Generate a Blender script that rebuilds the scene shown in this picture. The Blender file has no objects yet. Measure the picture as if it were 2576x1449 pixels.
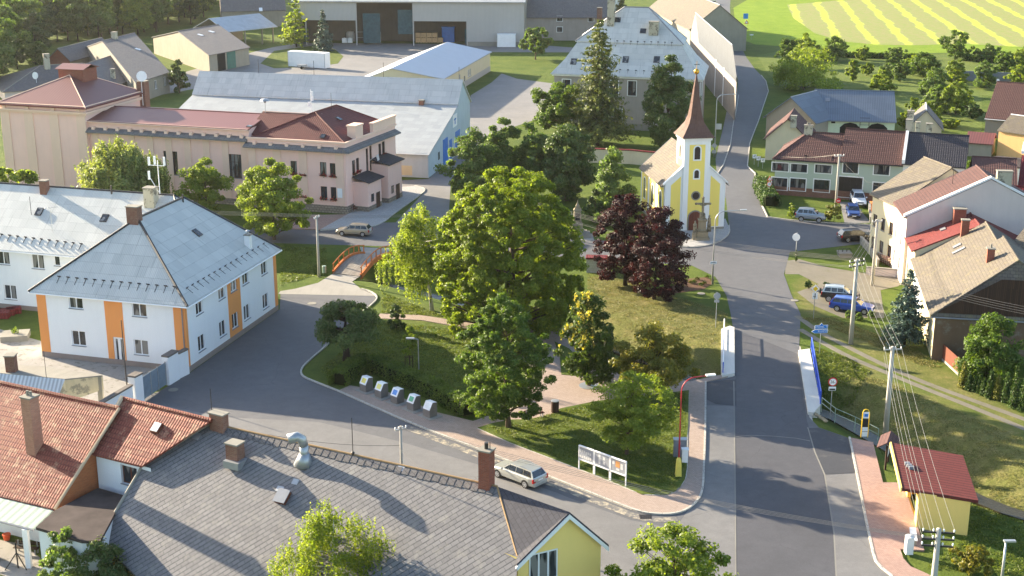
import bpy, math, random
import numpy as np
from mathutils import Vector, Matrix, Quaternion
from mathutils.geometry import tessellate_polygon
R = math.radians
sc = bpy.context.scene
# ---------------------------------------------------------------- camera, sky, sun, exposure
FPX, HR, CAMH = 3435.0, 1045.0, 45.0      # focal length in pixels of a 2576 px wide picture, rows from centre to horizon, camera height
PITCH = math.atan(HR / FPX)
CP, SP = math.cos(PITCH), math.sin(PITCH)
cam = bpy.data.cameras.new('camera')
cam.sensor_width = 36.0
cam.lens = FPX / 2576 * 36
cam.clip_start, cam.clip_end = 1.0, 9000.0
camo = bpy.data.objects.new('camera', cam)
sc.collection.objects.link(camo)
camo.location = (0, 0, CAMH)
camo.rotation_euler = (math.pi / 2 - PITCH, 0, 0)
sc.camera = camo
SUN_EL, SUN_AZ = R(17.5), math.atan2(-0.82, 0.57)   # azimuth measured from +Y towards +X
world = bpy.data.worlds.new('World')
sc.world = world
world.use_nodes = True
wn = world.node_tree
bg = wn.nodes['Background']
sky = wn.nodes.new('ShaderNodeTexSky')
sky.sky_type = 'NISHITA'
sky.sun_disc = False
sky.sun_elevation = SUN_EL
sky.sun_rotation = SUN_AZ
sky.air_density, sky.dust_density, sky.ozone_density = 1.0, 1.3, 1.3
wn.links.new(sky.outputs[0], bg.inputs[0])
bg.inputs[1].default_value = 0.098
sl = bpy.data.lights.new('sun', 'SUN')
sl.energy, sl.angle, sl.color = 5.0, R(0.5), (1.0, 0.85, 0.63)
so = bpy.data.objects.new('sun', sl)
sc.collection.objects.link(so)
sdir = Vector((math.sin(SUN_AZ) * math.cos(SUN_EL), math.cos(SUN_AZ) * math.cos(SUN_EL), math.sin(SUN_EL)))
so.rotation_euler = sdir.to_track_quat('Z', 'Y').to_euler()
so.location = (-100, 250, 120)
sc.view_settings.view_transform = 'Standard'
sc.view_settings.look = 'None'
sc.view_settings.exposure = 2.15
sc.view_settings.gamma = 1.0
sc.cycles.max_bounces = 6
sc.cycles.transparent_max_bounces = 4
sc.cycles.use_denoising = True

# ---------------------------------------------------------------- measuring helpers
def ray(px, py):
    k = (724.5 - py) / FPX
    return Vector(((px - 1288) / FPX, CP + k * SP, -SP + k * CP))
def gp(px, py, z=0.0):
    d = ray(px, py); t = (z - CAMH) / d.z
    return (d.x * t, d.y * t)
def g3(px, py, z=0.0):
    a = gp(px, py, z); return Vector((a[0], a[1], z))
def hz(g, py):
    k = (724.5 - py) / FPX
    return CAMH + g[1] * (k * CP - SP) / (CP + k * SP)
def poly(pts, z=0.0):
    return [gp(x, y, z) for x, y in pts]
ORG = {}
def org(o):
    return ORG.get(o.name, Vector((0, 0, 0))) if o else Vector((0, 0, 0))
def link(o):
    sc.collection.objects.link(o); return o
def tag(o, label=None, cat=None, group=None, kind=None):
    if label: o['label'] = label
    if cat: o['category'] = cat
    if group: o['group'] = group
    if kind: o['kind'] = kind
    return o
def empty(name, loc, label, cat, group=None, rz=0.0):
    o = link(bpy.data.objects.new(name, None))
    o.location = loc; o.rotation_euler = (0, 0, rz)
    o.empty_display_size = 0.3
    ORG[o.name] = Vector(loc)
    return tag(o, label, cat, group)
def children(o):
    return list(o.children)
def dup(o, parent=None, loc=None, rz=None, label=None, scale=None):
    c = o.copy(); link(c); c.parent = parent
    if loc is not None: c.location = loc
    if rz is not None: c.rotation_euler = (0, 0, rz)
    if scale is not None: c.scale = scale if hasattr(scale, '__len__') else (scale,) * 3
    if label: c['label'] = label
    for ch in children(o): dup(ch, c)
    return c

# ---------------------------------------------------------------- mesh collector
class MB:
    def __init__(s): s.v, s.f, s.m = [], [], []
    def add(s, vs, fs, mi=0):
        n = len(s.v); s.v += [tuple(p) for p in vs]
        for f in fs: s.f.append([i + n for i in f]); s.m.append(mi)
    def face(s, pts, mi=0): s.add(pts, [list(range(len(pts)))], mi)
    def obox(s, o, a, b, c, mi=0):
        o, a, b, c = map(Vector, (o, a, b, c))
        if a.cross(b).dot(c) < 0: a, b = b, a
        vs = [o, o + a, o + a + b, o + b, o + c, o + a + c, o + a + b + c, o + b + c]
        s.add(vs, [(3, 2, 1, 0), (4, 5, 6, 7), (0, 1, 5, 4), (1, 2, 6, 5), (2, 3, 7, 6), (3, 0, 4, 7)], mi)
    def box(s, x0, x1, y0, y1, z0, z1, mi=0):
        s.obox((x0, y0, z0), (x1 - x0, 0, 0), (0, y1 - y0, 0), (0, 0, z1 - z0), mi)
    def cbox(s, c, sz, rz=0.0, mi=0):
        ca, sa = math.cos(rz), math.sin(rz); c = Vector(c)
        a = Vector((ca, sa, 0)) * sz[0]; b = Vector((-sa, ca, 0)) * sz[1]; z = Vector((0, 0, sz[2]))
        s.obox(c - a / 2 - b / 2 - z / 2, a, b, z, mi)
    def prism(s, pl, z0, z1, mi=0, bottom=True):
        n = len(pl)
        ar = sum(pl[i][0] * pl[(i + 1) % n][1] - pl[(i + 1) % n][0] * pl[i][1] for i in range(n))
        if ar < 0: pl = pl[::-1]
        vs = [(x, y, z0) for x, y in pl] + [(x, y, z1) for x, y in pl]
        fs = [[i, (i + 1) % n, n + (i + 1) % n, n + i] for i in range(n)] + [[n + i for i in range(n)]]
        if bottom: fs.append([n - 1 - i for i in range(n)])
        s.add(vs, fs, mi)
    def tube(s, pts, r, n=8, mi=0, cap=True):
        pts = [Vector(p) for p in pts]
        rs = r if hasattr(r, '__len__') else [r] * len(pts)
        base = len(s.v); up = Vector((0.123, 0.077, 0.99)); X = None
        for i, p in enumerate(pts):
            d = (pts[min(i + 1, len(pts) - 1)] - pts[max(i - 1, 0)]).normalized()
            if X is None:
                X = d.cross(up)
                if X.length < 0.05: X = d.cross(Vector((1, 0, 0)))
            X = (X - d * X.dot(d)).normalized(); Y = d.cross(X)
            for k in range(n):
                a = 2 * math.pi * k / n
                s.v.append(tuple(p + (X * math.cos(a) + Y * math.sin(a)) * rs[i]))
        for i in range(len(pts) - 1):
            for k in range(n):
                a, b = base + i * n + k, base + i * n + (k + 1) % n
                s.f.append([a, b, b + n, a + n]); s.m.append(mi)
        if cap:
            s.f.append([base + k for k in range(n)][::-1]); s.m.append(mi)
            e = base + (len(pts) - 1) * n
            s.f.append([e + k for k in range(n)]); s.m.append(mi)
    def lathe(s, c, prof, n=12, mi=0, sq=False):
        c = Vector(c); base = len(s.v)
        for r, z in prof:
            for k in range(n):
                a = 2 * math.pi * (k + (0.5 if sq else 0)) / n
                s.v.append((c.x + r * math.cos(a), c.y + r * math.sin(a), c.z + z))
        for i in range(len(prof) - 1):
            for k in range(n):
                a, b = base + i * n + k, base + i * n + (k + 1) % n
                s.f.append([a, b, b + n, a + n]); s.m.append(mi)
        e = base + (len(prof) - 1) * n
        s.f.append([base + k for k in range(n)][::-1]); s.m.append(mi)
        s.f.append([e + k for k in range(n)]); s.m.append(mi)
    def rot(s, rz, loc=(0, 0, 0), start=0):
        ca, sa = math.cos(rz), math.sin(rz)
        for i in range(start, len(s.v)):
            x, y, z = s.v[i]; s.v[i] = (x * ca - y * sa + loc[0], x * sa + y * ca + loc[1], z + loc[2])
        return s
    def build(s, name, mat, parent=None, smooth=False, label=None, local=False, bevel=0.0):
        me = bpy.data.meshes.new(name)
        o3 = Vector((0, 0, 0)) if local else org(parent)
        me.from_pydata([(x - o3.x, y - o3.y, z - o3.z) for x, y, z in s.v], [], s.f)
        mats = mat if isinstance(mat, (list, tuple)) else [mat]
        for m_ in mats: me.materials.append(m_)
        if len(mats) > 1: me.polygons.foreach_set('material_index', s.m)
        autouv(me)
        if smooth:
            me.polygons.foreach_set('use_smooth', [True] * len(me.polygons))
        me.update()
        o = link(bpy.data.objects.new(name, me))
        o.parent = parent
        ORG[o.name] = o3
        if bevel:
            b = o.modifiers.new('bevel', 'BEVEL'); b.width = bevel; b.segments = 2; b.limit_method = 'ANGLE'
        if label: o['label'] = label
        return o
def autouv(me):
    uv = me.uv_layers.new(name='UVMap')
    nl = len(me.loops)
    if not nl: return
    li = np.empty(nl, np.int32); me.loops.foreach_get('vertex_index', li)
    co = np.empty(len(me.vertices) * 3); me.vertices.foreach_get('co', co); co = co.reshape(-1, 3)
    npoly = len(me.polygons)
    nm = np.empty(npoly * 3); me.polygons.foreach_get('normal', nm); nm = nm.reshape(-1, 3)
    lt = np.empty(npoly, np.int32); me.polygons.foreach_get('loop_total', lt)
    t = np.stack([-nm[:, 1], nm[:, 0], np.zeros(npoly)], 1)
    ln = np.linalg.norm(t, axis=1); flat = ln < 0.02
    t[~flat] /= ln[~flat][:, None]; t[flat] = (1, 0, 0)
    b = np.cross(nm, t); b[flat] = (0, 1, 0)
    tl, bl = np.repeat(t, lt, 0), np.repeat(b, lt, 0)
    P = co[li]
    out = np.stack([(P * tl).sum(1), (P * bl).sum(1)], 1)
    uv.data.foreach_set('uv', out.ravel())
def single(name, mb, mat, label, cat, group=None, loc=None, **kw):
    """a thing that is one mesh, its origin at its base"""
    if loc is None:
        a = np.array(mb.v); loc = ((a[:, 0].min() + a[:, 0].max()) / 2, (a[:, 1].min() + a[:, 1].max()) / 2, a[:, 2].min())
    mb.v = [(x - loc[0], y - loc[1], z - loc[2]) for x, y, z in mb.v]
    o = mb.build(name, mat, None, **kw); o.location = loc
    ORG[o.name] = Vector(loc)
    return tag(o, label, cat, group)
def struct(name, mb, mat, **kw):
    o = mb.build(name, mat, None, **kw); o['kind'] = 'structure'; return o

# ---------------------------------------------------------------- materials
class NB:
    def __init__(s, name):
        s.m = bpy.data.materials.new(name); s.m.use_nodes = True
        s.t = s.m.node_tree; s.b = s.t.nodes['Principled BSDF']; s.out = s.t.nodes['Material Output']
    def n(s, typ, **kw):
        x = s.t.nodes.new('ShaderNode' + typ)
        for k, v in kw.items(): setattr(x, k, v)
        return x
    def l(s, a, b): s.t.links.new(a, b)
    def coord(s, kind):
        if kind == 'pos': return s.n('NewGeometry').outputs['Position']
        return s.n('TexCoord').outputs[{'uv': 'UV', 'obj': 'Object'}[kind]]
    def mapping(s, vec, scale=(1, 1, 1), rz=0.0, loc=(0, 0, 0)):
        m = s.n('Mapping'); s.l(vec, m.inputs[0])
        m.inputs['Scale'].default_value = scale; m.inputs['Rotation'].default_value = (0, 0, rz); m.inputs['Location'].default_value = loc
        return m.outputs[0]
    def noise(s, vec, scale, detail=4, rough=0.6):
        x = s.n('TexNoise'); s.l(vec, x.inputs['Vector']); x.inputs['Scale'].default_value = scale
        x.inputs['Detail'].default_value = detail; x.inputs['Roughness'].default_value = rough
        return x.outputs['Fac']
    def ramp(s, fac, lo, hi, a=0.0, b=1.0):
        x = s.n('MapRange'); x.clamp = True; s.l(fac, x.inputs[0])
        x.inputs[1].default_value, x.inputs[2].default_value, x.inputs[3].default_value, x.inputs[4].default_value = lo, hi, a, b
        return x.outputs[0]
    def mix(s, fac, a, b, mode='MIX'):
        x = s.n('Mix'); x.data_type = 'RGBA'; x.blend_type = mode
        for i, v in ((0, fac), (6, a), (7, b)):
            if isinstance(v, (tuple, list)): x.inputs[i].default_value = tuple(v) + ((1,) if len(v) == 3 else ())
            elif isinstance(v, (int, float)): x.inputs[i].default_value = v
            else: s.l(v, x.inputs[i])
        return x.outputs[2]
    def math(s, op, a, b=0.0):
        x = s.n('Math'); x.operation = op
        for i, v in ((0, a), (1, b)):
            if isinstance(v, (int, float)): x.inputs[i].default_value = v
            else: s.l(v, x.inputs[i])
        return x.outputs[0]
    def sep(s, vec):
        x = s.n('SeparateXYZ'); s.l(vec, x.inputs[0]); return x.outputs
    def bump(s, h, strength=0.3, dist=0.05):
        x = s.n('Bump'); s.l(h, x.inputs['Height']); x.inputs['Strength'].default_value = strength; x.inputs['Distance'].default_value = dist
        s.l(x.outputs[0], s.b.inputs['Normal'])
    def fin(s, col, rough=0.8, spec=0.3, metal=0.0):
        if isinstance(col, tuple): s.b.inputs['Base Color'].default_value = tuple(col) + (1,)
        else: s.l(col, s.b.inputs['Base Color'])
        s.b.inputs['Roughness'].default_value = rough
        s.b.inputs['Specular IOR Level'].default_value = spec
        s.b.inputs['Metallic'].default_value = metal
        return s.m
def C(r, g, b):       # an sRGB byte colour as linear
    return tuple(((c / 255) / 12.92 if c / 255 < 0.04045 else ((c / 255 + 0.055) / 1.055) ** 2.4) for c in (r, g, b))
def sc_(c, k): return tuple(min(1.0, x * k) for x in c)
def plain(name, c, rough=0.6, spec=0.4, metal=0.0, var=0.12, scale=1.5):
    b = NB(name); f = b.noise(b.coord('pos'), scale)
    col = b.mix(b.ramp(f, 0.3, 0.7), sc_(c, 1 - var), sc_(c, 1 + var))
    return b.fin(col, rough, spec, metal)
def plaster(name, c, dirt=0.22, dcol=None, spots=0.0, scol=None):
    b = NB(name); P = b.coord('pos'); uv = b.coord('uv')
    big = b.noise(P, 0.35, 5); st = b.noise(b.mapping(uv, (1.6, 0.22, 1)), 1.0, 6, 0.65); fine = b.noise(P, 9, 3)
    dcol = dcol or sc_(c, 0.55)
    col = b.mix(b.ramp(st, 0.45, 0.8, 0, dirt), c, dcol)
    col = b.mix(b.ramp(big, 0.4, 0.7, 0, dirt * 0.7), col, dcol)
    col = b.mix(b.ramp(fine, 0.3, 0.7, 0, 0.08), col, sc_(c, 1.12))
    if spots:
        sp_ = b.noise(P, 1.1, 8, 0.7); col = b.mix(b.ramp(sp_, 0.56 - spots * 0.1, 0.62 - spots * 0.08), col, scol or (0.2, 0.16, 0.12))
    b.bump(fine, 0.25, 0.02)
    return b.fin(col, 0.9, 0.15)
def tiles(name, c, c2, cd, w=0.3, h=0.35, gap=0.03, rot=0.0, var=1.0, rib=0.0, moss=None, mossk=0.5, rough=0.75, spec=0.25, bumpk=0.6, rl=0.0):
    """tile or slate courses laid out in the face's own metres"""
    b = NB(name); uv = b.coord('uv'); P = b.coord('pos')
    m = b.mapping(uv, (1, 1, 1), rot)
    br = b.n('TexBrick'); b.l(m, br.inputs['Vector'])
    br.inputs['Scale'].default_value = 1.0; br.inputs['Brick Width'].default_value = w; br.inputs['Row Height'].default_value = h
    br.inputs['Mortar Size'].default_value = gap; br.inputs['Mortar Smooth'].default_value = 0.25; br.inputs['Bias'].default_value = 0.0
    br.inputs['Color1'].default_value = c + (1,); br.inputs['Color2'].default_value = c2 + (1,); br.inputs['Mortar'].default_value = cd + (1,)
    col = br.outputs['Color']; hgt = b.math('SUBTRACT', 1.0, br.outputs['Fac'])
    sx = b.sep(m)
    row = b.math('FRACT', b.math('DIVIDE', sx[1], h))
    hgt = b.math('ADD', b.math('MULTIPLY', hgt, 0.5), b.math('MULTIPLY', b.math('SUBTRACT', 1.0, row), 0.6))
    if rib:
        rb = b.math('SINE', b.math('MULTIPLY', sx[0], 2 * math.pi / rib))
        hgt = b.math('ADD', hgt, b.math('MULTIPLY', rb, 0.5))
        col = b.mix(b.ramp(rb, -1, 1, 0.0, 0.5), col, cd)
    if rl: col = b.mix(b.ramp(row, 0.1, 0.24, rl, 0), col, cd)
    n1 = b.noise(P, 0.6, 6, 0.65); n2 = b.noise(P, 5.0, 4)
    col = b.mix(b.ramp(n1, 0.35, 0.7, 0, 0.45 * var), col, sc_(c, 0.62))
    col = b.mix(b.ramp(n2, 0.35, 0.75, 0, 0.35 * var), col, sc_(c2, 1.3))
    if moss:
        n3 = b.noise(P, 1.3, 8, 0.75); col = b.mix(b.ramp(n3, 0.52, 0.7, 0, mossk), col, moss)
    b.bump(hgt, bumpk, 0.04)
    return b.fin(col, rough, spec)
def sheetroof(name, c, cd, rib=0.177, ribk=0.25, course=1.1, streak=0.35, scol=(0.03, 0.03, 0.035), rough=0.6, spec=0.4, metal=0.0, var=0.15):
    """corrugated sheet: ribs up the slope, sheet laps across it, rain streaks"""
    b = NB(name); uv = b.coord('uv'); P = b.coord('pos'); s = b.sep(uv)
    rb = b.math('SINE', b.math('MULTIPLY', s[0], 2 * math.pi / rib))
    col = b.mix(b.ramp(rb, -1, 1, 0, ribk), c, cd)
    n1 = b.noise(P, 0.5, 5); col = b.mix(b.ramp(n1, 0.3, 0.7, 0, var), col, sc_(c, 0.6))
    hgt = b.math('MULTIPLY', rb, 0.5)
    if course:
        wob = b.math('MULTIPLY', b.noise(P, 2.0, 2), 0.06)
        fr = b.math('FRACT', b.math('DIVIDE', b.math('ADD', s[1], wob), course))
        lap = b.ramp(fr, 0.0, 0.05, 1, 0)
        n0 = b.noise(b.mapping(uv, (0.9, 0.9, 1)), 1.0, 3)
        col = b.mix(b.math('MULTIPLY', lap, b.ramp(n0, 0.25, 0.6, 0.15, 0.75)), col, cd)
        # each sheet a slightly different tone
        br = b.n('TexBrick'); b.l(uv, br.inputs['Vector']); br.inputs['Scale'].default_value = 1.0
        br.inputs['Brick Width'].default_value = course * 1.0; br.inputs['Row Height'].default_value = course; br.inputs['Mortar Size'].default_value = 0.0
        br.inputs['Color1'].default_value = (1, 1, 1, 1); br.inputs['Color2'].default_value = (0.84, 0.85, 0.86, 1)
        col = b.mix(1.0, col, br.outputs['Color'], 'MULTIPLY')
        hgt = b.math('ADD', hgt, fr)
    if streak:
        st = b.noise(b.mapping(uv, (4.0, 0.16, 1)), 1.0, 6, 0.7)
        col = b.mix(b.ramp(st, 0.56, 0.74, 0, streak), col, scol)
    b.bump(hgt, 0.35, 0.03)
    return b.fin(col, rough, spec, metal)
def bricks(name, c, c2, mort, w=0.29, h=0.08, rot=0.0, gap=0.012, rough=0.85, var=0.5):
    b = NB(name); uv = b.coord('uv'); P = b.coord('pos'); m = b.mapping(uv, (1, 1, 1), rot)
    br = b.n('TexBrick'); b.l(m, br.inputs['Vector']); br.inputs['Scale'].default_value = 1.0
    br.inputs['Brick Width'].default_value = w; br.inputs['Row Height'].default_value = h; br.inputs['Mortar Size'].default_value = gap
    br.inputs['Color1'].default_value = c + (1,); br.inputs['Color2'].default_value = c2 + (1,); br.inputs['Mortar'].default_value = mort + (1,)
    n1 = b.noise(P, 0.7, 6); n2 = b.noise(P, 4.0, 4)
    col = b.mix(b.ramp(n1, 0.35, 0.7, 0, var), br.outputs['Color'], sc_(c, 0.6))
    col = b.mix(b.ramp(n2, 0.4, 0.7, 0, var * 0.6), col, sc_(c2, 1.3))
    b.bump(b.math('SUBTRACT', 1.0, br.outputs['Fac']), 0.4, 0.02)
    return b.fin(col, rough, 0.2)
def asphalt(name, c, patch=0.35, cracks=True, dust=None):
    b = NB(name); P = b.coord('pos')
    n1 = b.noise(P, 0.16, 6, 0.62); n2 = b.noise(P, 0.9, 8, 0.75); n3 = b.noise(P, 14, 3)
    col = b.mix(b.ramp(n1, 0.35, 0.68, 0, patch), c, sc_(c, 1.55))
    col = b.mix(b.ramp(n2, 0.38, 0.68, 0, 0.5), col, sc_(c, 0.68))
    col = b.mix(b.ramp(n3, 0.5, 0.8, 0, 0.35), col, sc_(c, 1.8))
    if dust:
        nd = b.noise(P, 0.45, 7, 0.75); col = b.mix(b.ramp(nd, 0.54, 0.72, 0, 0.55), col, dust)
    if cracks:
        vo = b.n('TexVoronoi'); vo.feature = 'DISTANCE_TO_EDGE'
        wv = b.n('VectorMath'); wv.operation = 'ADD'
        b.l(P, wv.inputs[0]); nz = b.n('TexNoise'); b.l(P, nz.inputs['Vector']); nz.inputs['Scale'].default_value = 0.7; b.l(nz.outputs['Color'], wv.inputs[1])
        b.l(wv.outputs[0], vo.inputs['Vector']); vo.inputs['Scale'].default_value = 0.16
        col = b.mix(b.math('MULTIPLY', b.ramp(vo.outputs['Distance'], 0.0, 0.006, 1, 0), b.ramp(n1, 0.45, 0.6, 0, 0.6)), col, sc_(c, 0.45))
    b.bump(n3, 0.25, 0.02)
    return b.fin(col, 0.75, 0.35)
def wood(name, c, c2, w=0.14, rough=0.75):
    b = NB(name); uv = b.coord('uv'); s = b.sep(uv)
    br = b.n('TexBrick'); b.l(b.mapping(uv, (1, 1, 1), R(90)), br.inputs['Vector']); br.inputs['Scale'].default_value = 1
    br.inputs['Brick Width'].default_value = 3.0; br.inputs['Row Height'].default_value = w; br.inputs['Mortar Size'].default_value = 0.012
    br.inputs['Color1'].default_value = c + (1,); br.inputs['Color2'].default_value = c2 + (1,); br.inputs['Mortar'].default_value = sc_(c, 0.3) + (1,)
    g = b.noise(b.mapping(uv, (18, 0.8, 1)), 1.0, 5)
    col = b.mix(b.ramp(g, 0.35, 0.7, 0, 0.5), br.outputs['Color'], sc_(c, 0.5))
    return b.fin(col, rough, 0.25)
def glassm(name, c=(0.015, 0.018, 0.022), rough=0.06, spec=0.6, cur=0.0):
    b = NB(name); n = b.noise(b.coord('pos'), 0.9, 2); n2 = b.noise(b.mapping(b.coord('pos'), (1.1, 1.1, 0.25)), 1.0, 1)
    col = b.mix(b.ramp(n, 0.35, 0.65), c, sc_(c, 2.6)); col = b.mix(b.ramp(n2, 0.54, 0.57, 0, cur), col, (0.3, 0.29, 0.27))
    return b.fin(col, rough, spec)

LEAVES = {}
def leafmat(name, c_dark, c_mid, c_light, trans=0.42, tcol=None, gloss=0.25, rough=0.5):
    if name in LEAVES: return LEAVES[name]
    b = NB(name); at = b.n('Attribute'); at.attribute_name = 'tone'
    cr = b.n('ValToRGB'); b.l(at.outputs['Fac'], cr.inputs[0]); e = cr.color_ramp.elements
    e[0].color = c_dark + (1,); e[0].position = 0.05; e[1].color = c_light + (1,); e[1].position = 0.97
    x = e.new(0.5); x.color = c_mid + (1,)
    oi = b.n('ObjectInfo')
    col = b.mix(b.ramp(oi.outputs['Random'], 0, 1, 0, 0.3), cr.outputs[0], sc_(c_mid, 0.6))
    b.fin(col, rough, gloss)
    tr = b.n('BsdfTranslucent'); b.l(b.mix(1.0, col, tcol or (1.5, 1.45, 0.5), 'MULTIPLY'), tr.inputs[0])
    ms = b.n('MixShader'); ms.inputs[0].default_value = trans
    b.l(b.b.outputs[0], ms.inputs[1]); b.l(tr.outputs[0], ms.inputs[2]); b.l(ms.outputs[0], b.out.inputs[0])
    LEAVES[name] = b.m
    return b.m

M = {}
M['glass'] = glassm('window_glass', cur=0.6)
M['glass_blue'] = glassm('car_glass', (0.01, 0.014, 0.02), 0.03, 0.8)
M['white_frame'] = plain('white_window_frame', (0.78, 0.79, 0.8), 0.4, 0.4, var=0.04)
M['brown_frame'] = plain('brown_window_frame', C(62, 34, 26), 0.5, 0.3)
M['dark_frame'] = plain('dark_window_frame', C(40, 34, 32), 0.5, 0.3)
M['white_trim'] = plaster('white_trim', (0.78, 0.78, 0.76), 0.12)
M['sill'] = plain('metal_sill', C(120, 124, 132), 0.5, 0.4)
M['gutter'] = plain('gutter_metal', C(140, 140, 142), 0.45, 0.5, 0.4)
M['dark_metal'] = plain('dark_metal', C(45, 42, 42), 0.5, 0.4)
M['black'] = plain('black_rubber', (0.012, 0.012, 0.013), 0.7, 0.3)
M['galv'] = plain('galvanised_steel', C(165, 168, 170), 0.42, 0.5, 0.6)
M['white_paint'] = plain('white_paint', (0.8, 0.8, 0.79), 0.45, 0.4, var=0.04)
M['concrete'] = plaster('concrete', C(170, 166, 156), 0.35)
M['old_concrete'] = plaster('old_concrete', C(140, 136, 126), 0.45)
M['brick_red'] = bricks('red_brick', C(150, 82, 62), C(124, 62, 48), C(120, 106, 96))
M['brick_old'] = bricks('old_brick', C(138, 96, 78), C(112, 66, 52), C(140, 130, 118), var=0.7)
M['chim_plaster'] = plaster('chimney_plaster', C(176, 170, 150), 0.4, spots=0.4, scol=C(110, 104, 92))
M['bark'] = plaster('bark', C(92, 78, 64), 0.6)
M['bark_dark'] = plaster('bark_dark', C(58, 48, 42), 0.6)
M['geranium'] = None
# ---------------------------------------------------------------- building kit
class Fac:
    """a vertical facade from A to B (plan points); n looks outwards when A is left of B seen from outside"""
    def __init__(s, A, B):
        s.A, s.B = Vector((A[0], A[1])), Vector((B[0], B[1]))
        s.len = (s.B - s.A).length; s.t = (s.B - s.A) / s.len; s.n = Vector((s.t.y, -s.t.x))
    def pt(s, u, z, o=0.0):
        p = s.A + s.t * u + s.n * o; return Vector((p.x, p.y, z))
    def pix(s, px, py):
        d = ray(px, py); den = d.x * s.n.x + d.y * s.n.y
        t = s.A.dot(s.n) / den
        p = Vector((d.x * t, d.y * t)); return ((p - s.A).dot(s.t), CAMH + d.z * t)
    def box(s, mb, u0, u1, z0, z1, o0, o1, mi=0):
        a = s.pt(u0, z0, o0)
        mb.obox(a, s.pt(u1, z0, o0) - a, s.pt(u0, z0, o1) - a, Vector((0, 0, z1 - z0)), mi)
    def wall(s, mb, z0, z1, holes=(), mi=0, depth=0.16, u0=0.0, u1=None):
        u1 = s.len if u1 is None else u1
        us = sorted({u0, u1} | {h[i] for h in holes for i in (0, 1)}); zs = sorted({z0, z1} | {h[i] for h in holes for i in (2, 3)})
        us = [u for u in us if u0 <= u <= u1]; zs = [z for z in zs if z0 <= z <= z1]
        for i in range(len(us) - 1):
            for j in range(len(zs) - 1):
                cu, cz = (us[i] + us[i + 1]) / 2, (zs[j] + zs[j + 1]) / 2
                if any(h[0] < cu < h[1] and h[2] < cz < h[3] for h in holes): continue
                mb.face([s.pt(us[i], zs[j]), s.pt(us[i + 1], zs[j]), s.pt(us[i + 1], zs[j + 1]), s.pt(us[i], zs[j + 1])], mi)
        for a, b, c, d in holes:
            p = [(a, c), (b, c), (b, d), (a, d)]
            for i in range(4):
                (ua, za), (ub, zb) = p[i], p[(i + 1) % 4]
                mb.face([s.pt(ua, za), s.pt(ua, za, -depth), s.pt(ub, zb, -depth), s.pt(ub, zb)], mi)
def solid(mb, faces, th):
    """give roof faces a thickness th downwards"""
    dn = Vector((0, 0, -th)); edges = {}
    key = lambda p: (round(p[0], 3), round(p[1], 3), round(p[2], 3))
    for f in faces:
        f = [Vector(p) for p in f]
        nz = sum((f[i] - f[0]).cross(f[i + 1] - f[0]).z for i in range(1, len(f) - 1))
        if nz < 0: f = f[::-1]
        mb.face(f); mb.face([p + dn for p in f][::-1])
        for i in range(len(f)):
            a, b = f[i], f[(i + 1) % len(f)]; edges.setdefault(frozenset((key(a), key(b))), []).append((a, b))
    for e in edges.values():
        if len(e) == 1:
            a, b = e[0]; mb.face([a, a + dn, b + dn, b])
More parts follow.
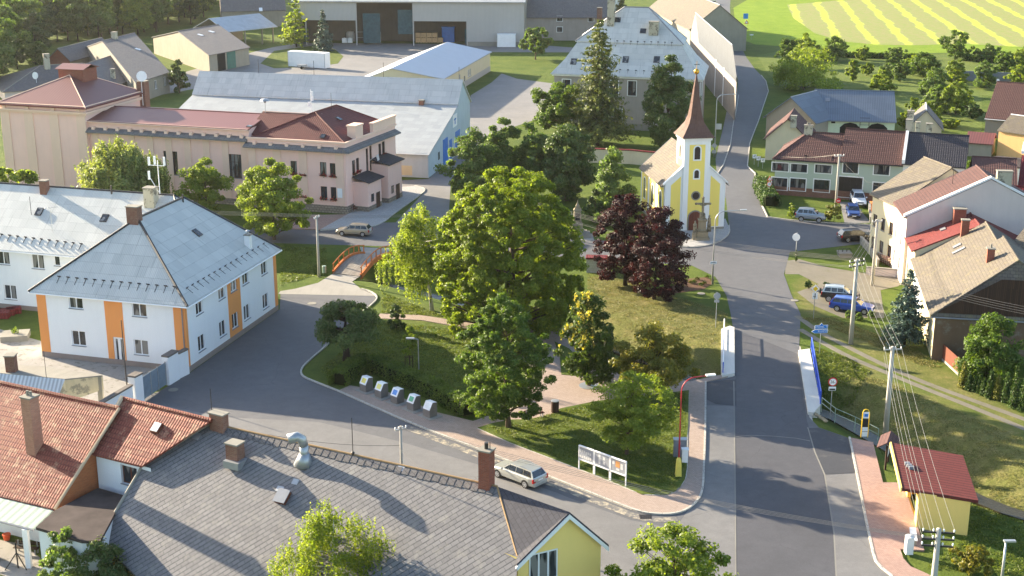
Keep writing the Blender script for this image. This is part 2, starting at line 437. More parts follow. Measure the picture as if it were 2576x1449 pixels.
class House:
    def __init__(s, name, label, cat, FL, FR, BR, group=None):
        s.FL, s.FR, s.BR = (Vector((p[0], p[1])) for p in (FL, FR, BR)); s.BL = s.FL + s.BR - s.FR
        s.root = empty(name, (s.FL.x, s.FL.y, 0), label, cat, group)
        s.F = {'F': Fac(s.FL, s.FR), 'R': Fac(s.FR, s.BR), 'K': Fac(s.BR, s.BL), 'L': Fac(s.BL, s.FL)}
        s.holes = {k: [] for k in 'FRKL'}; s.wins = []; s.roofs = []; s.ext = {}
    def h(s, corner, row): return hz(getattr(s, corner), row)
    def loc(s, a, b): # plan point from metres along the front and metres back
        ex = (s.FR - s.FL).normalized(); ey = (s.BL - s.FL).normalized(); return s.FL + ex * a + ey * b
    def win(s, k, px, py, w, h, **st):
        u, z = s.F[k].pix(px, py); return s.winat(k, u, z, w, h, **st)
    def winat(s, k, u, z, w, h, hole=True, **st):
        r = (u - w / 2, u + w / 2, z - h / 2, z + h / 2)
        if hole: s.holes[k].append(r)
        s.wins.append((k, r, st)); return u, z
    def row(s, k, p0, p1, n, w, h, **st):
        for i in range(n):
            t = i / max(1, n - 1); s.win(k, p0[0] + (p1[0] - p0[0]) * t, p0[1] + (p1[1] - p0[1]) * t, w, h, **st)
    def window(s, k, r, name='window', frame='white_frame', nx=2, nz=1, glass='glass', sill='sill', trim=None, flowers=False, fw=0.07, depth=0.12, curtain=None):
        f = s.F[k]; u0, u1, z0, z1 = r; mb = MB()
        o0, o1 = -depth - 0.03, -depth + 0.03
        f.box(mb, u0, u0 + fw, z0, z1, o0, o1); f.box(mb, u1 - fw, u1, z0, z1, o0, o1)
        f.box(mb, u0 + fw, u1 - fw, z0, z0 + fw, o0, o1); f.box(mb, u0 + fw, u1 - fw, z1 - fw, z1, o0, o1)
        for i in range(1, nx):
            u = u0 + (u1 - u0) * i / nx; f.box(mb, u - fw * 0.7, u + fw * 0.7, z0 + fw, z1 - fw, o0, o1)
        for i in range(1, nz):
            z = z0 + (z1 - z0) * i / nz; f.box(mb, u0 + fw, u1 - fw, z - fw * 0.4, z + fw * 0.4, o0 + 0.005, o1 - 0.005)
        w = mb.build(name, M[frame], s.root)
        g = MB(); f.box(g, u0 + 0.01, u1 - 0.01, z0 + 0.01, z1 - 0.01, o0 - 0.04, o0 + 0.02); g.build('pane', M[glass], w)
        if sill:
            g = MB(); f.box(g, u0 - 0.06, u1 + 0.06, z0 - 0.06, z0 - 0.003, -depth + 0.04, 0.09); g.build('sill', M[sill], w)
        if trim:
            g = MB(); t = 0.14
            f.box(g, u0 - t, u0 - 0.003, z0 - t, z1 + t, 0.002, 0.04); f.box(g, u1 + 0.003, u1 + t, z0 - t, z1 + t, 0.002, 0.04)
            f.box(g, u0 - 0.002, u1 + 0.002, z1 + 0.003, z1 + t, 0.002, 0.04); f.box(g, u0 - 0.002, u1 + 0.002, z0 - t, z0 - 0.063, 0.002, 0.04)
            g.build('trim', M[trim], w)
        if flowers: flowerbox(f, (u0 + u1) / 2, z0, u1 - u0, w)
        return w
    def walls(s, z1, mat, z0=0.0, z1b=None, plinth=None, ph=0.5, gables=(), pmat=None, facs='FRKL', name='wall'):
        """gables: (facade, apex fraction, apex height)"""
        mb = MB()
        for k in facs: s.F[k].wall(mb, z0, s.ext.get(k, z1), s.holes[k])
        for k, fr, za in gables:
            f = s.F[k]; mb.face([f.pt(0, z1), f.pt(f.len, z1), f.pt(f.len * fr, za)])
        w = mb.build(name, mat, s.root)
        if plinth:
            g = MB(); a = 0.03
            for k in facs: s.F[k].box(g, -a * 0.9, s.F[k].len + a * 0.9, z0, z0 + ph, -0.06, a)
            g.build('plinth', plinth, s.root)
        for k, r, st in s.wins: s.window(k, r, **st)
        return w
    def roof(s, ze, zr, mat, axis='x', h0=0.0, h1=0.0, ov=0.4, og=0.2, off=0.5, th=0.16, cap=None, gut=None, capr=0.11, c=None, name='roof', bmat=None):
        c = c or [s.FL, s.FR, s.BR, s.BL]
        c = [Vector((p[0], p[1])) for p in c]
        if axis == 'y': c = c[1:] + c[:1]
        O = c[0]; W = (c[1] - c[0]).length; D = (c[3] - c[0]).length; ex = (c[1] - c[0]) / W; ey = (c[3] - c[0]) / D
        P = lambda a, b, z: Vector((*(O + ex * a + ey * b), z))
        r0 = (zr - ze) / (off * D); drop = r0 * ov; r1 = (zr - ze) / ((1 - off) * D); ov1 = drop / r1
        def end(hh): return (drop * hh / (zr - ze)) if hh > 0 else og
        e0, e1 = end(h0), end(h1)
        z = ze - drop
        A, B, Cc, Dd = P(-e0, -ov, z), P(W + e1, -ov, z), P(W + e1, D + ov1, z), P(-e0, D + ov1, z)
        R0 = P(h0 if h0 > 0 else -og, off * D, zr); R1 = P(W - h1 if h1 > 0 else W + og, off * D, zr)
        up = Vector((0, 0, 0.02))
        fs = [[A, B, R1, R0], [Cc, Dd, R0, R1]]
        if h0 > 0: fs.append([Dd, A, R0])
        if h1 > 0: fs.append([B, Cc, R1])
        mb = MB(); solid(mb, [[p + up for p in f] for f in fs], th)
        o = mb.build(name, mat, s.root)
        s.roofs += [[p + up for p in f] for f in fs]
        if cap:
            g = MB(); g.tube([R0 + up, R1 + up], capr, 6)
            if h0 > 0: g.tube([A + up, R0 + up], capr, 6); g.tube([Dd + up, R0 + up], capr, 6)
            if h1 > 0: g.tube([B + up, R1 + up], capr, 6); g.tube([Cc + up, R1 + up], capr, 6)
            g.build('ridge_cap', cap, o)
        if gut:
            g = MB(); dn = Vector((0, 0, -0.12))
            out = lambda p, a, b: p + dn + Vector((*(ex * a + ey * b), 0))
            g.tube([out(A, 0, -0.07), out(B, 0, -0.07)], 0.075, 6)
            if h1 > 0: g.tube([out(B, 0.07, 0), out(Cc, 0.07, 0)], 0.075, 6)
            if h0 > 0: g.tube([out(Dd, -0.07, 0), out(A, -0.07, 0)], 0.075, 6)
            g.build('gutter', gut, s.root)
        return o
    def on(s, px, py):
        r = onfaces(s.roofs, px, py)
        if r is None: print('NO ROOF', s.root.name, px, py); r = g3(px, py, 6.0)
        return r
    def chimney(s, px, py, w=0.6, d=0.6, h=1.2, mat=None, cap=True, pots=0, name='chimney', under=0.6):
        """px, py: the pixel where the middle of the chimney meets the roof"""
        p = s.on(px, py)
        if p is None: print('NO ROOF', name, px, py); return
        return stack(s.root, p, s.F['F'].t, w, d, h, mat or M['brick_old'], cap, pots, name, under)
    def skylight(s, px, py, w=0.7, h=0.9, frame='dark_metal', glass='glass', name='skylight', th=0.1):
        r = onfaces(s.roofs, px, py, True)
        if r is None: print('NO ROOF', name, px, py); return
        p, n = r
        t = Vector((-n.y, n.x, 0)).normalized(); b = n.cross(t)
        mb = MB(); o = p - t * w / 2 - b * h / 2 - n * 0.02
        mb.obox(o, t * w, b * h, n * (th + 0.02)); x = mb.build(name, M[frame], s.root)
        if glass:
            g = MB(); g.obox(p - t * (w / 2 - 0.06) - b * (h / 2 - 0.08) + n * (th - 0.01), t * (w - 0.12), b * (h - 0.16), n * 0.014); g.build('pane', M[glass], x)
        return x
    def mast(s, px, py, h=2.0, r=0.03, mat='dark_metal', name='lightning_rod'):
        p = s.on(px, py)
        if p is None: print('NO ROOF', name, px, py); return
        mb = MB(); mb.tube([p - Vector((0, 0, 0.3)), p + Vector((0, 0, h))], r, 5); return mb.build(name, M[mat], s.root)
    def guards(s, p0, p1, n, mat='dark_metal'):
        """snow hooks in a row on the roof between two pixels"""
        for i in range(n):
            t = i / (n - 1); r = onfaces(s.roofs, p0[0] + (p1[0] - p0[0]) * t, p0[1] + (p1[1] - p0[1]) * t, True)
            if r is None: continue
            p, nn = r; tt = Vector((-nn.y, nn.x, 0)).normalized(); b = nn.cross(tt)
            mb = MB(); mb.obox(p - tt * 0.17 - b * 0.03, tt * 0.34, b * 0.05, nn * 0.16)
            mb.obox(p - tt * 0.025 - b * 0.75, tt * 0.05, b * 0.72, nn * 0.025)
            mb.build('snow_hook', M[mat], s.root)
def onfaces(faces, px, py, normal=False):
    O = Vector((0, 0, CAMH)); d = ray(px, py); best = None
    for f in faces:
        for i in range(1, len(f) - 1):
            a, b, c = f[0], f[i], f[i + 1]
            n = (b - a).cross(c - a)
            if n.length < 1e-9: continue
            n.normalize()
            if n.z < 0: n = -n
            den = d.dot(n)
            if abs(den) < 1e-9: continue
            t = (a - O).dot(n) / den; p = O + d * t
            ok = 0
            for x, y in ((a, b), (b, c), (c, a)):
                s_ = (y - x).cross(p - x).dot((b - a).cross(c - a)); ok += s_ >= -1e-6
            if ok == 3 and den < 0 and t > 0 and (best is None or t < best[0]): best = (t, p, n)
    if best is None: return None
    return (best[1], best[2]) if normal else best[1]
def stack(root, p, t, w, d, h, mat, cap=True, pots=0, name='chimney', under=0.6):
    t3 = Vector((t.x, t.y, 0)); n3 = Vector((-t.y, t.x, 0))
    mb = MB(); o = p - t3 * w / 2 - n3 * d / 2 - Vector((0, 0, under))
    mb.obox(o, t3 * w, n3 * d, Vector((0, 0, h + under)))
    c = mb.build(name, mat, root)
    top = p + Vector((0, 0, h))
    if cap:
        g = MB(); e = 0.07
        g.obox(top - t3 * (w / 2 + e) - n3 * (d / 2 + e), t3 * (w + 2 * e), n3 * (d + 2 * e), Vector((0, 0, 0.1))); g.build('chimney_cap', M['old_concrete'], c)
    for i in range(pots):
        g = MB(); u = (i - (pots - 1) / 2) * 0.3
        g.tube([top + t3 * u + Vector((0, 0, 0.09)), top + t3 * u + Vector((0, 0, 0.45))], 0.1, 8); g.build('chimney_pot', M['old_concrete'], c)
    return c
def flowerbox(f, u, z, w, parent):
    rng = random.Random(int(u * 1000) ^ int(z * 77))
    mb = MB(); f.box(mb, u - w / 2, u + w / 2, z - 0.02, z + 0.14, 0.06, 0.24)
    fb = mb.build('flower_box', M['brown_frame'], parent)
    g = MB()
    for i in range(70):
        p = f.pt(u + rng.uniform(-.6, .6) * w, z + rng.gauss(0.12, 0.14), rng.uniform(0.05, 0.36)); s_ = rng.uniform(0.05, 0.1)
        a = Vector((rng.gauss(0, 1), rng.gauss(0, 1), rng.gauss(0, 1))).normalized(); b = a.cross(Vector((0.3, 0.5, 0.8))).normalized()
        g.face([p + a * s_, p + b * s_, p - a * s_, p - b * s_], 0 if rng.random() < 0.62 else 1)
    g.build('geraniums', [M['petal'], M['leaf_small']], parent)
M['petal'] = plain('red_petals', C(190, 32, 40), 0.6, 0.2)
M['leaf_small'] = plain('small_leaves', C(52, 84, 34), 0.6, 0.2)
def wires(p0, p1, n=14, sag=0.6, r=0.012, mat='wire', label='', group='', name='overhead_wire'):
    mb = MB(); p0, p1 = Vector(p0), Vector(p1); pts = []
    for i in range(n + 1):
        t = i / n; p = p0.lerp(p1, t); p.z -= sag * 4 * t * (1 - t); pts.append(p)
    mb.tube(pts, r, 5)
    return single(name, mb, M[mat], label, 'wire', group, loc=p0)
M['wire'] = plain('aluminium_wire', C(132, 128, 122), 0.4, 0.5, 0.5)
M['cable'] = plain('black_cable', C(40, 40, 42), 0.6, 0.3)
# ---------------------------------------------------------------- ground, stream, roads
DITCH = poly([(-600, 590), (0, 612), (500, 640), (700, 655), (830, 664), (925, 672), (1000, 684), (1200, 732), (1400, 784), (1560, 836), (1700, 893), (1790, 932), (1930, 958), (2080, 985), (2200, 1050), (2330, 1124), (2434, 1185), (2576, 1240), (2950, 1335)])
def seg_dist(X, Y, line):
    best = np.full(X.shape, 1e9)
    for (x0, y0), (x1, y1) in zip(line[:-1], line[1:]):
        dx, dy = x1 - x0, y1 - y0; t = np.clip(((X - x0) * dx + (Y - y0) * dy) / (dx * dx + dy * dy), 0, 1)
        best = np.minimum(best, np.hypot(X - x0 - t * dx, Y - y0 - t * dy))
    return best
def inside(X, Y, pl):
    r = np.zeros(X.shape, bool); n = len(pl)
    for i in range(n):
        (x0, y0), (x1, y1) = pl[i], pl[(i + 1) % n]
        c = ((y0 > Y) != (y1 > Y)) & (X < (x1 - x0) * (Y - y0) / ((y1 - y0) or 1e-9) + x0); r ^= c
    return r
def ditch_z(X, Y):
    d = seg_dist(X, Y, DITCH); t = np.clip((d - 0.9) / 4.6, 0, 1)
    return -2.1 * (1 - t * t * (3 - 2 * t))
xs = np.concatenate([np.array([-4000, -1500, -600, -300, -200, -140, -100, -85]), np.arange(-75, 85, 0.7), np.array([90, 100, 140, 200, 300, 600, 1500, 4000])])
ys = np.concatenate([np.array([-300, 0, 40, 65, 74]), np.arange(80, 200, 0.7), np.arange(200, 420, 3.0), np.array([440, 500, 600, 800, 1200, 2200, 4500])])
GX, GY = np.meshgrid(xs, ys)
GZ = ditch_z(GX, GY)
und = 0.05 * (np.sin(GX * 0.31 + 1.3 * np.sin(GY * 0.17)) + np.sin(GY * 0.27 + GX * 0.11)) * (GZ < -0.2)
GZ = GZ + und
dry = np.zeros(GX.shape); soil = np.zeros(GX.shape)
for pl, v in (([(1478, 690), (1560, 690), (1690, 745), (1760, 765), (1838, 790), (1840, 940), (1760, 915), (1690, 880), (1560, 820), (1478, 800)], .62),
              ([(2080, 868), (2300, 975), (2590, 1100), (2800, 1200), (2800, 1320), (2576, 1232), (2434, 1178), (2330, 1118), (2200, 1050), (2095, 985)], .6),
              ([(1990, 700), (2080, 690), (2100, 800), (2260, 860), (2420, 950), (2590, 1040), (2590, 1100), (2300, 960), (2060, 850), (1990, 770)], 0.55),
              ([(940, 735), (1190, 790), (1180, 850), (960, 800)], 0.35), ([(1410, 1035), (1700, 1000), (1720, 1100), (1400, 1100)], 0.3),
              ([(1660, 735), (1830, 720), (1830, 800), (1700, 760)], 0.2), ([(2000, 120), (2700, 150), (2700, 330), (2300, 330), (2270, 215), (2000, 215)], 0.25)):
    dry = np.maximum(dry, inside(GX, GY, poly(pl)) * v)
soil = np.maximum(soil, (seg_dist(GX, GY, DITCH) < 1.2) * 0.8)
def blur(a):
    for _ in range(3): a = (a + np.roll(a, 1, 0) + np.roll(a, -1, 0) + np.roll(a, 1, 1) + np.roll(a, -1, 1)) / 5
    return a
dry, soil = blur(dry), blur(soil)
ny, nx = GX.shape
me = bpy.data.meshes.new('ground')
idx = np.arange(ny * nx).reshape(ny, nx)
q = np.stack([idx[:-1, :-1], idx[:-1, 1:], idx[1:, 1:], idx[1:, :-1]], -1).reshape(-1, 4)
me.from_pydata(np.stack([GX, GY, GZ], -1).reshape(-1, 3).tolist(), [], q.tolist())
for nm, a in (('dry', dry), ('soil', soil)):
    at = me.attributes.new(nm, 'FLOAT', 'POINT'); at.data.foreach_set('value', a.ravel().astype(np.float32))
me.polygons.foreach_set('use_smooth', [True] * len(me.polygons))
def grassmat(name, lush=(0.075, 0.12, 0.018), lush2=(0.14, 0.175, 0.032), dryc=(0.235, 0.2, 0.08), attr=True, k0=0.0):
    b = NB(name); P = b.coord('pos')
    n1 = b.noise(P, 0.22, 5); n2 = b.noise(P, 1.1, 6, 0.7); n3 = b.noise(b.mapping(P, (5, 8, 5)), 1.0, 5, 0.75); n4 = b.noise(P, 0.6, 8, 0.8)
    g = b.mix(b.ramp(n1, 0.35, 0.68), lush, lush2)
    g = b.mix(b.ramp(n2, 0.45, 0.75, 0, 0.6), g, sc_(lush, 0.6))
    d = b.mix(b.ramp(n2, 0.35, 0.7), dryc, (0.17, 0.16, 0.05))
    d = b.mix(b.ramp(n4, 0.5, 0.7, 0, 0.6), d, (0.36, 0.29, 0.14))
    if attr:
        a = b.n('Attribute'); a.attribute_name = 'dry'
        f = b.ramp(b.math('ADD', b.math('MULTIPLY', a.outputs['Fac'], 1.0), b.math('MULTIPLY', b.math('SUBTRACT', n4, 0.5), 0.9)), 0.25, 0.75)
        g = b.mix(f, g, d)
        s_ = b.n('Attribute'); s_.attribute_name = 'soil'
        g = b.mix(b.ramp(b.math('ADD', s_.outputs['Fac'], b.math('MULTIPLY', b.math('SUBTRACT', n2, 0.5), 0.8)), 0.3, 0.7, 0, 0.8), g, (0.075, 0.06, 0.035))
    else:
        g = b.mix(b.ramp(n4, 0.45, 0.75, 0, 0.5 + k0), g, d)
    g = b.mix(b.ramp(n3, 0.3, 0.7, 0, 0.55), g, sc_(lush, 0.5))
    hh = b.math('ADD', n3, b.math('MULTIPLY', n2, 0.8))
    b.bump(hh, 0.8, 0.16)
    return b.fin(g, 0.9, 0.1)
M['grass'] = grassmat('grass_ground')
M['lawn'] = grassmat('lawn_grass', attr=False)
me.materials.append(M['grass'])
go = link(bpy.data.objects.new('ground', me)); go['kind'] = 'structure'

M['asphalt'] = asphalt('road_asphalt', C(88, 88, 90), dust=None)
M['asphalt_old'] = asphalt('old_pale_asphalt', C(104, 103, 102), 0.45)
M['asphalt_new'] = asphalt('fresh_black_asphalt', C(58, 59, 63), 0.5, cracks=False, dust=C(110, 108, 104))
M['asphalt_lane'] = asphalt('dark_lane_asphalt', C(71, 71, 75), 0.5)
M['yard'] = asphalt('yard_asphalt', C(112, 110, 108), 0.5, dust=C(140, 134, 122))
M['gravel'] = asphalt('gravel', C(108, 103, 90), 0.4, cracks=False, dust=C(96, 96, 58))
M['path'] = plaster('concrete_path', C(148, 144, 136), 0.35)
M['court'] = plaster('courtyard_concrete', C(150, 146, 140), 0.5, spots=0.1, scol=C(118, 114, 106))
M['pav_pink'] = bricks('pinkish_pavers', C(172, 154, 142), C(154, 136, 124), C(120, 108, 98), 0.22, 0.11, R(25), 0.012, var=0.3)
M['pav_grey'] = bricks('grey_pavers', C(178, 176, 172), C(160, 158, 156), C(128, 126, 122), 0.22, 0.11, R(35), 0.01, var=0.25)
M['pav_red'] = bricks('red_pavers', C(172, 142, 130), C(154, 124, 112), C(124, 108, 98), 0.22, 0.11, R(35), 0.01, var=0.3)
M['kerb'] = bricks('kerb_stones', C(186, 182, 172), C(170, 166, 156), C(110, 106, 100), 1.0, 0.6, 0, 0.02, var=0.3)

OUTER = [(851, 985), (940, 1025), (1030, 1065), (1200, 1130), (1288, 1165), (1440, 1224), (1585, 1281), (1610, 1289), (1635, 1294), (1678, 1296), (1706, 1292), (1728, 1284), (1748, 1269), (1763, 1249), (1769, 1220), (1770, 1187), (1774, 1087), (1775, 962)]
PARKKERB = [(909, 728), (932, 734), (948, 745), (947, 756), (934, 768), (917, 783), (832, 862), (770, 915), (758, 930), (757, 941), (764, 950), (790, 961), (851, 985)]
ROADR = [(2242, 1680), (2242, 1449), (2218, 1430), (2203, 1414), (2196, 1390), (2182, 1327), (2155, 1190), (2137, 1103), (2060, 1076), (2036, 1050), (2010, 885), (2014, 790), (1990, 740), (1972, 690), (1987, 634), (2182, 612), (2250, 640), (2250, 575), (2187, 566), (2107, 563), (1990, 555), (1931, 547), (1918, 520), (1905, 480), (1902, 455), (1899, 436), (1880, 419), (1886, 362), (1898, 330), (1908, 305), (1921, 265), (1933, 230), (1927, 205), (1915, 190), (1900, 175), (1878, 145), (1863, 115), (1850, 80), (1838, 40), (1836, 20), (1840, -30)]
ROADL = [(1700, -30), (1740, 20), (1760, 45), (1790, 80), (1830, 120), (1846, 170), (1856, 200), (1858, 240), (1852, 280), (1845, 310), (1838, 362), (1820, 415), (1803, 440), (1826, 500), (1833, 560), (1836, 586), (1820, 602), (1790, 616), (1740, 623), (1700, 620), (1480, 602), (1130, 578), (1000, 560), (964, 560), (936, 572), (806, 580), (700, 576), (300, 560), (-400, 535), (-400, 570), (300, 592), (700, 612), (980, 620), (1250, 640), (1480, 652), (1740, 668), (1800, 697), (1828, 745), (1838, 790), (1845, 830), (1845, 948)]
ASPH = [(250, 1680), (330, 1012), (400, 985), (478, 938), (704, 778), (706, 738), (750, 727)] + PARKKERB + OUTER[1:] + ROADL[::-1] + ROADR[::-1]
def sheet(name, pts, z, mat, **kw):
    mb = MB(); p = poly(pts); ar = sum(p[i][0] * p[(i + 1) % len(p)][1] - p[(i + 1) % len(p)][0] * p[i][1] for i in range(len(p)))
    if ar < 0: p = p[::-1]
    mb.face([(x, y, z) for x, y in p]); return struct(name, mb, mat, **kw)
def slab(name, pts, z0, z1, mat):
    mb = MB(); mb.prism(poly(pts), z0, z1, bottom=False); return struct(name, mb, mat)
def strip(mb, pts, w, z0, z1, mi=0, side=0.5):
    """a low kerb along a line of plan points"""
    pts = [Vector((p[0], p[1])) for p in pts]; L_, R_ = [], []
    for i, p in enumerate(pts):
        d = (pts[min(i + 1, len(pts) - 1)] - pts[max(i - 1, 0)]).normalized(); n = Vector((d.y, -d.x))
        L_.append(p - n * w * (1 - side)); R_.append(p + n * w * side)
    n = len(pts)
    vs = [(*p, z1) for p in L_] + [(*p, z1) for p in R_] + [(*p, z0) for p in L_] + [(*p, z0) for p in R_]
    fs = []
    for i in range(n - 1): fs += [[i, n + i, n + i + 1, i + 1], [2 * n + i, i, i + 1, 2 * n + i + 1], [n + i, 3 * n + i, 3 * n + i + 1, n + i + 1]]
    fs += [[0, 2 * n, 3 * n, n], [n - 1, 2 * n - 1, 4 * n - 1, 3 * n - 1]]
    mb.add(vs, fs, mi)
def smooth(pts, it=2):
    for _ in range(it):
        q = [pts[0]]
        for a, b in zip(pts[:-1], pts[1:]): q += [(a[0] * .75 + b[0] * .25, a[1] * .75 + b[1] * .25), (a[0] * .25 + b[0] * .75, a[1] * .25 + b[1] * .75)]
        pts = q + [pts[-1]]
    return pts
sheet('road', ASPH, 0.02, M['asphalt'])
sheet('yard_road', [(990, 566), (1066, 485), (1069, 475), (1044, 469), (998, 472), (985, 455), (1078, 450), (1169, 362), (1184, 240), (1236, 208), (1262, 185), (1300, 198), (1390, 210), (1350, 300), (1215, 345), (1135, 450), (1126, 577)], 0.012, M['yard'])
sheet('farm_yard', [(380, 215), (470, 180), (640, 130), (690, 118), (760, 108), (1340, 112), (1470, 122), (1470, 132), (1240, 131), (1100, 190), (860, 200), (640, 195), (400, 240)], 0.012, M['yard'])
sheet('yard_lawn', [(655, 160), (690, 128), (780, 116), (842, 124), (864, 142), (850, 160), (790, 168), (690, 172)], 0.03, M['lawn'])
sheet('old_lane', [(1776, 1020), (1847, 1022), (1848, 1300), (1850, 1680), (1790, 1680), (1700, 1330), (1728, 1288), (1763, 1255), (1772, 1187)], 0.03, M['asphalt_old'])
sheet('old_street', [(380, 1015), (560, 1050), (800, 1062), (1000, 1110), (1240, 1180), (1440, 1256), (1590, 1310), (1690, 1330), (1790, 1680), (600, 1680)], 0.028, M['asphalt_old'])
sheet('new_patch', [(1778, 962), (1820, 957), (1852, 955), (1853, 1022), (1800, 1017), (1778, 1006)], 0.036, M['asphalt_new'])
sheet('new_verge', [(2030, 1078), (2060, 1077), (2137, 1104), (2155, 1190), (2075, 1194), (2052, 1140)], 0.036, M['asphalt_new'])
sheet('pale_verge', [(2075, 1196), (2155, 1192), (2182, 1327), (2203, 1414), (2218, 1430), (2242, 1449), (2242, 1680), (2120, 1680), (2098, 1340)], 0.036, M['asphalt_old'])
sheet('lane_patch', [(1850, 830), (2005, 890), (2030, 1060), (2072, 1194), (2096, 1340), (2114, 1680), (1855, 1680), (1852, 1300), (1850, 1100)], 0.028, M['asphalt_lane'])
slab('park_pavement', OUTER + [(1845, 946), (1838, 940), (1735, 962), (1650, 950), (1500, 930), (1462, 872), (1425, 838), (1372, 822), (1340, 830), (1312, 880), (1325, 960), (1310, 1020), (1190, 1062), (1100, 1040), (980, 990), (880, 972)], 0.0, 0.11, M['pav_pink'])
slab('park_lawn', [(1201, 1080), (1240, 1068), (1280, 1060), (1330, 1058), (1385, 1048), (1410, 1031), (1503, 1012), (1600, 1002), (1733, 985), (1731, 1075), (1727, 1112), (1728, 1180), (1723, 1210), (1711, 1228), (1697, 1240), (1680, 1247), (1663, 1249), (1613, 1247), (1538, 1215), (1388, 1157), (1288, 1119)], 0.02, 0.16, M['lawn'])
slab('wedge_lawn', [(1395, 862), (1408, 900), (1412, 945), (1462, 950), (1480, 930), (1432, 880)], 0.02, 0.15, M['lawn'])
slab('park_path', [(950, 790), (1050, 792), (1175, 812), (1300, 835), (1372, 822), (1425, 838), (1380, 850), (1290, 850), (1170, 826), (1060, 806), (960, 802)], 0.0, 0.05, M['pav_pink'])
slab('hall_pavement', [(806, 579), (874, 541), (998, 473), (1044, 469), (1069, 475), (1066, 485), (994, 535), (964, 560), (950, 567), (936, 571)], 0.0, 0.12, M['pav_grey'])
slab('red_pavement', [(690, 545), (873, 541), (806, 579), (700, 576)], 0.0, 0.118, M['pav_red'])
slab('church_pavement', [(1655, 600), (1700, 618), (1740, 622), (1790, 615), (1819, 601), (1831, 592), (1835, 585), (1833, 572), (1825, 552), (1700, 560), (1655, 578)], 0.0, 0.12, M['pav_grey'])
slab('bus_stop_pavement', [(2137, 1103), (2196, 1116), (2221, 1217), (2272, 1217), (2312, 1340), (2325, 1388), (2264, 1384), (2272, 1408), (2290, 1428), (2330, 1446), (2420, 1490), (2300, 1680), (2242, 1449), (2218, 1430), (2203, 1414), (2196, 1390), (2182, 1327), (2155, 1190)], 0.0, 0.12, M['pav_red'])
sheet('footpath', [(836, 690), (906, 695), (886, 709), (909, 728), (948, 745), (700, 740), (705, 733), (742, 727), (800, 712)], 0.03, M['path'])
sheet('bridge_apron', [(905, 622), (985, 626), (960, 650), (915, 648)], 0.03, M['path'])
sheet('courtyard', [(-200, 770), (108, 860), (440, 930), (478, 938), (440, 952), (330, 1008), (230, 1060), (-200, 1060)], 0.02, M['court'])
sheet('memorial_path', [(1436, 588), (1490, 588), (1495, 606), (1440, 604)], 0.03, M['path'])
sheet('gravel_lot', [(1976, 657), (2010, 652), (2080, 672), (2190, 690), (2290, 690), (2260, 720), (2215, 730), (2225, 800), (2120, 800), (2050, 770), (2005, 735), (2060, 715), (2010, 690), (1975, 690)], 0.012, M['gravel'])
sheet('driveway', [(2112, 508), (2145, 508), (2192, 560), (2125, 563)], 0.014, M['yard'])
for nm, pts in (('wheel_track', [(2005, 795), (2060, 835), (2130, 872), (2230, 922), (2330, 965), (2460, 1012), (2640, 1078)]), ('wheel_track', [(2012, 828), (2075, 866), (2150, 905), (2250, 946), (2340, 983), (2460, 1030), (2640, 1105)])):
    mb = MB(); strip(mb, smooth(poly(pts)), 0.7, 0.005, 0.022); struct(nm, mb, M['gravel'])
# kerbs
mb = MB()
for pts in (smooth(OUTER, 1), smooth(PARKKERB, 1), smooth([(806, 581), (936, 572), (964, 561), (994, 536), (1066, 486), (1070, 475), (1044, 468)], 1), smooth([(1655, 602), (1700, 620), (1740, 624), (1790, 617), (1820, 603), (1836, 587), (1834, 568)], 1), [(2137, 1102), (2155, 1190), (2182, 1327), (2196, 1390), (2203, 1414), (2218, 1431), (2242, 1450), (2300, 1680)],
            smooth([(1201, 1080), (1288, 1119), (1388, 1157), (1538, 1215), (1613, 1247), (1663, 1249), (1697, 1240), (1723, 1210), (1728, 1180), (1727, 1112), (1732, 990)], 1), ROADR[17:34], [(1803, 440), (1820, 415), (1838, 362), (1845, 310), (1852, 280), (1858, 240)]):
    strip(mb, poly(pts), 0.16, 0.0, 0.145)
struct('kerb', mb, M['kerb'])
# road edge line and pavement beside the upper road
sheet('upper_pavement', [(1838, 362), (1845, 310), (1852, 280), (1858, 240), (1852, 200), (1838, 195), (1832, 260), (1822, 310), (1800, 400), (1803, 440), (1820, 415)], 0.06, M['asphalt_old'])
# seams and sandy road edges
M['seam'] = plaster('seam', C(128, 126, 120), .4)
for pts in ([(2032, 1076), (2050, 1138), (2075, 1195), (2098, 1340), (2116, 1680)], [(1848, 1100), (1890, 1096), (1945, 1098), (2000, 1103), (2038, 1110)], [(1846, 960), (1848, 1100), (1850, 1300), (1852, 1680)]):
    mb = MB(); strip(mb, poly(pts), .1, .02, .041); struct('road_seam', mb, M['seam'])
sb = NB('sandy_edge'); sn = sb.noise(sb.coord('pos'), 1.3, 7, .75); sb.bump(sn, .2, .02); M['sand'] = sb.fin(sb.mix(sb.ramp(sn, .47, .6), C(104, 103, 102), C(168, 158, 138)), .9, .1)
mb = MB(); strip(mb, poly([(x - 3, y + 13) for x, y in smooth(OUTER[2:11], 1)]), .75, .015, .033); struct('sandy_edge', mb, M['sand'])
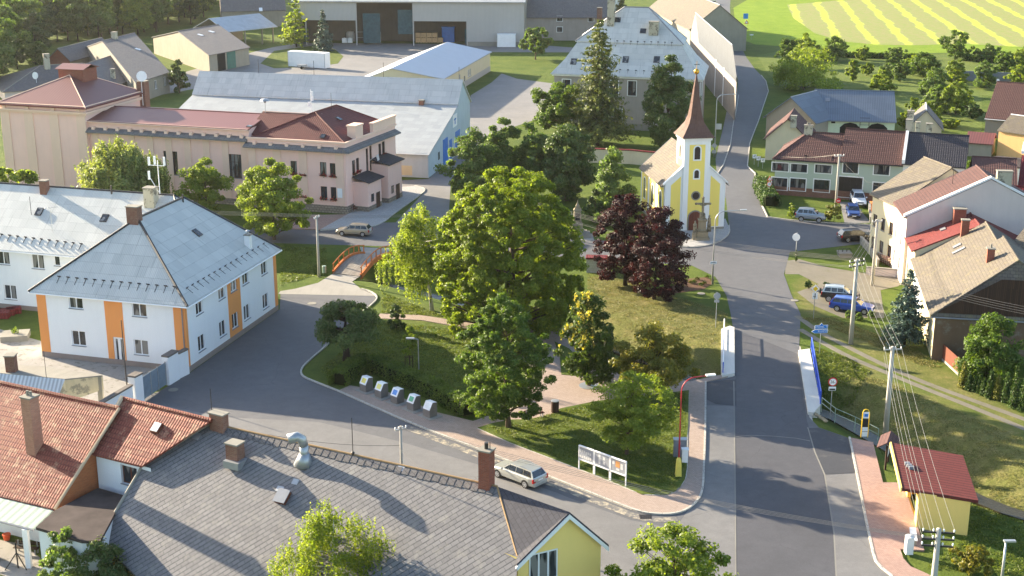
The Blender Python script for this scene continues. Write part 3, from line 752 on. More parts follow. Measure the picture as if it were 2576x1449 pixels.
# meadow with cut swaths
fb = NB('field_swaths'); P = fb.coord('pos')
pa, pb = Vector(gp(2250, 10)), Vector(gp(2367, 110)); fd = (pb - pa).normalized(); fang = math.atan2(fd.y, fd.x)
fn = Vector((-fd.y, fd.x)); per = abs((Vector(gp(2317, 12)) - pa).dot(fn)); off0 = pa.dot(fn)
sx = fb.sep(fb.mapping(P, (1, 1, 1), 0)); cx = fb.math('ADD', fb.math('MULTIPLY', sx[0], fn.x), fb.math('MULTIPLY', sx[1], fn.y))
nz = fb.noise(P, 0.08, 4); wob = fb.math('MULTIPLY', fb.math('SUBTRACT', nz, 0.5), per * 0.5)
ph = fb.math('FRACT', fb.math('DIVIDE', fb.math('ADD', fb.math('SUBTRACT', cx, off0 - per * 0.5), wob), per))
tri = fb.math('ABSOLUTE', fb.math('SUBTRACT', ph, 0.5))
n2 = fb.noise(P, 0.5, 6, 0.7); n3 = fb.noise(P, 2.2, 5, 0.7)
base = fb.mix(fb.ramp(n2, 0.35, 0.65), C(136, 130, 88), C(112, 136, 52))
base = fb.mix(fb.ramp(n3, 0.35, 0.7, 0, 0.55), base, C(150, 140, 108))
sw = fb.ramp(fb.math('ADD', tri, fb.math('MULTIPLY', fb.math('SUBTRACT', n3, 0.5), 0.06)), 0.07, 0.17, 1, 0)
colf = fb.mix(sw, base, fb.mix(fb.ramp(n3, 0.3, 0.7), C(166, 178, 56), C(184, 192, 86)))
fb.bump(n3, 0.6, 0.2)
M['field'] = fb.fin(colf, 0.9, 0.1)
sheet('field', [(1980, 12), (2100, 2), (2300, -6), (2700, -8), (2900, 148), (2570, 118), (2420, 110), (2300, 114), (2200, 112), (2120, 104), (2050, 84), (1995, 45)], 0.03, M['field'])
gm = grassmat('bright_meadow', C(112, 140, 36), C(136, 156, 48), (0.3, 0.28, 0.08), attr=False, k0=-0.3)
sheet('meadow', [(1862, 98), (1850, 60), (1845, 20), (1900, -12), (2700, -40), (3000, 180), (2576, 140), (2400, 132), (2200, 136), (2000, 118), (1900, 112)], 0.015, gm)
# stream
wm = NB('stream_water'); wf = wm.noise(wm.coord('pos'), 3.0, 3); wm.bump(wf, 0.15, 0.05); M['water'] = wm.fin((0.04, 0.035, 0.018), 0.25, 0.25)
mb = MB(); strip(mb, smooth(DITCH, 1), 1.5, -2.4, -1.93); struct('stream', mb, M['water'])
# road bridge over the stream: slab, edge beams
mb = MB(); mb.prism(poly([(1842, 958), (1843, 822), (2014, 872), (2045, 1062), (1960, 1040)]), -0.7, 0.012); struct('bridge_slab', mb, M['concrete'])
sheet('orchard_grass', [(1935, 190), (1905, 140), (1990, 122), (2200, 140), (2400, 138), (2700, 158), (2800, 260), (2470, 240), (2470, 330), (2260, 330), (2250, 222), (1990, 218)], .008, grassmat('orchard_turf', (0.1, 0.15, 0.03), (0.16, 0.2, 0.045), (0.25, 0.24, 0.08), attr=False))
# ---------------------------------------------------------------- building materials
M['wall_white'] = plaster('white_render', C(226, 228, 230), 0.1)
M['orange'] = plaster('orange_render', C(226, 150, 88), 0.1)
M['plinth_grey'] = plaster('plinth_render', C(140, 128, 122), 0.25)
M['roof_fc'] = sheetroof('fibre_cement_sheets', C(200, 200, 194), C(108, 108, 106), 0.18, 0.22, 1.15, 0.5)
M['roof_fc_old'] = sheetroof('old_fibre_cement', C(166, 170, 170), C(104, 106, 106), 0.2, 0.35, 1.3, 0.3, C(120, 112, 98))
M['roof_fc_tan'] = tiles('tan_fibre_cement', C(108, 101, 90), C(96, 88, 78), C(72, 66, 60), 0.5, 0.32, 0.03, moss=C(140, 132, 84), mossk=0.4)
M['roof_white'] = sheetroof('white_sheet_roof', C(180, 184, 190), C(164, 168, 174), 0.25, 0.1, 0, 0.15, C(150, 150, 150))
M['roof_red_rib'] = sheetroof('red_ribbed_sheet', C(122, 74, 68), C(70, 44, 44), 0.42, 0.45, 0, 0.2, C(60, 40, 38), 0.5, 0.4)
M['roof_red_tile'] = tiles('dark_red_tiles', C(116, 60, 56), C(98, 50, 48), C(58, 30, 32), 0.3, 0.36, 0.035, rib=0.3)
M['roof_brown_tile'] = tiles('brown_tiles', C(108, 76, 70), C(92, 64, 60), C(50, 36, 36), 0.3, 0.36, 0.04, rib=0.3)
M['roof_black_tile'] = tiles('anthracite_tiles', C(72, 70, 76), C(62, 60, 66), C(34, 33, 38), 0.3, 0.36, 0.035, rib=0.3)
M['roof_red'] = tiles('bright_red_sheet', C(112, 52, 50), C(104, 48, 46), C(86, 38, 38), 1.2, 0.4, 0.01, var=0.5)
M['roof_maroon'] = tiles('maroon_tiles', C(130, 40, 44), C(112, 34, 38), C(66, 20, 24), 0.3, 0.36, 0.04, rib=0.3)
M['roof_clay'] = tiles('clay_tiles', C(154, 86, 68), C(128, 68, 56), C(82, 36, 32), 0.23, 0.36, 0.05, rib=0.23, var=1.1, moss=C(196, 164, 132), mossk=0.55, rl=.7)
M['roof_slate'] = tiles('diamond_slates', C(124, 122, 122), C(106, 104, 105), C(46, 46, 52), 0.5, 0.34, 0.012, rot=R(-50), var=1.2, moss=C(146, 142, 132), mossk=0.5, rl=.85)
M['roof_grey'] = tiles('grey_slates', C(112, 108, 106), C(98, 94, 94), C(66, 64, 66), 0.4, 0.3, 0.02, rot=R(30), moss=C(130, 122, 108), mossk=0.4)
M['roof_tin'] = sheetroof('grey_tin_sheets', C(172, 180, 186), C(110, 116, 122), 0.6, 0.35, 0.9, 0.5, C(90, 80, 76), 0.5, 0.5)
M['roof_blue'] = sheetroof('blue_grey_corrugated', C(112, 122, 134), C(66, 72, 82), 0.3, 0.5, 1.6, 0.35, C(60, 62, 68))
M['pink'] = plaster('pink_render', C(236, 196, 180), 0.14)
M['pink_dk'] = plaster('pale_orange_render', C(228, 194, 172), 0.12)
M['ledge'] = tiles('grey_ledge_sheets', C(120, 118, 116), C(104, 102, 102), C(66, 66, 68), 0.8, 0.8, 0.03)
M['stone'] = bricks('rubble_stone', C(160, 148, 132), C(128, 118, 106), C(96, 88, 80), 0.5, 0.32, 0, 0.05, var=0.7)
M['tan_wall'] = plaster('tan_render', C(150, 143, 128), 0.4)
M['grey_wall'] = plaster('grey_render', C(156, 148, 140), 0.4)
M['pale_blue_wall'] = plaster('pale_blue_render', C(180, 192, 198), 0.3)
M['green_wall'] = plaster('grey_green_render', C(168, 180, 164), 0.08)
M['mint_wall'] = plaster('mint_render', C(206, 216, 184), 0.15)
M['yellow_wall'] = plaster('yellow_render', C(240, 206, 122), 0.1)
M['lime_wall'] = plaster('lime_yellow_render', C(242, 212, 128), 0.1)
M['cream_wall'] = plaster('cream_render', C(206, 194, 162), 0.2)
M['rose_wall'] = plaster('rose_render', C(206, 192, 184), 0.2)
M['church_yellow'] = plaster('church_yellow', C(238, 214, 112), 0.08)
M['copper'] = tiles('copper_brown_sheets', C(104, 78, 68), C(94, 70, 62), C(84, 50, 46), 0.6, 0.9, 0.015, var=0.6)
M['corr_grey'] = sheetroof('grey_corrugated_wall', C(176, 172, 166), C(130, 126, 122), 0.35, 0.35, 0, 0.25, C(130, 118, 104))
M['wood_dark'] = wood('dark_boards', C(74, 52, 40), C(56, 40, 32), 0.16)
M['wood_red'] = wood('red_brown_boards', C(122, 70, 52), C(104, 58, 46), 0.14)
M['wood_orange'] = plain('orange_stained_wood', C(198, 112, 52), 0.6, 0.3, var=0.18, scale=3)
M['deck'] = wood('grey_decking', C(150, 142, 130), C(128, 120, 110), 0.18)
M['blue_paint'] = plain('blue_paint', C(40, 110, 190), 0.5, 0.4)
M['teal'] = plain('green_gate_paint', C(58, 104, 92), 0.6, 0.3)
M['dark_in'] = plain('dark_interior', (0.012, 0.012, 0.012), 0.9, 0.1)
M['felt'] = plain('roofing_felt', C(70, 62, 60), 0.9, 0.15, var=0.3, scale=0.7)
M['green_tin'] = sheetroof('pale_green_sheets', C(150, 168, 156), C(90, 98, 92), 0.62, 0.5, 0, 0.15)
M['silver_sheet'] = sheetroof('bright_ribbed_sheet', C(206, 210, 214), C(110, 114, 118), 0.36, 0.6, 0, 0.1, metal=0.2)
M['net'] = plain('green_blue_net', C(58, 84, 90), 0.9, 0.1, var=0.3)
V2 = lambda p: Vector((p[0], p[1]))
def mid(a, b, t=0.5): return V2(a) * (1 - t) + V2(b) * t
def perp_back(FL, FR, d):
    t = (V2(FR) - V2(FL)).normalized(); n = Vector((-t.y, t.x)); return V2(FR) + n * d
# ---------------------------------------------------------------- orange and white residential block
H = House('apartment_block', 'white two-storey block with orange corner strips and grey hipped roof', 'building', gp(108, 897), gp(476, 937), gp(700, 779))
e = 7.1
for px, py in ((190, 757), (350, 777)): H.win('F', px, py, 1.5, 1.55)
for px, py in ((198, 851), (355, 874)): H.win('F', px, py, 1.5, 1.5)
for px, py in ((501, 770), (557, 733), (587, 714), (617, 696), (664, 672)): H.win('R', px, py, 1.35, 1.55)
for px, py in ((507, 862), (560, 826), (591, 806), (621, 785), (668, 757)): H.win('R', px, py, 1.35, 1.55)
u, z = H.F['F'].pix(301, 888); H.winat('F', u, 1.5, 1.15, 2.6, name='door', nx=2, nz=1, sill=None, frame='white_frame', fw=.2)
H.walls(e, M['wall_white'], plinth=M['plinth_grey'], ph=0.55)
F_, R_ = H.F['F'], H.F['R']
def panel(f, u0, u1, z0, z1, mat, name='facade_strip', o=0.004, th=0.02, skip=()):
    mb = MB(); us = sorted({u0, u1} | {x for s in skip for x in s[:2] if u0 < x < u1})
    for a, b in zip(us[:-1], us[1:]):
        c = (a + b) / 2; zz = [(z0, z1)]
        for s in skip:
            if s[0] < c < s[1]: zz = [(p, q) for lo, hi in zz for p, q in ((lo, min(hi, s[2])), (max(lo, s[3]), hi)) if q > p + 0.01]
        for p, q in zz: f.box(mb, a, b, p, q, -0.05, o + th)
    return mb.build(name, mat, H.root)
u1, _ = F_.pix(120, 800); panel(F_, -0.024, u1, 0.56, e - 0.05, M['orange'])
u0, _ = F_.pix(265, 800); u1, _ = F_.pix(310, 800); panel(F_, u0, u1, 0.56, e - 0.05, M['orange'], skip=H.holes['F'])
u0, _ = F_.pix(437, 800); panel(F_, u0, F_.len + 0.024, 0.56, e - 0.05, M['orange'])
panel(R_, -0.02, 0.35, 0.56, e - 0.05, M['orange'])
u0, _ = R_.pix(574, 770); u1, _ = R_.pix(606, 760); panel(R_, u0, u1, 0.56, e - 0.05, M['orange'], skip=H.holes['R'])
u0, _ = R_.pix(689, 700); panel(R_, u0, R_.len + 0.024, 0.56, e - 0.05, M['orange'])
H.roof(e, 12.9, M['roof_fc'], 'y', h0=6.2, h1=4.6, ov=0.55, cap=M['dark_metal'], gut=M['white_paint'], capr=0.14)
H.guards((105, 692), (440, 722), 16); H.guards((470, 725), (690, 598), 17)
p = H.on(352, 560); stack(H.root, p + Vector((-0.6, 0.4, 0)), F_.t, 1.2, 0.9, 1.5, M['brick_old'])
H.skylight(496, 586, 0.8, 1.0); H.mast(348, 545, 3.2); H.mast(461, 508, 0.8, 0.09)
c = H.chimney(625, 620, 0.6, 0.5, 1.2, M['white_paint'], cap=True)
mb = MB(); mb.lathe(c.location + org(H.root) + H.on(625, 620) + Vector((0, 0, 1.3)) - org(H.root), [(0.1, 0), (0.1, 0.35), (0.28, 0.36), (0.02, 0.5)], 8); mb.build('chimney_pot', M['galv'], c)
mb = MB(); mb.tube([F_.pt(F_.len - 0.25, e - 0.2, 0.12), F_.pt(F_.len - 0.25, 0.2, 0.12)], 0.06, 6); mb.build('downpipe', M['gutter'], H.root)
B1 = H
# rear wing
f0 = H.loc(-42, 12.3); f1 = H.loc(10, 12.3); b1 = H.loc(10, 25)
H = House('apartment_wing', 'long white rear wing under pale ribbed roof behind orange-striped block', 'building', f0, f1, b1)
for px, py in ((8, 647), (95, 658)): H.win('F', px, py, 1.5, 1.6)
H.win('F', 143, 656, 0.7, 1.1, nx=1); H.win('F', 26, 735, 1.5, 1.6)
H.walls(7.1, M['wall_white'], plinth=M['plinth_grey'], ph=0.5)
H.roof(7.1, 12.2, M['roof_fc'], 'x', h1=5, ov=0.5, cap=M['dark_metal'], gut=M['white_paint'], capr=0.12)
H.guards((5, 590), (205, 614), 11)
H.chimney(113, 482, 0.8, 0.7, 1.2, M['brick_old']); H.chimney(381, 512, 1.2, 1.0, 1.7, M['chim_plaster'])
H.skylight(99, 533, 0.8, 1.0); H.skylight(263, 549, 0.8, 1.0); H.mast(79, 540, 2.0); H.mast(281, 487, 0.9, 0.1)
p = H.on(132, 582); mb = MB(); mb.tube([p, p + Vector((0, 0, 2.6))], 0.03, 5); mb.tube([p + Vector((-0.7, 0, 2.5)), p + Vector((0.7, 0.3, 2.6))], 0.03, 5)
for i in range(5): q_ = p + Vector((-0.6 + i * 0.3, 0.05 * i, 2.55)); mb.tube([q_ - Vector((0.1, -0.3, 0)), q_ + Vector((0.1, -0.3, 0))], 0.015, 4)
mb.build('aerial', M['galv'], H.root)
p = H.on(381, 512) + Vector((0.9, 0.3, 1.0)); mb = MB(); mb.tube([p, p + Vector((0, 0, 3.6))], 0.05, 6); mb.tube([p + Vector((-0.9, 0, 3.1)), p + Vector((0.7, 0, 3.0))], 0.04, 5); mb.tube([p + Vector((-1, 0, 1.9)), p], 0.04, 5)
for dx, dz in ((-0.9, 3.5), (0.7, 3.5), (-0.3, 3.6), (-1.0, 2.0)): mb.cbox(p + Vector((dx, 0, dz)), (0.22, 0.15, 0.9))
mb.build('antenna_mast', M['white_paint'], H.root)
# ---------------------------------------------------------------- pink culture hall
Q, QL, QR = V2(gp(874, 539)), V2(gp(233, 492)), V2(gp(998, 480))
ft = (Q - QL).normalized(); fn_ = Vector((-ft.y, ft.x))
xm = QL + ft * (ft.dot(V2(gp(632, 521)) - QL))
H = House('culture_hall', 'pink hall with row of tall windows and red ribbed roof over ledge', 'building', QL + fn_ * 0.6, xm + fn_ * 0.6, xm + fn_ * 13)
H.win('F', 430, 410, 2.2, 3.4, frame='brown_frame', nx=4, nz=3); H.win('F', 590, 418, 2.2, 3.4, frame='brown_frame', nx=4, nz=3); H.win('F', 265, 398, 2.2, 3.4, frame='brown_frame', nx=4, nz=3)
H.walls(11.0, M['pink'], plinth=M['stone'], ph=0.9)
f = H.F['F']
for i in range(9):
    u = f.len * (i + 0.15) / 8.6; mb = MB(); f.box(mb, u, u + 1.0, 0.95, 9.2, 0, 0.1); mb.build('pilaster', M['pink_dk'], H.root)
mb = MB(); a = 9.95; mb.add([f.pt(0, a, 0.02), f.pt(f.len, a, 0.02), f.pt(f.len, a - 0.45, 0.95), f.pt(0, a - 0.45, 0.95), f.pt(0, a - 0.65, 0.95), f.pt(f.len, a - 0.65, 0.95), f.pt(f.len, a - 0.65, 0.02), f.pt(0, a - 0.65, 0.02)], [(3, 2, 1, 0), (4, 5, 2, 3), (7, 6, 5, 4), (0, 7, 4, 3), (1, 2, 5, 6)])
mb.build('ledge', M['ledge'], H.root)
for i in range(13):
    u = f.len * (i + 0.5) / 13; mb = MB(); f.box(mb, u - 0.25, u + 0.25, 9.7, 10.15, -0.05, 0.5); mb.build('ledge_block', M['pink_dk'], H.root)
mb = MB(); f.box(mb, -0.1, f.len, 10.75, 11.0, 0.0, 0.22); mb.build('cornice', M['pink_dk'], H.root)
zr = hz(H.loc(15, 6.2), 279); H.roof(11.0, zr, M['roof_red_rib'], 'x', ov=0.35, og=0.05, cap=M['roof_red_rib'], gut=M['pink_dk'], capr=0.1)
H.skylight(628, 318, 0.8, 0.6)
# taller stage block on the left
TL = QL - ft * 14.2
H = House('stage_tower', 'tall pink block with hipped red sheet roof and boxy roof turret', 'building', TL, QL, QL + fn_ * 15)
H.walls(13.1, M['pink'], plinth=M['stone'], ph=0.9)
f, r = H.F['F'], H.F['R']
for u in (0, 4.0, 8.2, 12.7):
    mb = MB(); f.box(mb, u, u + 1.5, 0.95, 11.7, 0, 0.12); mb.build('pilaster', M['pink_dk'], H.root)
mb = MB()
for zz, o in ((11.75, 0.3), (12.0, 0.45)): f.box(mb, -o, f.len + o, zz, zz + 0.23, 0.0, o); r.box(mb, 0, r.len, zz, zz + 0.23, 0.0, o)
f.box(mb, -0.3, f.len + 0.3, 12.85, 13.08, 0.0, 0.3); r.box(mb, 0, r.len, 12.85, 13.08, 0.0, 0.3); mb.build('cornice', M['pink_dk'], H.root)
for u in (0.8, 4.7, 9.0, 13.2):
    mb = MB(); f.box(mb, u - 0.3, u + 0.3, 12.25, 12.6, 0.0, 0.3); mb.build('cornice_block', M['pink_dk'], H.root)
H.roof(13.1, 16.2, M['roof_red_rib'], 'y', h0=7.5, h1=5, ov=0.5, cap=M['pink_dk'], gut=M['roof_red'], capr=0.08)
c = Vector((*H.loc(7.3, 9.3), 15.6)); g = math.atan2(ft.y, ft.x)
mb = MB(); mb.cbox(c + Vector((0, 0, 0.4)), (4.2, 3.6, 2.2), g); tr_ = mb.build('roof_turret', M['brick_red'], H.root)
mb = MB(); a = 2.4; P_ = lambda x, y, zz: c + Vector((ft.x * x - ft.y * y, ft.y * x + ft.x * y, zz))
solid(mb, [[P_(-a, -2.1, 1.5), P_(a, -2.1, 1.5), P_(a, 0, 2.1), P_(-a, 0, 2.1)], [P_(a, 2.1, 1.5), P_(-a, 2.1, 1.5), P_(-a, 0, 2.1), P_(a, 0, 2.1)]], 0.1); mb.build('turret_roof', M['roof_red_rib'], tr_)
p = Vector((*(QL + fn_ * 15.3 + ft * 0.3), 12.5)); ck = stack(H.root, p, ft, 1.3, 1.3, 2.0, M['brick_old'], under=2.5)
mb = MB(); mb.tube([p + Vector((0, -0.7, -1.6)), p + Vector((0, -0.7, 2.6))], 0.05, 6); q_ = p + Vector((0.1, -0.8, 2.9)); mb.tube([q_, q_ + Vector((0.1, -0.2, 0.02))], [0.75, 0.8], 16); mb.build('satellite_dish', M['white_paint'], H.root)
# front office block on the right
H = House('hall_offices', 'pink two-storey front block with parapet, geranium window boxes and dark red hipped roof', 'building', xm, Q, QR)
e = 9.0
for px, py in ((739, 422), (763, 424), (813, 425), (838, 428)): H.win('F', px, py, 0.95, 1.9, frame='brown_frame', flowers=True)
for px, py in ((690, 480), (740, 480), (764, 480), (815, 485), (840, 487)): H.win('F', px, py, 0.95, 1.8, frame='brown_frame', flowers=True)
for px, py in ((890, 421), (900, 415), (956, 379), (965, 373)): H.win('R', px, py, 0.9, 2.0, frame='brown_frame', flowers=True)
for px, py in ((924, 405), (933, 398)): H.win('R', px, py, 0.7, 3.6, frame='brown_frame', nz=4, sill=None)
H.walls(e + 1.0, M['pink'], plinth=M['stone'], ph=1.1)
f, r = H.F['F'], H.F['R']
for u in (0.0, 3.8, 7.7, f.len - 1.5):
    mb = MB(); f.box(mb, u, u + 1.2, 1.15, 8.5, 0, 0.1); mb.build('pilaster', M['pink_dk'], H.root)
mb = MB(); f.box(mb, -0.1, f.len + 0.25, e + 0.8, e + 1.05, 0.0, 0.25); r.box(mb, 0.0, r.len, e + 0.8, e + 1.05, 0.0, 0.25); mb.build('cornice', M['pink_dk'], H.root)
mb = MB(); a = 9.25
for ff, x0, x1 in ((f, -0.3, f.len + 0.85), (r, -0.85, r.len)):
    mb.add([ff.pt(x0, a, 0.02), ff.pt(x1, a, 0.02), ff.pt(x1, a - 0.45, 0.95), ff.pt(x0, a - 0.45, 0.95), ff.pt(x0, a - 0.6, 0.95), ff.pt(x1, a - 0.6, 0.95), ff.pt(x1, a - 0.6, 0.02), ff.pt(x0, a - 0.6, 0.02)], [(3, 2, 1, 0), (4, 5, 2, 3), (7, 6, 5, 4), (0, 7, 4, 3), (1, 2, 5, 6)])
mb.build('ledge', M['ledge'], H.root)
for i in range(6):
    u = f.len * (i + 0.5) / 6; mb = MB(); f.box(mb, u - 0.22, u + 0.22, 9.05, 9.45, -0.05, 0.45); mb.build('ledge_block', M['pink_dk'], H.root)
c4 = [H.loc(0.5, 0.5), H.loc(f.len - 0.5, 0.5), H.loc(f.len - 0.5, r.len - 0.5), H.loc(0.5, r.len - 0.5)]
H.roof(e + 1.0, 12.9, M['roof_red_tile'], 'y', h0=5.2, h1=3.0, ov=0.1, cap=M['roof_red_tile'], c=c4, capr=0.12)
H.skylight(812, 343, 0.7, 0.8); H.skylight(853, 299, 0.7, 0.9); H.mast(834, 276, 2.4)
mb = MB(); r.box(mb, 3.0, 5.2, e + 0.9, e + 2.6, -1.2, 0.1); r.box(mb, 2.9, 5.3, e + 2.6, e + 2.8, -1.3, 0.2); mb.build('parapet_pillar', M['pink_dk'], H.root)
mb = MB(); r.box(mb, 8.3, r.len, e + 0.9, e + 2.1, -0.4, 0.1); r.box(mb, 8.2, r.len + 0.1, e + 2.1, e + 2.3, -0.5, 0.2); mb.build('parapet', M['pink_dk'], H.root)
# low red roof between hall and offices
c4 = [H.loc(-1.0, 1.5), H.loc(f.len * 0.55, 1.5), H.loc(f.len * 0.55, 11), H.loc(-1.0, 11)]
H.roof(e + 1.2, 12.5, M['roof_red_tile'], 'x', ov=0.1, c=c4, cap=M['pink_dk'], og=0.05)
p = Vector((*H.loc(-0.5, 6), 12.3)); mb = MB(); mb.tube([p, p + Vector((0, 0, 1.7))], 0.04, 5); mb.lathe(p + Vector((0, 0, 1.5)), [(0.15, 0), (0.2, 0.25), (0.7, 0.3), (0.45, 0.55), (0.1, 0.65)], 10); mb.build('siren', M['galv'], H.root)
p = Vector((*H.loc(5.0, 9), 12.0)); mb = MB(); mb.tube([p, p + Vector((0, 0, 3.5))], 0.05, 5)
for zz in (1.4, 2.2, 2.9): mb.cbox(p + Vector((0.2 if zz > 2 else -0.3, 0, zz)), (0.3, 0.2, 0.6))
mb.build('antenna_mast', M['white_paint'], H.root)
# entrance porches with dark roofs
for u0, u1, dd, hh in ((1.9, 6.0, 2.3, 4.2), (7.6, 12.0, 2.6, 5.6)):
    mb = MB(); r.box(mb, u0, u1, 0.06, hh, 0.003, dd); x = mb.build('porch', M['pink'], H.root)
    mb = MB(); r.box(mb, u0 - 0.02, u1 + 0.02, 0.06, 0.8, 0.003, dd + 0.03); mb.build('plinth', M['stone'], x)
    mb = MB(); a = [r.pt(u0 - 0.3, hh + 0.75, 0.05), r.pt(u1 + 0.3, hh + 0.75, 0.05), r.pt(u1 + 0.3, hh + 0.1, dd + 0.4), r.pt(u0 - 0.3, hh + 0.1, dd + 0.4)]; solid(mb, [a], 0.14); mb.build('porch_roof', M['roof_black_tile'], x)
    mb = MB(); r.box(mb, u0 + 2.4, u0 + 3.5, 0.15, 2.3, dd + 0.01, dd + 0.07); mb.build('door', M['brown_frame'], x)
    mb = MB(); r.box(mb, u0 + 0.9, u0 + 1.7, 1.3, 2.4, dd + 0.01, dd + 0.05); mb.build('window', M['glass'], x)
mb = MB(); f.box(mb, f.len - 1.3, f.len - 0.6, 2.3, 3.6, 0.11, 0.17); mb.build('notice_board', M['white_paint'], H.root)
mb = MB(); p = r.pt(7.0, 6.2, 0.1); mb.tube([p, p + r.n.to_3d() * 1.4 + Vector((0, 0, 1.0))], 0.03, 5); fl = mb.build('flag_pole', M['white_paint'], H.root)
mb = MB(); q_ = p + r.n.to_3d() * 1.0 + Vector((0, 0, 0.7)); mb.face([q_, q_ + r.n.to_3d() * 0.4 + Vector((0, 0, .3)), q_ + Vector((0.5, -.2, -.5)), q_ + Vector((0.2, -.1, -.7))]); mb.build('flag', M['white_paint'], fl)
OFF = H
# ---------------------------------------------------------------- long warehouse with two-pitch roof
WA, WB = V2(gp(1078, 448)), V2(gp(1183, 362)); wt = (WB - WA); wl = wt.length; wt = wt / wl; wf = Vector((wt.y, -wt.x))
ridge_l = V2(gp(505, 178, 12.0)); W_len = (WA + wt * wl * 0.79 - ridge_l).length
wdir = (ridge_l - (WA + wt * wl * 0.79)).normalized()
H = House('warehouse', 'long pale warehouse with two-pitch ribbed roof behind the pink hall', 'warehouse', WA + wdir * W_len, WA, WB)
ze, tb, zb, tr, zr = 3.85, 0.66 * wl, hz(WA + wt * wl * 0.66, 264), 0.79 * wl, 12.0
mb = MB()
for k in 'FKL': H.F[k].wall(mb, 0, ze if k == 'F' else 6.0, H.holes[k])
r = H.F['R']; prof = [(0, 0), (wl, 0), (wl, 7.4), (tr, zr - 0.1), (tb, zb - 0.1), (0, ze - 0.05)]
mb.face([r.pt(u, z) for u, z in prof]); Lf = H.F['L']; mb.face([Lf.pt(Lf.len - u, z) for u, z in prof][::-1]); mb.build('wall', M['pale_blue_wall'], H.root)
P = lambda a, u, z: Vector((*(WA + wdir * a + wt * u), z))
for nm, u0, z0, u1, z1, mt in (('lower_roof', -0.5, ze - 0.15, tb + 0.3, zb, 'roof_fc_old'), ('upper_roof', tb, zb + 0.12, tr, zr, 'roof_fc'), ('back_roof', tr, zr, wl + 0.5, 7.3, 'roof_fc')):
    mb = MB(); fs = [[P(-0.25, u0, z0), P(-0.25, u1, z1), P(W_len + 0.25, u1, z1), P(W_len + 0.25, u0, z0)]]; solid(mb, fs, 0.14); mb.build(nm, M[mt], H.root); H.roofs += fs
mb = MB(); f = H.F['F']
for i in range(3): f.box(mb, f.len - 9.2 + i * 1.35, f.len - 8.5 + i * 1.35, 2.4, 3.0, -0.05, 0.03)
mb.build('air_vents', M['dark_frame'], H.root)
mb = MB(); f.box(mb, f.len - 9.6, f.len - 2.6, 0.3, 1.8, 0, 0.02); mb.build('render_patch', M['cream_wall'], H.root)
for u0, u1, zt in ((9.2, 12.2, 4.2), (13.4, 15.0, 3.4), (17.5, 20.5, 4.0)):
    mb = MB(); r.box(mb, u0, u1, 0.05, zt, 0.0, 0.08); mb.build('door', M['blue_paint'], H.root)
mb = MB(); r.box(mb, 15.8, 18.6, 5.0, 7.0, 0, 0.08); sg = mb.build('sign_board', M['white_paint'], H.root)
mb = MB(); r.box(mb, 16.9, 17.4, 5.4, 6.4, 0.081, 0.1); r.box(mb, 16.5, 17.9, 6.1, 6.35, 0.081, 0.1); mb.build('sign_emblem', M['blue_paint'], sg)
mb = MB(); r.box(mb, 6.0, 7.0, 1.6, 2.8, 0, 0.05); mb.build('window', M['glass'], H.root)
H.chimney(1061, 263, 0.8, 0.8, 0.7, M['brick_old'])
for x in (651, 790, 965, 1155): H.mast(x, 184 + (x - 651) * 0.03, 2.4, 0.04)
# ---------------------------------------------------------------- white sheet hall
a, b = V2(gp(1130, 242)), V2(gp(1235, 205)); g0 = V2(gp(849, 186, 4.0))
e = 4.6; apx = V2(gp(986, 171, 7.6)); ar = V2(gp(1114, 197, e)); al = apx * 2 - ar; br = V2(gp(1233, 130, e))
H = House('sheet_hall', 'low cream and grey hall with bright white sheet roof', 'building', al, ar, br)
H.winat('R', 14.5, 2.6, 1.2, 1.6); H.winat('R', 22.5, 2.6, 1.2, 1.6); H.winat('R', 24.2, 2.6, 1.2, 1.6)
H.winat('R', 19.0, 1.3, 1.2, 2.4, name='door', nx=1, sill=None)
H.walls(e, M['cream_wall'], plinth=M['corr_grey'], ph=1.3, gables=(('F', 0.5, 7.5), ('K', 0.5, 7.5)))
H.roof(e, 7.6, M['roof_white'], 'y', ov=0.3, og=0.4, gut=M['gutter'])
# ---------------------------------------------------------------- big barn with open bays
a, b = V2(gp(742, 113)), V2(gp(1318, 117)); H = House('open_barn', 'huge corrugated grey barn with open bays full of crates', 'barn', a, b, perp_back(a, b, 20))
f = H.F['F']; U = lambda x, y=80: f.pix(x, y)[0]; Z = lambda y, x=1000: f.pix(x, y)[1]
ub = [0, U(770), U(897), U(1040), U(1175), f.len]
mb = MB(); f.box(mb, 0, ub[2], Z(52), 12.0, -0.15, 0); f.box(mb, ub[3], ub[4], Z(53), 12.0, -0.15, 0); f.box(mb, ub[4], ub[5], 1.2, 12.0, -0.15, 0); f.box(mb, ub[2], ub[3], 11.4, 12, -0.15, 0); mb.build('wall', M['corr_grey'], H.root)
mb = MB(); f.box(mb, ub[4], ub[5], 0, 1.2, -0.2, 0.02); mb.build('plinth', M['old_concrete'], H.root)
mb = MB()
for k in 'RKL': H.F[k].wall(mb, 0, 12)
mb.build('side_wall', M['tan_wall'], H.root)
mb = MB(); f.box(mb, 0.2, ub[4], 0.02, 11, -11, -10.6); mb.build('inner_wall', plaster('shade_dark_wall', C(92, 86, 80), .5), H.root)  # inner wall colour darkened to stand in for the shade inside the bays
for i, u in enumerate(ub[1:5]):
    mb = MB(); f.box(mb, u - 0.15, u + 0.15, 0, 12, -0.3, 0.06); mb.build('post', M['corr_grey'], H.root)
for u0, u1, z0, z1 in ((U(912), U(955), 0.5, 8.5), (U(1000), U(1038), 3, 9.5), (U(760), U(772), 0.2, 4.5), (U(1168), U(1175), 0.5, 4.5)):
    mb = MB(); f.box(mb, u0, u1, z0, z1, -1.2, -1.1); mb.build('netting', M['net'], H.root)
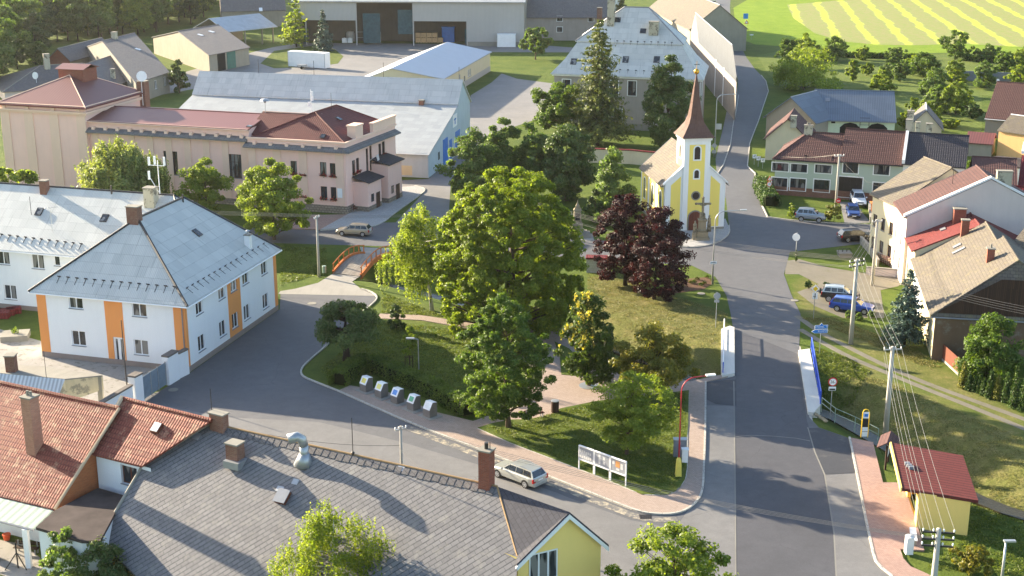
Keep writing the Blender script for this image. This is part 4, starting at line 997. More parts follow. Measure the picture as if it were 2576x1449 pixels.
H.roof(12.0, 14.2, M['roof_fc_old'], 'x', ov=0.8, og=0.4)
BARN = H
# gantry rails in front of the open bay are fences of their own
def pallet_box(px, py, w=1.2, h=1.1, z0=0.0, mat='wood_red', label='', group='crates stored in the open barn', name='crate'):
    p = gp(px, py); mb = MB(); x, y = p
    mb.box(x - w / 2, x + w / 2, y, y + w, z0 + 0.14, z0 + h)
    for i in range(3): mb.box(x - w / 2 + i * (w - 0.12) / 2, x - w / 2 + i * (w - 0.12) / 2 + 0.12, y - 0.03, y + w + 0.03, z0, z0 + 0.14)
    for i in range(4): mb.box(x - w / 2 - 0.02, x + w / 2 + 0.02, y - 0.03, y - 0.005, z0 + 0.2 + i * 0.23, z0 + 0.36 + i * 0.23)
    single(name, mb, M[mat], label, 'crate', group)
M['crate'] = plain('crate_boards', C(196, 160, 120), 0.8, 0.2)
for i in range(5):
    for j in range(2):
        if i == 4 and j == 1: continue
        pallet_box(1052 + i * 14, 108, 1.4, 1.35, j * 1.37, 'crate', 'pale crate %s in the right open bay, %s' % (('at ground level', 'stacked on another')[j], ('leftmost', 'second from left', 'in the middle of the row', 'second from right', 'rightmost')[i]))
for i in range(2): 
    for j in range(2): pallet_box(1018 + i * 16, 100, 1.3, 1.25, j * 1.27, 'crate', 'small crate %s beside the middle bay post, %s one' % (('on the floor', 'on top')[j], ('left', 'right')[i]))
def tank(px, py, r, h, mat, label):
    p = gp(px, py); mb = MB(); mb.lathe((*p, 0), [(r * .95, 0), (r, 0.1), (r, h * .75), (r * .8, h * .95), (r * .2, h)], 14); single('water_tank', mb, M[mat], label, 'tank')
tank(882, 104, 1.2, 2.8, 'corr_grey', 'grey rounded tank in the left open bay of the barn'); tank(943, 108, 1.0, 2.0, 'corr_grey', 'grey round bale behind the fence in the middle bay of the barn')
for x, l in ((867, 'left'), (881, 'right')):
    p = gp(x, 107); mb = MB(); mb.cbox((*p, 0.65), (1.3, 1.1, 1.15)); mb.cbox((*p, 0.07), (1.35, 1.15, 0.14)); mb.lathe((p[0], p[1], 1.2), [(0.25, 0), (0.2, 0.15), (0.05, 0.17)], 8); single('big_bag', mb, M['white_paint'], 'white sack by the barn post, the %s one of two' % l, 'sack')
p = gp(1128, 105); mb = MB(); mb.cbox((*p, 2.0), (3.4, 2.0, 4.0)); mb.cbox((p[0], p[1], 4.1), (3.7, 2.3, 0.25)); single('feed_hopper', mb, M['blue_paint'], 'blue hopper standing among crates in the right bay of the barn', 'hopper')
def rail_fence(name, pts, h, mat, label, rails=2, post=2.0, r=0.03, z=None):
    pts = [Vector((p[0], p[1], p[2] if len(p) > 2 else 0)) for p in pts]; root = empty(name, pts[0], label, 'fence')
    mb = MB()
    for i in range(rails): mb.tube([p + Vector((0, 0, h * (1 - i / rails * 0.95))) for p in pts], r, 5)
    mb.build('rail', M[mat], root)
    for a, b in zip(pts[:-1], pts[1:]):
        n = max(1, round((b - a).length / post))
        for i in range(n + (1 if b is pts[-1] else 0)):
            p = a.lerp(b, i / n); mb = MB(); mb.tube([p - Vector((0, 0, 0.3)), p + Vector((0, 0, h))], r * 1.1, 5); mb.build('post', M[mat], root)
    return root
rail_fence('tube_fence', [gp(898, 110), gp(958, 110)], 3.2, 'galv', 'tubular railing across the middle bay of the barn', 2, 5, 0.05)
# ---------------------------------------------------------------- grey farm building right of the barn
a, b = V2(gp(1322, 102)), V2(gp(1545, 102)); H = House('farm_block', 'grey rendered farm block with small square windows and dark roof', 'building', a, b, perp_back(a, b, 14))
for px, py in ((1408, 47), (1408, 74), (1487, 48)): H.win('F', px, py, 1.5, 1.3, frame='dark_frame', trim='white_trim', sill=None)
e = hz(a, 40); H.walls(e, M['grey_wall'], gables=(('R', .5, e + 6), ('L', .5, e + 6))); H.roof(e, e + 6, M['roof_grey'], 'x', ov=0.5, cap=M['roof_grey'])
# far roofs at the top edge
a, b = V2(gp(560, 70)), V2(gp(720, 66)); H = House('far_barn', 'tan barn with dark slate roof at the edge of the wood', 'barn', a, b, perp_back(a, b, 16))
H.walls(5.2, M['tan_wall'], gables=(('L', .5, 12), ('R', .5, 12))); H.roof(5.2, 12, M['roof_grey'], 'x', ov=0.4, cap=M['old_concrete'])
H.skylight(656, 24, 1, 1.4, 'white_paint', None)
a, b = V2(gp(1500, 30)), V2(gp(1560, 30)); H = House('white_shed', 'small white shed behind the old mansion', 'shed', a, b, perp_back(a, b, 10)); H.walls(4.5, M['white_trim']); H.roof(4.5, 6.5, M['roof_fc'], 'x')
# shed with pale metal roof, open front
a, b = V2(gp(575, 122)), V2(gp(690, 108)); H = House('lean_to_shed', 'open shed with pale metal roof at the wood edge', 'shed', a, b, perp_back(a, b, 13))
mb = MB()
for k in 'KL': H.F[k].wall(mb, 0, 4.6)
mb.build('wall', M['tan_wall'], H.root)
for u in (0.2, 6, 12, H.F['F'].len - 0.2):
    mb = MB(); H.F['F'].box(mb, u - 0.15, u + 0.15, 0, 4.6, -0.3, 0); mb.build('post', M['tan_wall'], H.root)
H.roof(4.8, 7.6, M['roof_tin'], 'x', ov=0.8, og=0.8)
# grey barn with green doors
a, b = V2(gp(528, 184)), V2(gp(628, 163)); bl = V2(gp(388, 135)); e = hz(a, 137)
H = House('tan_barn', 'tan barn with dark slate roof and open green gate', 'barn', a, b, b + (bl - a))
H.walls(e, M['tan_wall'], gables=(('L', .5, hz(mid(a, bl), 79)), ('R', .5, hz(mid(a, bl), 79)))); f = H.F['F']
for px, mt, w in ((557, 'dark_in', 3.0), (582, 'teal', 3.4)):
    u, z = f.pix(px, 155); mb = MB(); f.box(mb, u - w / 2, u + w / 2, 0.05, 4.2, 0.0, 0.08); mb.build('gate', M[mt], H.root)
H.roof(e, hz(mid(a, bl), 78), M['roof_grey'], 'x', ov=0.6, og=0.3, cap=M['roof_grey'])
H.skylight(504, 88, 0.9, 1.4, 'white_paint', None); H.skylight(532, 80, 0.9, 1.4, 'white_paint', None)
# houses behind the stage tower
b = V2(gp(428, 231)); e = hz(b, 180); zt = e + 5.2; bt, rt, rl = V2(gp(433, 179, e)), V2(gp(346, 82, zt)), V2(gp(266, 102, zt))
H = House('slate_roof_house', 'pale house with slate roof behind the stage tower', 'house', b + (rl - rt), b, b + (rt - bt) * 2)
H.win('F', 392, 213, 1.2, 1.8); H.win('F', 415, 204, 1.2, 1.8)
H.walls(e, M['old_concrete'], gables=(('L', .5, zt), ('R', .5, zt))); H.roof(e, zt, M['roof_grey'], 'x', ov=0.5, cap=M['roof_grey']); H.skylight(347, 124, 0.8, 1.2, 'white_paint', None); H.chimney(288, 97, 1.3, 1.0, 1.4, M['chim_plaster'])
a, b = V2(gp(14, 256)), V2(gp(236, 240)); e = hz(a, 228); H = House('long_slate_house', 'long low house with slate roof and white dish beside the wood', 'house', a, b, perp_back(a, b, 18))
zt = hz(H.loc(8, 9), 166); H.walls(e, M['rose_wall'], gables=(('R', .5, zt),)); H.roof(e, zt, M['roof_grey'], 'x', h0=9, ov=0.5, cap=M['old_concrete'])
H.chimney(119, 172, 1.2, 1.0, 3.0, M['chim_plaster'])
p = H.on(92, 208); mb = MB(); mb.tube([p, p + Vector((0, 0, 1.2))], 0.05, 5); q_ = p + Vector((0.0, -0.1, 1.5)); mb.tube([q_, q_ + Vector((-0.1, -0.2, 0.02))], [0.7, 0.75], 14); mb.build('satellite_dish', M['white_paint'], H.root)
a, b = V2(gp(127, 198)), V2(gp(180, 203)); e = hz(b, 150); bk = V2(gp(283, 121, e)); zt = hz(mid(a, b), 122)
H = House('brick_gable_house', 'house with red brick gable and slate roof at the wood edge', 'house', a, b, bk)
H.walls(e, M['tan_wall'], facs='RKL'); mb = MB(); H.F['F'].wall(mb, 0, e); f = H.F['F']; mb.face([f.pt(0, e), f.pt(f.len, e), f.pt(f.len / 2, zt)]); mb.build('gable_wall', M['brick_red'], H.root)
H.roof(e, zt, M['roof_grey'], 'y', ov=0.5, og=0.3, cap=M['old_concrete'])
b = V2(gp(352, 232)); e = hz(b, 191); zt = e + 3.6; rr_ = V2(gp(285, 138, zt)); a = b + (V2(gp(217, 160, zt)) - rr_) * 1.15
H = House('slate_annex', 'low annex with slate and pale tin roof in front of the brick gable', 'house', a, b, b + (rr_ - V2(gp(350, 190, e))) * 2); H.walls(e, M['tan_wall'], gables=(('L', .5, zt), ('R', .5, zt))); H.roof(e, zt, M['roof_grey'], 'x', ov=0.4, cap=M['roof_grey'])
p = [onfaces(H.roofs, x, y) for x, y in ((240, 197), (254, 192), (214, 165), (200, 170))]
if all(p): mb = MB(); solid(mb, [[q_ + Vector((0, 0, 0.12)) for q_ in p]], 0.06); mb.build('tin_sheets', M['roof_tin'], H.root)
H.chimney(285, 196, 0.8, 0.8, 1.8, M['chim_plaster'])
# ---------------------------------------------------------------- old mansion with mansard roof
FL, FR = V2(gp(1393, 317)), V2(gp(1757, 336)); e = 10.0; BRm = V2(gp(1775, 164, e))
dpt = max(16.0, (BRm - FR).length); BR = FR + (BRm - FR).normalized() * dpt
H = House('mansion', 'old grey mansion with tall patched mansard roof and white window surrounds', 'mansion', FL, FR, BR)
for px, py in ((1425, 218), (1497, 221), (1545, 222), (1590, 222), (1655, 224)): H.win('F', px, py, 1.5, 2.6, frame='brown_frame', trim='white_trim', nz=2)
for px, py in ((1497, 285), (1555, 290), (1655, 296)): H.win('F', px, py, 1.4, 2.2, frame='brown_frame', trim='white_trim', nz=2)
H.row('R', (1761, 228), (1766, 222), 2, 1.2, 2.6, trim='white_trim')
H.walls(e, M['grey_wall'], plinth=M['old_concrete'], ph=1.2)
mb = MB()
for k in 'FR': f = H.F[k]; f.box(mb, -0.3, f.len + 0.3, e - 0.6, e - 0.05, 0.0, 0.35)
mb.build('cornice', M['white_trim'], H.root)
f = H.F['F']; D = H.F['R'].len; s1 = 4.0; z1 = hz(H.loc(f.len / 2, s1), 105); z2 = hz(H.loc(f.len / 2, D / 2), 18)
def frus(o, z, i): return [Vector((*H.loc(-o + i, -o + i), z)), Vector((*H.loc(f.len + o - i, -o + i), z)), Vector((*H.loc(f.len + o - i, D + o - i), z)), Vector((*H.loc(-o + i, D + o - i), z))]
A, B_, Cc = frus(0.6, e - 0.2, 0), frus(0, e + 2.2, 1.7), frus(0, z1, s1)
mb = MB(); fs = []
for p, q in ((A, B_), (B_, Cc)):
    for i in range(4): fs.append([p[i], p[(i + 1) % 4], q[(i + 1) % 4], q[i]])
solid(mb, fs, 0.15); lr = mb.build('lower_roof', M['roof_fc'], H.root); H.roofs += fs
c4 = [H.loc(s1, s1), H.loc(f.len - s1, s1), H.loc(f.len - s1, D - s1), H.loc(s1, D - s1)]
H.roof(z1 + 0.25, max(z2, z1 + 5), M['roof_fc'], 'x', h0=8, h1=6.5, ov=0.35, c=c4, cap=M['gutter'], name='upper_roof', capr=0.12)
H.guards((1553, 103), (1690, 107), 9); H.guards((1560, 175), (1680, 182), 7)
H.skylight(1574, 150, 1.1, 1.3); H.skylight(1652, 150, 1.1, 1.3); H.skylight(1443, 155, 1.1, 1.3); H.skylight(1618, 78, 1.1, 1.0); H.skylight(1554, 50, 1.1, 1.0)
H.chimney(1537, 58, 1.3, 1.0, 4.2, M['chim_plaster']); H.chimney(1645, 80, 1.7, 1.3, 1.8, M['chim_plaster']); H.chimney(1508, 52, 1.3, 1.0, 3.5, M['brick_old'])
a, b = Vector((25.5, 268)), Vector((33.5, 268)); H = House('shade_building', 'unseen added building behind the old mansion, shading the road house', 'building', a, b, b + Vector((1.5, 80))); H.walls(7.5, M['grey_wall']); H.roof(7.5, 10.8, M['roof_grey'], 'y', ov=.3)  # unseen building added to shade the wall of the long road house
# long building along the road
e2 = hz(V2(gp(1820, 268)), 170); nf, nl = V2(gp(1820, 268)), V2(gp(1738, 81, e2))
rz_ = e2 + 5.5; rr = V2(gp(1842, 113, rz_)); bk = nf + (rr - nf) * 2.0
H = House('long_road_house', 'long grey house with pale roof beside the road behind the mansion', 'house', nl, nf, bk)
for i in range(4): H.winat('F', H.F['F'].len - 4 - i * 7, 5.2, 1.3, 2.2, trim='white_trim')
H.walls(e2, M['grey_wall'], gables=(('R', .5, rz_), ('L', .5, rz_)))
for u in (1.2, 14):
    mb = MB(); f = H.F['F']; f.box(mb, f.len - u - 0.5, f.len - u + 0.5, 0, e2 - 0.2, 0, 0.12); mb.build('pilaster', M['white_trim'], H.root)
H.roof(e2, rz_, sheetroof('shade_dark_sheets', C(78, 84, 92), C(54, 58, 64), .3, .3, 1.2, .4), 'x', ov=0.5, og=0.3, cap=M['gutter']); H.chimney(1748, 62, 1.1, 1.1, 1.8, M['brick_red'])  # roof sheets coloured dark to stand in for shade on this slope
a, b = V2(gp(1640, 75)), V2(gp(1735, 130)); H = House('far_road_house', 'house with tan weathered roof at the road bend', 'house', a + (a - b).normalized() * 6, b, perp_back(a, b, 15)); H.walls(6, M['tan_wall'], gables=(('R', .5, 12), ('L', .5, 12))); H.roof(6.0, 12.0, M['roof_fc_tan'], 'x', ov=0.4, cap=M['gutter'])
# ---------------------------------------------------------------- church
FL, FR = V2(gp(1670, 583)), V2(gp(1820, 577)); ct = (FR - FL).normalized(); cw = (FR - FL).length
ev = 6.4; bdir = (V2(gp(1613, 417, ev)) - V2(gp(1661, 466, ev))); bl_ = bdir.length; cn = Vector((-ct.y, ct.x))
H = House('church', 'small yellow and white church with red-brown spire topped by golden ball', 'church', FL, FR, FR + cn * 12.6)
f, L_ = H.F['F'], H.F['L']; za = 10.0
H.walls(ev, M['white_trim'], gables=(('F', .5, za), ('K', .5, za)), plinth=M['old_concrete'], ph=0.4)
# yellow fields on the front, left side
def fields(ff, pts, mat='church_yellow', o=0.03, name='yellow_panel'):
    mb = MB(); mb.face([ff.pt(u, z, o) for u, z in pts]); n = len(pts)
    for i in range(n): a, b = pts[i], pts[(i + 1) % n]; mb.face([ff.pt(a[0], a[1], o), ff.pt(a[0], a[1], -0.02), ff.pt(b[0], b[1], -0.02), ff.pt(b[0], b[1], o)])
    return mb.build(name, M[mat], H.root)
tw = 3.5; t0 = cw / 2 - tw / 2; t1 = cw / 2 + tw / 2
k_ = (za - ev) / (cw / 2)
fields(f, [(0.75, 0.5), (t0 - 0.25, 0.5), (t0 - 0.25, ev - 0.9 + k_ * (t0 - 0.25)), (0.75, ev - 0.9 + k_ * 0.75)])
fields(f, [(t1 + 0.25, 0.5), (cw - 0.75, 0.5), (cw - 0.75, ev - 0.9 + k_ * 0.75), (t1 + 0.25, ev - 0.9 + k_ * (t0 - 0.25))])
for i in range(3):
    u = L_.len * (i + 0.5) / 3; fields(L_, [(u - 1.6, 0.5), (u + 1.6, 0.5), (u + 1.6, ev - 0.7), (u - 1.6, ev - 0.7)])
def arch(ff, u, z0, w, h, o, mat, name, parent, trim=None, seg=8):
    def outline(w, z0, h): return [(u - w / 2, z0), (u + w / 2, z0)] + [(u + w / 2 * math.cos(math.pi * i / seg), z0 + h - w / 2 + w / 2 * math.sin(math.pi * i / seg)) for i in range(seg + 1)]
    if trim:
        p = outline(w + 0.36, z0 - 0.18, h + 0.36); mb = MB(); mb.face([ff.pt(a, b, o) for a, b in p])
        for i in range(len(p)): a, b = p[i], p[(i + 1) % len(p)]; mb.face([ff.pt(*a, o), ff.pt(*a, o - 0.12), ff.pt(*b, o - 0.12), ff.pt(*b, o)])
        parent = mb.build(name, M[trim], parent); o += 0.02; name = 'pane'
    p = outline(w, z0, h); mb = MB(); mb.face([ff.pt(a, b, o) for a, b in p])
    for i in range(len(p)): a, b = p[i], p[(i + 1) % len(p)]; mb.face([ff.pt(*a, o), ff.pt(*a, o - 0.05), ff.pt(*b, o - 0.05), ff.pt(*b, o)])
    return mb.build(name, M[mat], parent)
for i in range(3): arch(L_, L_.len * (i + 0.5) / 3, 2.2, 0.9, 2.8, 0.06, 'glass', 'window', H.root, 'white_trim')
ztop = hz(mid(FL, FR), 346)
tower = [f.pt(t0, 0, 0.22), f.pt(t1, 0, 0.22), f.pt(t1, 0, -tw + 0.2), f.pt(t0, 0, -tw + 0.2)]
mb = MB(); mb.prism([(p.x, p.y) for p in tower], 0.1, ztop); tow = mb.build('tower', M['white_trim'], H.root)
mb = MB(); f.box(mb, t0 - 0.15, t1 + 0.15, ztop - 0.35, ztop + 0.02, -tw + 0.05, 0.37); mb.build('cornice', M['white_trim'], tow)
def tpanel(ff, u0, u1, z0, z1, o):
    mb = MB(); ff.box(mb, u0, u1, z0, z1, o - 0.1, o + 0.025); mb.build('yellow_panel', M['church_yellow'], tow)
tpanel(f, t0 + 0.7, t1 - 0.7, 0.5, ztop - 0.9, 0.22)
TLf = Fac(tower[3].xy, tower[0].xy); tpanel(TLf, 0.6, tw - 0.6, 8.0, ztop - 0.9, 0.0)
cu = cw / 2; zz = lambda y: f.pix(1752, y)[1]
arch(f, cu, zz(400), 0.75, zz(368) - zz(400), 0.27, 'dark_frame', 'window', tow, 'white_trim'); arch(f, cu, zz(447), 0.6, zz(427) - zz(447), 0.27, 'dark_frame', 'window', tow, 'white_trim')
arch(f, cu + 0.02, 0.12, 1.7, zz(533), 0.27, 'wood_red', 'door', tow, 'old_concrete')
arch(TLf, tw / 2, zz(400), 0.75, zz(368) - zz(400), 0.04, 'dark_frame', 'window', tow, 'white_trim')
c = f.pt(cu, zz(491), 0.24); mb = MB(); mb.tube([c, c + f.n.to_3d() * 0.08], 0.62, 20); rw = mb.build('round_window', M['old_concrete'], tow); mb = MB(); mb.tube([c, c + f.n.to_3d() * 0.1], 0.46, 20); mb.build('pane', M['dark_frame'], rw)
# flared spire
cc = (Vector((tower[0].x, tower[0].y, 0)) + Vector((tower[2].x, tower[2].y, 0))) / 2; ang = math.atan2(ct.y, ct.x)
zs = hz((cc.x, cc.y), 186) - ztop; mb = MB(); prof = [(tw * 0.5 + 0.45, 0.0), (tw * 0.5 + 0.1, 0.5), (1.25, 1.7), (0.98, 2.6), (0.66, zs * .55), (0.36, zs * .8), (0.06, zs)]
base = len(mb.v)
for hw, zz_ in prof:
    for k in range(8):
        a = math.pi / 4 * k; rr_ = hw * (1.0 if k % 2 == 0 else (1.414 if zz_ < 0.1 else 1.38 if zz_ < 0.6 else 1.16 if zz_ < 2 else 1.06))
        a2 = a + ang; mb.v.append((cc.x + rr_ * math.cos(a2), cc.y + rr_ * math.sin(a2), ztop + zz_))
for i in range(len(prof) - 1):
    for k in range(8): mb.f.append([base + i * 8 + k, base + i * 8 + (k + 1) % 8, base + (i + 1) * 8 + (k + 1) % 8, base + (i + 1) * 8 + k]); mb.m.append(0)
mb.f.append(list(range(base, base + 8))[::-1]); mb.m.append(0)
sp = mb.build('spire', M['copper'], H.root)
M['gold'] = plain('gilded_ball', C(226, 168, 60), 0.25, 0.6, 0.7)
mb = MB(); n = 8; mb.lathe((cc.x, cc.y, ztop + zs - 0.05), [(0.05, 0)] + [(0.36 * math.sin(math.pi * i / n), 0.36 - 0.36 * math.cos(math.pi * i / n)) for i in range(1, n)] + [(0.03, 0.75), (0.03, 1.7)], 12); gb = mb.build('golden_ball', M['gold'], sp, smooth=True)
mb = MB(); mb.cbox((cc.x, cc.y, ztop + zs + 1.2), (0.7, 0.06, 0.08), ang); mb.build('cross', M['dark_metal'], sp)
# nave roof, open where the tower stands
H.roof(ev, za, M['roof_fc_tan'], 'y', ov=0.45, og=-0.25, cap=M['roof_fc_tan'], gut=M['gutter'])
mb = MB()
for s in (0, 1):
    u_, d_ = (cw * s, -1 if s else 1); pts = [(u_ - d_ * 0.25, ev - 0.2), (u_ + d_ * (cw / 2 - tw / 2), ev + k_ * (cw / 2 - tw / 2) + 0.05)]
    a, b = [f.pt(u, z, -0.35) for u, z in pts]; mb.obox(a, b - a, f.n.to_3d() * 0.5, Vector((0, 0, 0.22)))
mb.build('gable_coping', M['white_trim'], H.root)
mb = MB(); mb.tube([f.pt(-0.2, ev - 0.3, 0.12), f.pt(-0.1, 0.2, 0.12)], 0.06, 6); mb.build('downpipe', M['gutter'], H.root)
CH = H
# courtyard wall behind the church
def long_wall(name, pts, h, th, mat, label, cap='maroon_cap', cat='wall', capw=0.3):
    pts = [V2(p) for p in pts]; root = empty(name, (*pts[0], 0), label, cat)
    mb = MB(); strip(mb, pts, th, -0.1, h); mb.build('wall_body', M[mat], root)
    mb = MB(); strip(mb, pts, th + capw, h + 0.002, h + 0.16); mb.build('coping', M[cap], root); return root
M['maroon_cap'] = M['roof_maroon']
long_wall('garden_wall', [gp(1478, 408), gp(1578, 412), gp(1585, 412), gp(1662, 420), gp(1700, 424)], 2.2, 0.3, 'cream_wall', 'cream garden wall with dark red coping behind the church')
# ---------------------------------------------------------------- row houses on the right
W3 = dict(frame='dark_frame', trim='white_trim', nx=3, sill=None)
a, m_, c_, d_ = V2(gp(1946, 489)), V2(gp(2107, 501)), V2(gp(2264, 513)), V2(gp(2418, 524))
nb = Vector((-(m_ - a).y, (m_ - a).x)).normalized()
e = hz(m_, 404); D = 9.5
H = House('row_house', 'grey-green two-storey row house with long low windows and brown tiled roof', 'house', a, m_, m_ + nb * D)
for px, py in ((1963, 420), (2010, 423), (2071, 425)): H.win('F', px, py, 2.3, 1.15, **W3)
for px, py in ((1961, 462), (2007, 464), (2067, 467)): H.win('F', px, py, 2.2, 1.7, **W3)
H.walls(e, M['green_wall'], plinth=M['brick_old'], ph=1.25); zr = hz(H.loc(8, D / 2), 336)
H.roof(e, zr, M['roof_brown_tile'], 'x', h0=4.0, ov=0.4, og=0, cap=M['roof_brown_tile'], gut=M['dark_metal']); H.guards((1960, 388), (2095, 396), 3)
H.chimney(2033, 336, 1.2, 0.6, 1.2, M['chim_plaster'], pots=2)
H = House('row_house', 'grey-green row house with dark garage door between its neighbours', 'house', m_, c_, c_ + nb * D)
for px, py in ((2140, 420), (2218, 424)): H.win('F', px, py, 2.1, 1.75, **W3)
H.win('F', 2215, 475, 2.1, 1.7, **W3)
u, z = H.F['F'].pix(2136, 484); H.winat('F', u, 1.9, 3.5, 2.9, name='garage_door', frame='dark_frame', nx=4, nz=1, sill=None, glass='dark_frame', trim='white_trim')
e = hz(m_, 399); H.walls(e, M['green_wall'], plinth=M['brick_old'], ph=1.25)
H.roof(e, hz(H.loc(8, D / 2), 331), M['roof_brown_tile'], 'x', ov=0.4, og=0, cap=M['roof_brown_tile'], gut=M['dark_metal'])
H = House('row_house', 'white row house with black tiled roof and red geraniums', 'house', c_, d_, d_ + nb * D)
for px, py in ((2308, 431), (2369, 434)): H.win('F', px, py, 2.0, 1.6, flowers=True)
for px, py in ((2308, 480), (2369, 484)): H.win('F', px, py, 2.0, 1.6)
e = hz(c_, 405); H.walls(e, M['wall_white'], plinth=M['plinth_grey'], gables=(('R', .5, hz(H.loc(8, D / 2), 341)),))
H.roof(e, hz(H.loc(8, D / 2), 341), M['roof_black_tile'], 'x', ov=0.4, og=0.1, cap=M['roof_black_tile'], gut=M['dark_metal'])
p = H.F['F'].pt(0, e + 0.3, -D / 2); mb = MB(); ff = H.F['F']; mb.obox(ff.pt(-0.2, e - 0.3, 0.45), ff.pt(0.2, e - 0.3, 0.45) - ff.pt(-0.2, e - 0.3, 0.45), ff.pt(-0.2, hz(H.loc(0, D / 2), 338), -D / 2) - ff.pt(-0.2, e - 0.3, 0.45), (0, 0, 0.55)); mb.build('fire_wall', M['white_trim'], H.root)
stack(H.root, Vector((*(c_ + nb * 5.6), e + 2.5)), (c_ - m_).normalized(), 0.8, 0.8, 2.4, M['chim_plaster'])
stack(H.root, Vector((*(c_ + nb * 8 + (c_ - m_).normalized() * 0), e + 3.2)), (c_ - m_).normalized(), 0.9, 0.9, 2.6, M['chim_plaster'], pots=1)
# barn behind the row with two arched openings
a, b = V2(gp(2049, 356)), V2(gp(2247, 362)); e = hz(a, 296); H = House('arched_barn', 'mint-walled barn with two dark arched openings under blue-grey corrugated roof', 'barn', a, b, perp_back(a, b, 13))
f = H.F['F']; zt = hz(H.loc(5, 6.5), 227)
for i in range(1): pass
H.walls(e, M['mint_wall'], gables=(('L', .5, zt), ('R', .5, zt)))
for px in (2138, 2207):
    u, _ = f.pix(px, 320); mb = MB(); w = 3.4; pts = [(u - w / 2, 0.3), (u + w / 2, 0.3), (u + w / 2, 2.9), (u + w * .3, 3.6), (u, 3.85), (u - w * .3, 3.6), (u - w / 2, 2.9)]
    pts = [(p, z * e / 4.6) for p, z in pts]; mb.face([f.pt(p, z, 0.04) for p, z in pts])
    for i in range(7): p, q_ = pts[i], pts[(i + 1) % 7]; mb.face([f.pt(*p, 0.04), f.pt(*p, -0.04), f.pt(*q_, -0.04), f.pt(*q_, 0.04)])
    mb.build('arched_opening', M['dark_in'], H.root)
u, _ = f.pix(2174, 320); mb = MB(); 
for du in (-0.9, 0.9): mb.tube([f.pt(u + du, 0.5, 0.15), f.pt(u + du * 0.8, e - 0.1, 0.15)], 0.05, 5)
for i in range(7): mb.tube([f.pt(u - 0.85, 0.8 + i * 0.6, 0.15), f.pt(u + 0.85, 0.8 + i * 0.6, 0.15)], 0.035, 5)
mb.build('ladder', M['wood_dark'], H.root)
mb = MB(); u, z = f.pix(2096, 307); f.box(mb, u - 0.35, u + 0.35, z - 0.2, z + 0.2, 0, 0.04); mb.build('vent', M['dark_in'], H.root)
H.roof(e, zt, M['roof_blue'], 'x', ov=0.5, og=0.2, cap=M['roof_blue'], gut=M['gutter']); H.skylight(2082, 251, 0.8, 0.9, 'gutter', None)
# cross wing of that barn, gable to the street
a, b = V2(gp(1925, 352)), V2(gp(2046, 368)); e = hz(b, 304); c_2 = b + (V2(gp(1987, 226, e + 4.6)) - V2(gp(2000, 246, e + 4.6))).normalized() * 12
H = House('barn_wing', 'tan gabled wing with blue-grey roof joined to the arched barn', 'barn', a, b, perp_back(a, b, 9)); zt = hz(mid(a, b), 244)
H.walls(e, M['tan_wall'], gables=(('F', .5, zt), ('K', .5, zt))); H.roof(e, zt, M['roof_blue'], 'y', ov=0.5, og=0.4, cap=M['gutter'])
a, b = V2(gp(1924, 402)), V2(gp(2030, 408)); e = hz(b, 350); H = House('brown_outhouse', 'outhouse with brown tiled gable roof behind the hipped row house', 'house', a, b, perp_back(a, b, 10)); zt = hz(mid(a, b), 268 + 30)
H.walls(e, M['cream_wall'], gables=(('F', .5, zt), ('K', .5, zt))); H.roof(e, zt, M['roof_brown_tile'], 'y', ov=0.4, og=0.3, cap=M['roof_brown_tile']); H.chimney(1996, 312, 0.9, 0.9, 1.3, M['chim_plaster'])
# small cottage between gardens
a, b = V2(gp(2282, 352)), V2(gp(2366, 356)); H = House('garden_cottage', 'tiny cottage with two pale chimneys behind the black-roofed house', 'house', a, b, perp_back(a, b, 8)); e = 2.4; H.walls(e, M['cream_wall'], gables=(('F', .5, 5.4), ('K', .5, 5.4))); H.roof(e, 5.4, M['roof_grey'], 'y', ov=0.4, og=0.3, cap=M['white_trim'])
H.chimney(2308, 330, 0.7, 0.7, 1.4, M['chim_plaster']); H.chimney(2336, 332, 0.9, 0.7, 1.3, M['chim_plaster'])
# big brown roof at the right edge
a, b = V2(gp(2475, 345)), V2(gp(2760, 372)); e = hz(a, 292); H = House('brown_roof_house', 'big house with brown tiled roof and sunlit tan gable at right edge', 'house', a, b, perp_back(a, b, 13)); zt = hz(H.loc(2, 6.5), 207)
H.walls(e, M['tan_wall'], gables=(('L', .5, zt), ('R', .5, zt))); H.roof(e, zt, M['roof_brown_tile'], 'x', ov=0.4, og=0.1, cap=M['roof_brown_tile'], gut=M['white_trim'])
f = H.F['L']; mb = MB(); mb.obox(f.pt(-0.2, e, -0.2), f.pt(f.len / 2, zt, -0.2) - f.pt(-0.2, e, -0.2), f.n.to_3d() * 0.4, (0, 0, 0.45)); mb.build('fire_wall', M['white_trim'], H.root)
a, b = V2(gp(2506, 395)), V2(gp(2700, 425)); H = House('orange_lean_to', 'orange rendered outbuilding with tan roof below the brown-roofed house', 'house', a, b, perp_back(a, b, 8)); e = 4.6; H.walls(e, plaster('ochre_render', C(222, 176, 120), 0.2)); H.roof(e, 6.6, M['roof_fc_tan'], 'x', ov=0.3, cap=M['white_trim'])
a, b = V2(gp(2428, 392)), V2(gp(2492, 397)); H = House('brown_shed', 'small shed with brown ribbed roof between the white row house and orange outbuilding', 'shed', a, b, perp_back(a, b, 6)); H.walls(2.4, M['tan_wall']); H.roof(2.4, 3.6, M['roof_red_rib'], 'x', ov=0.3)
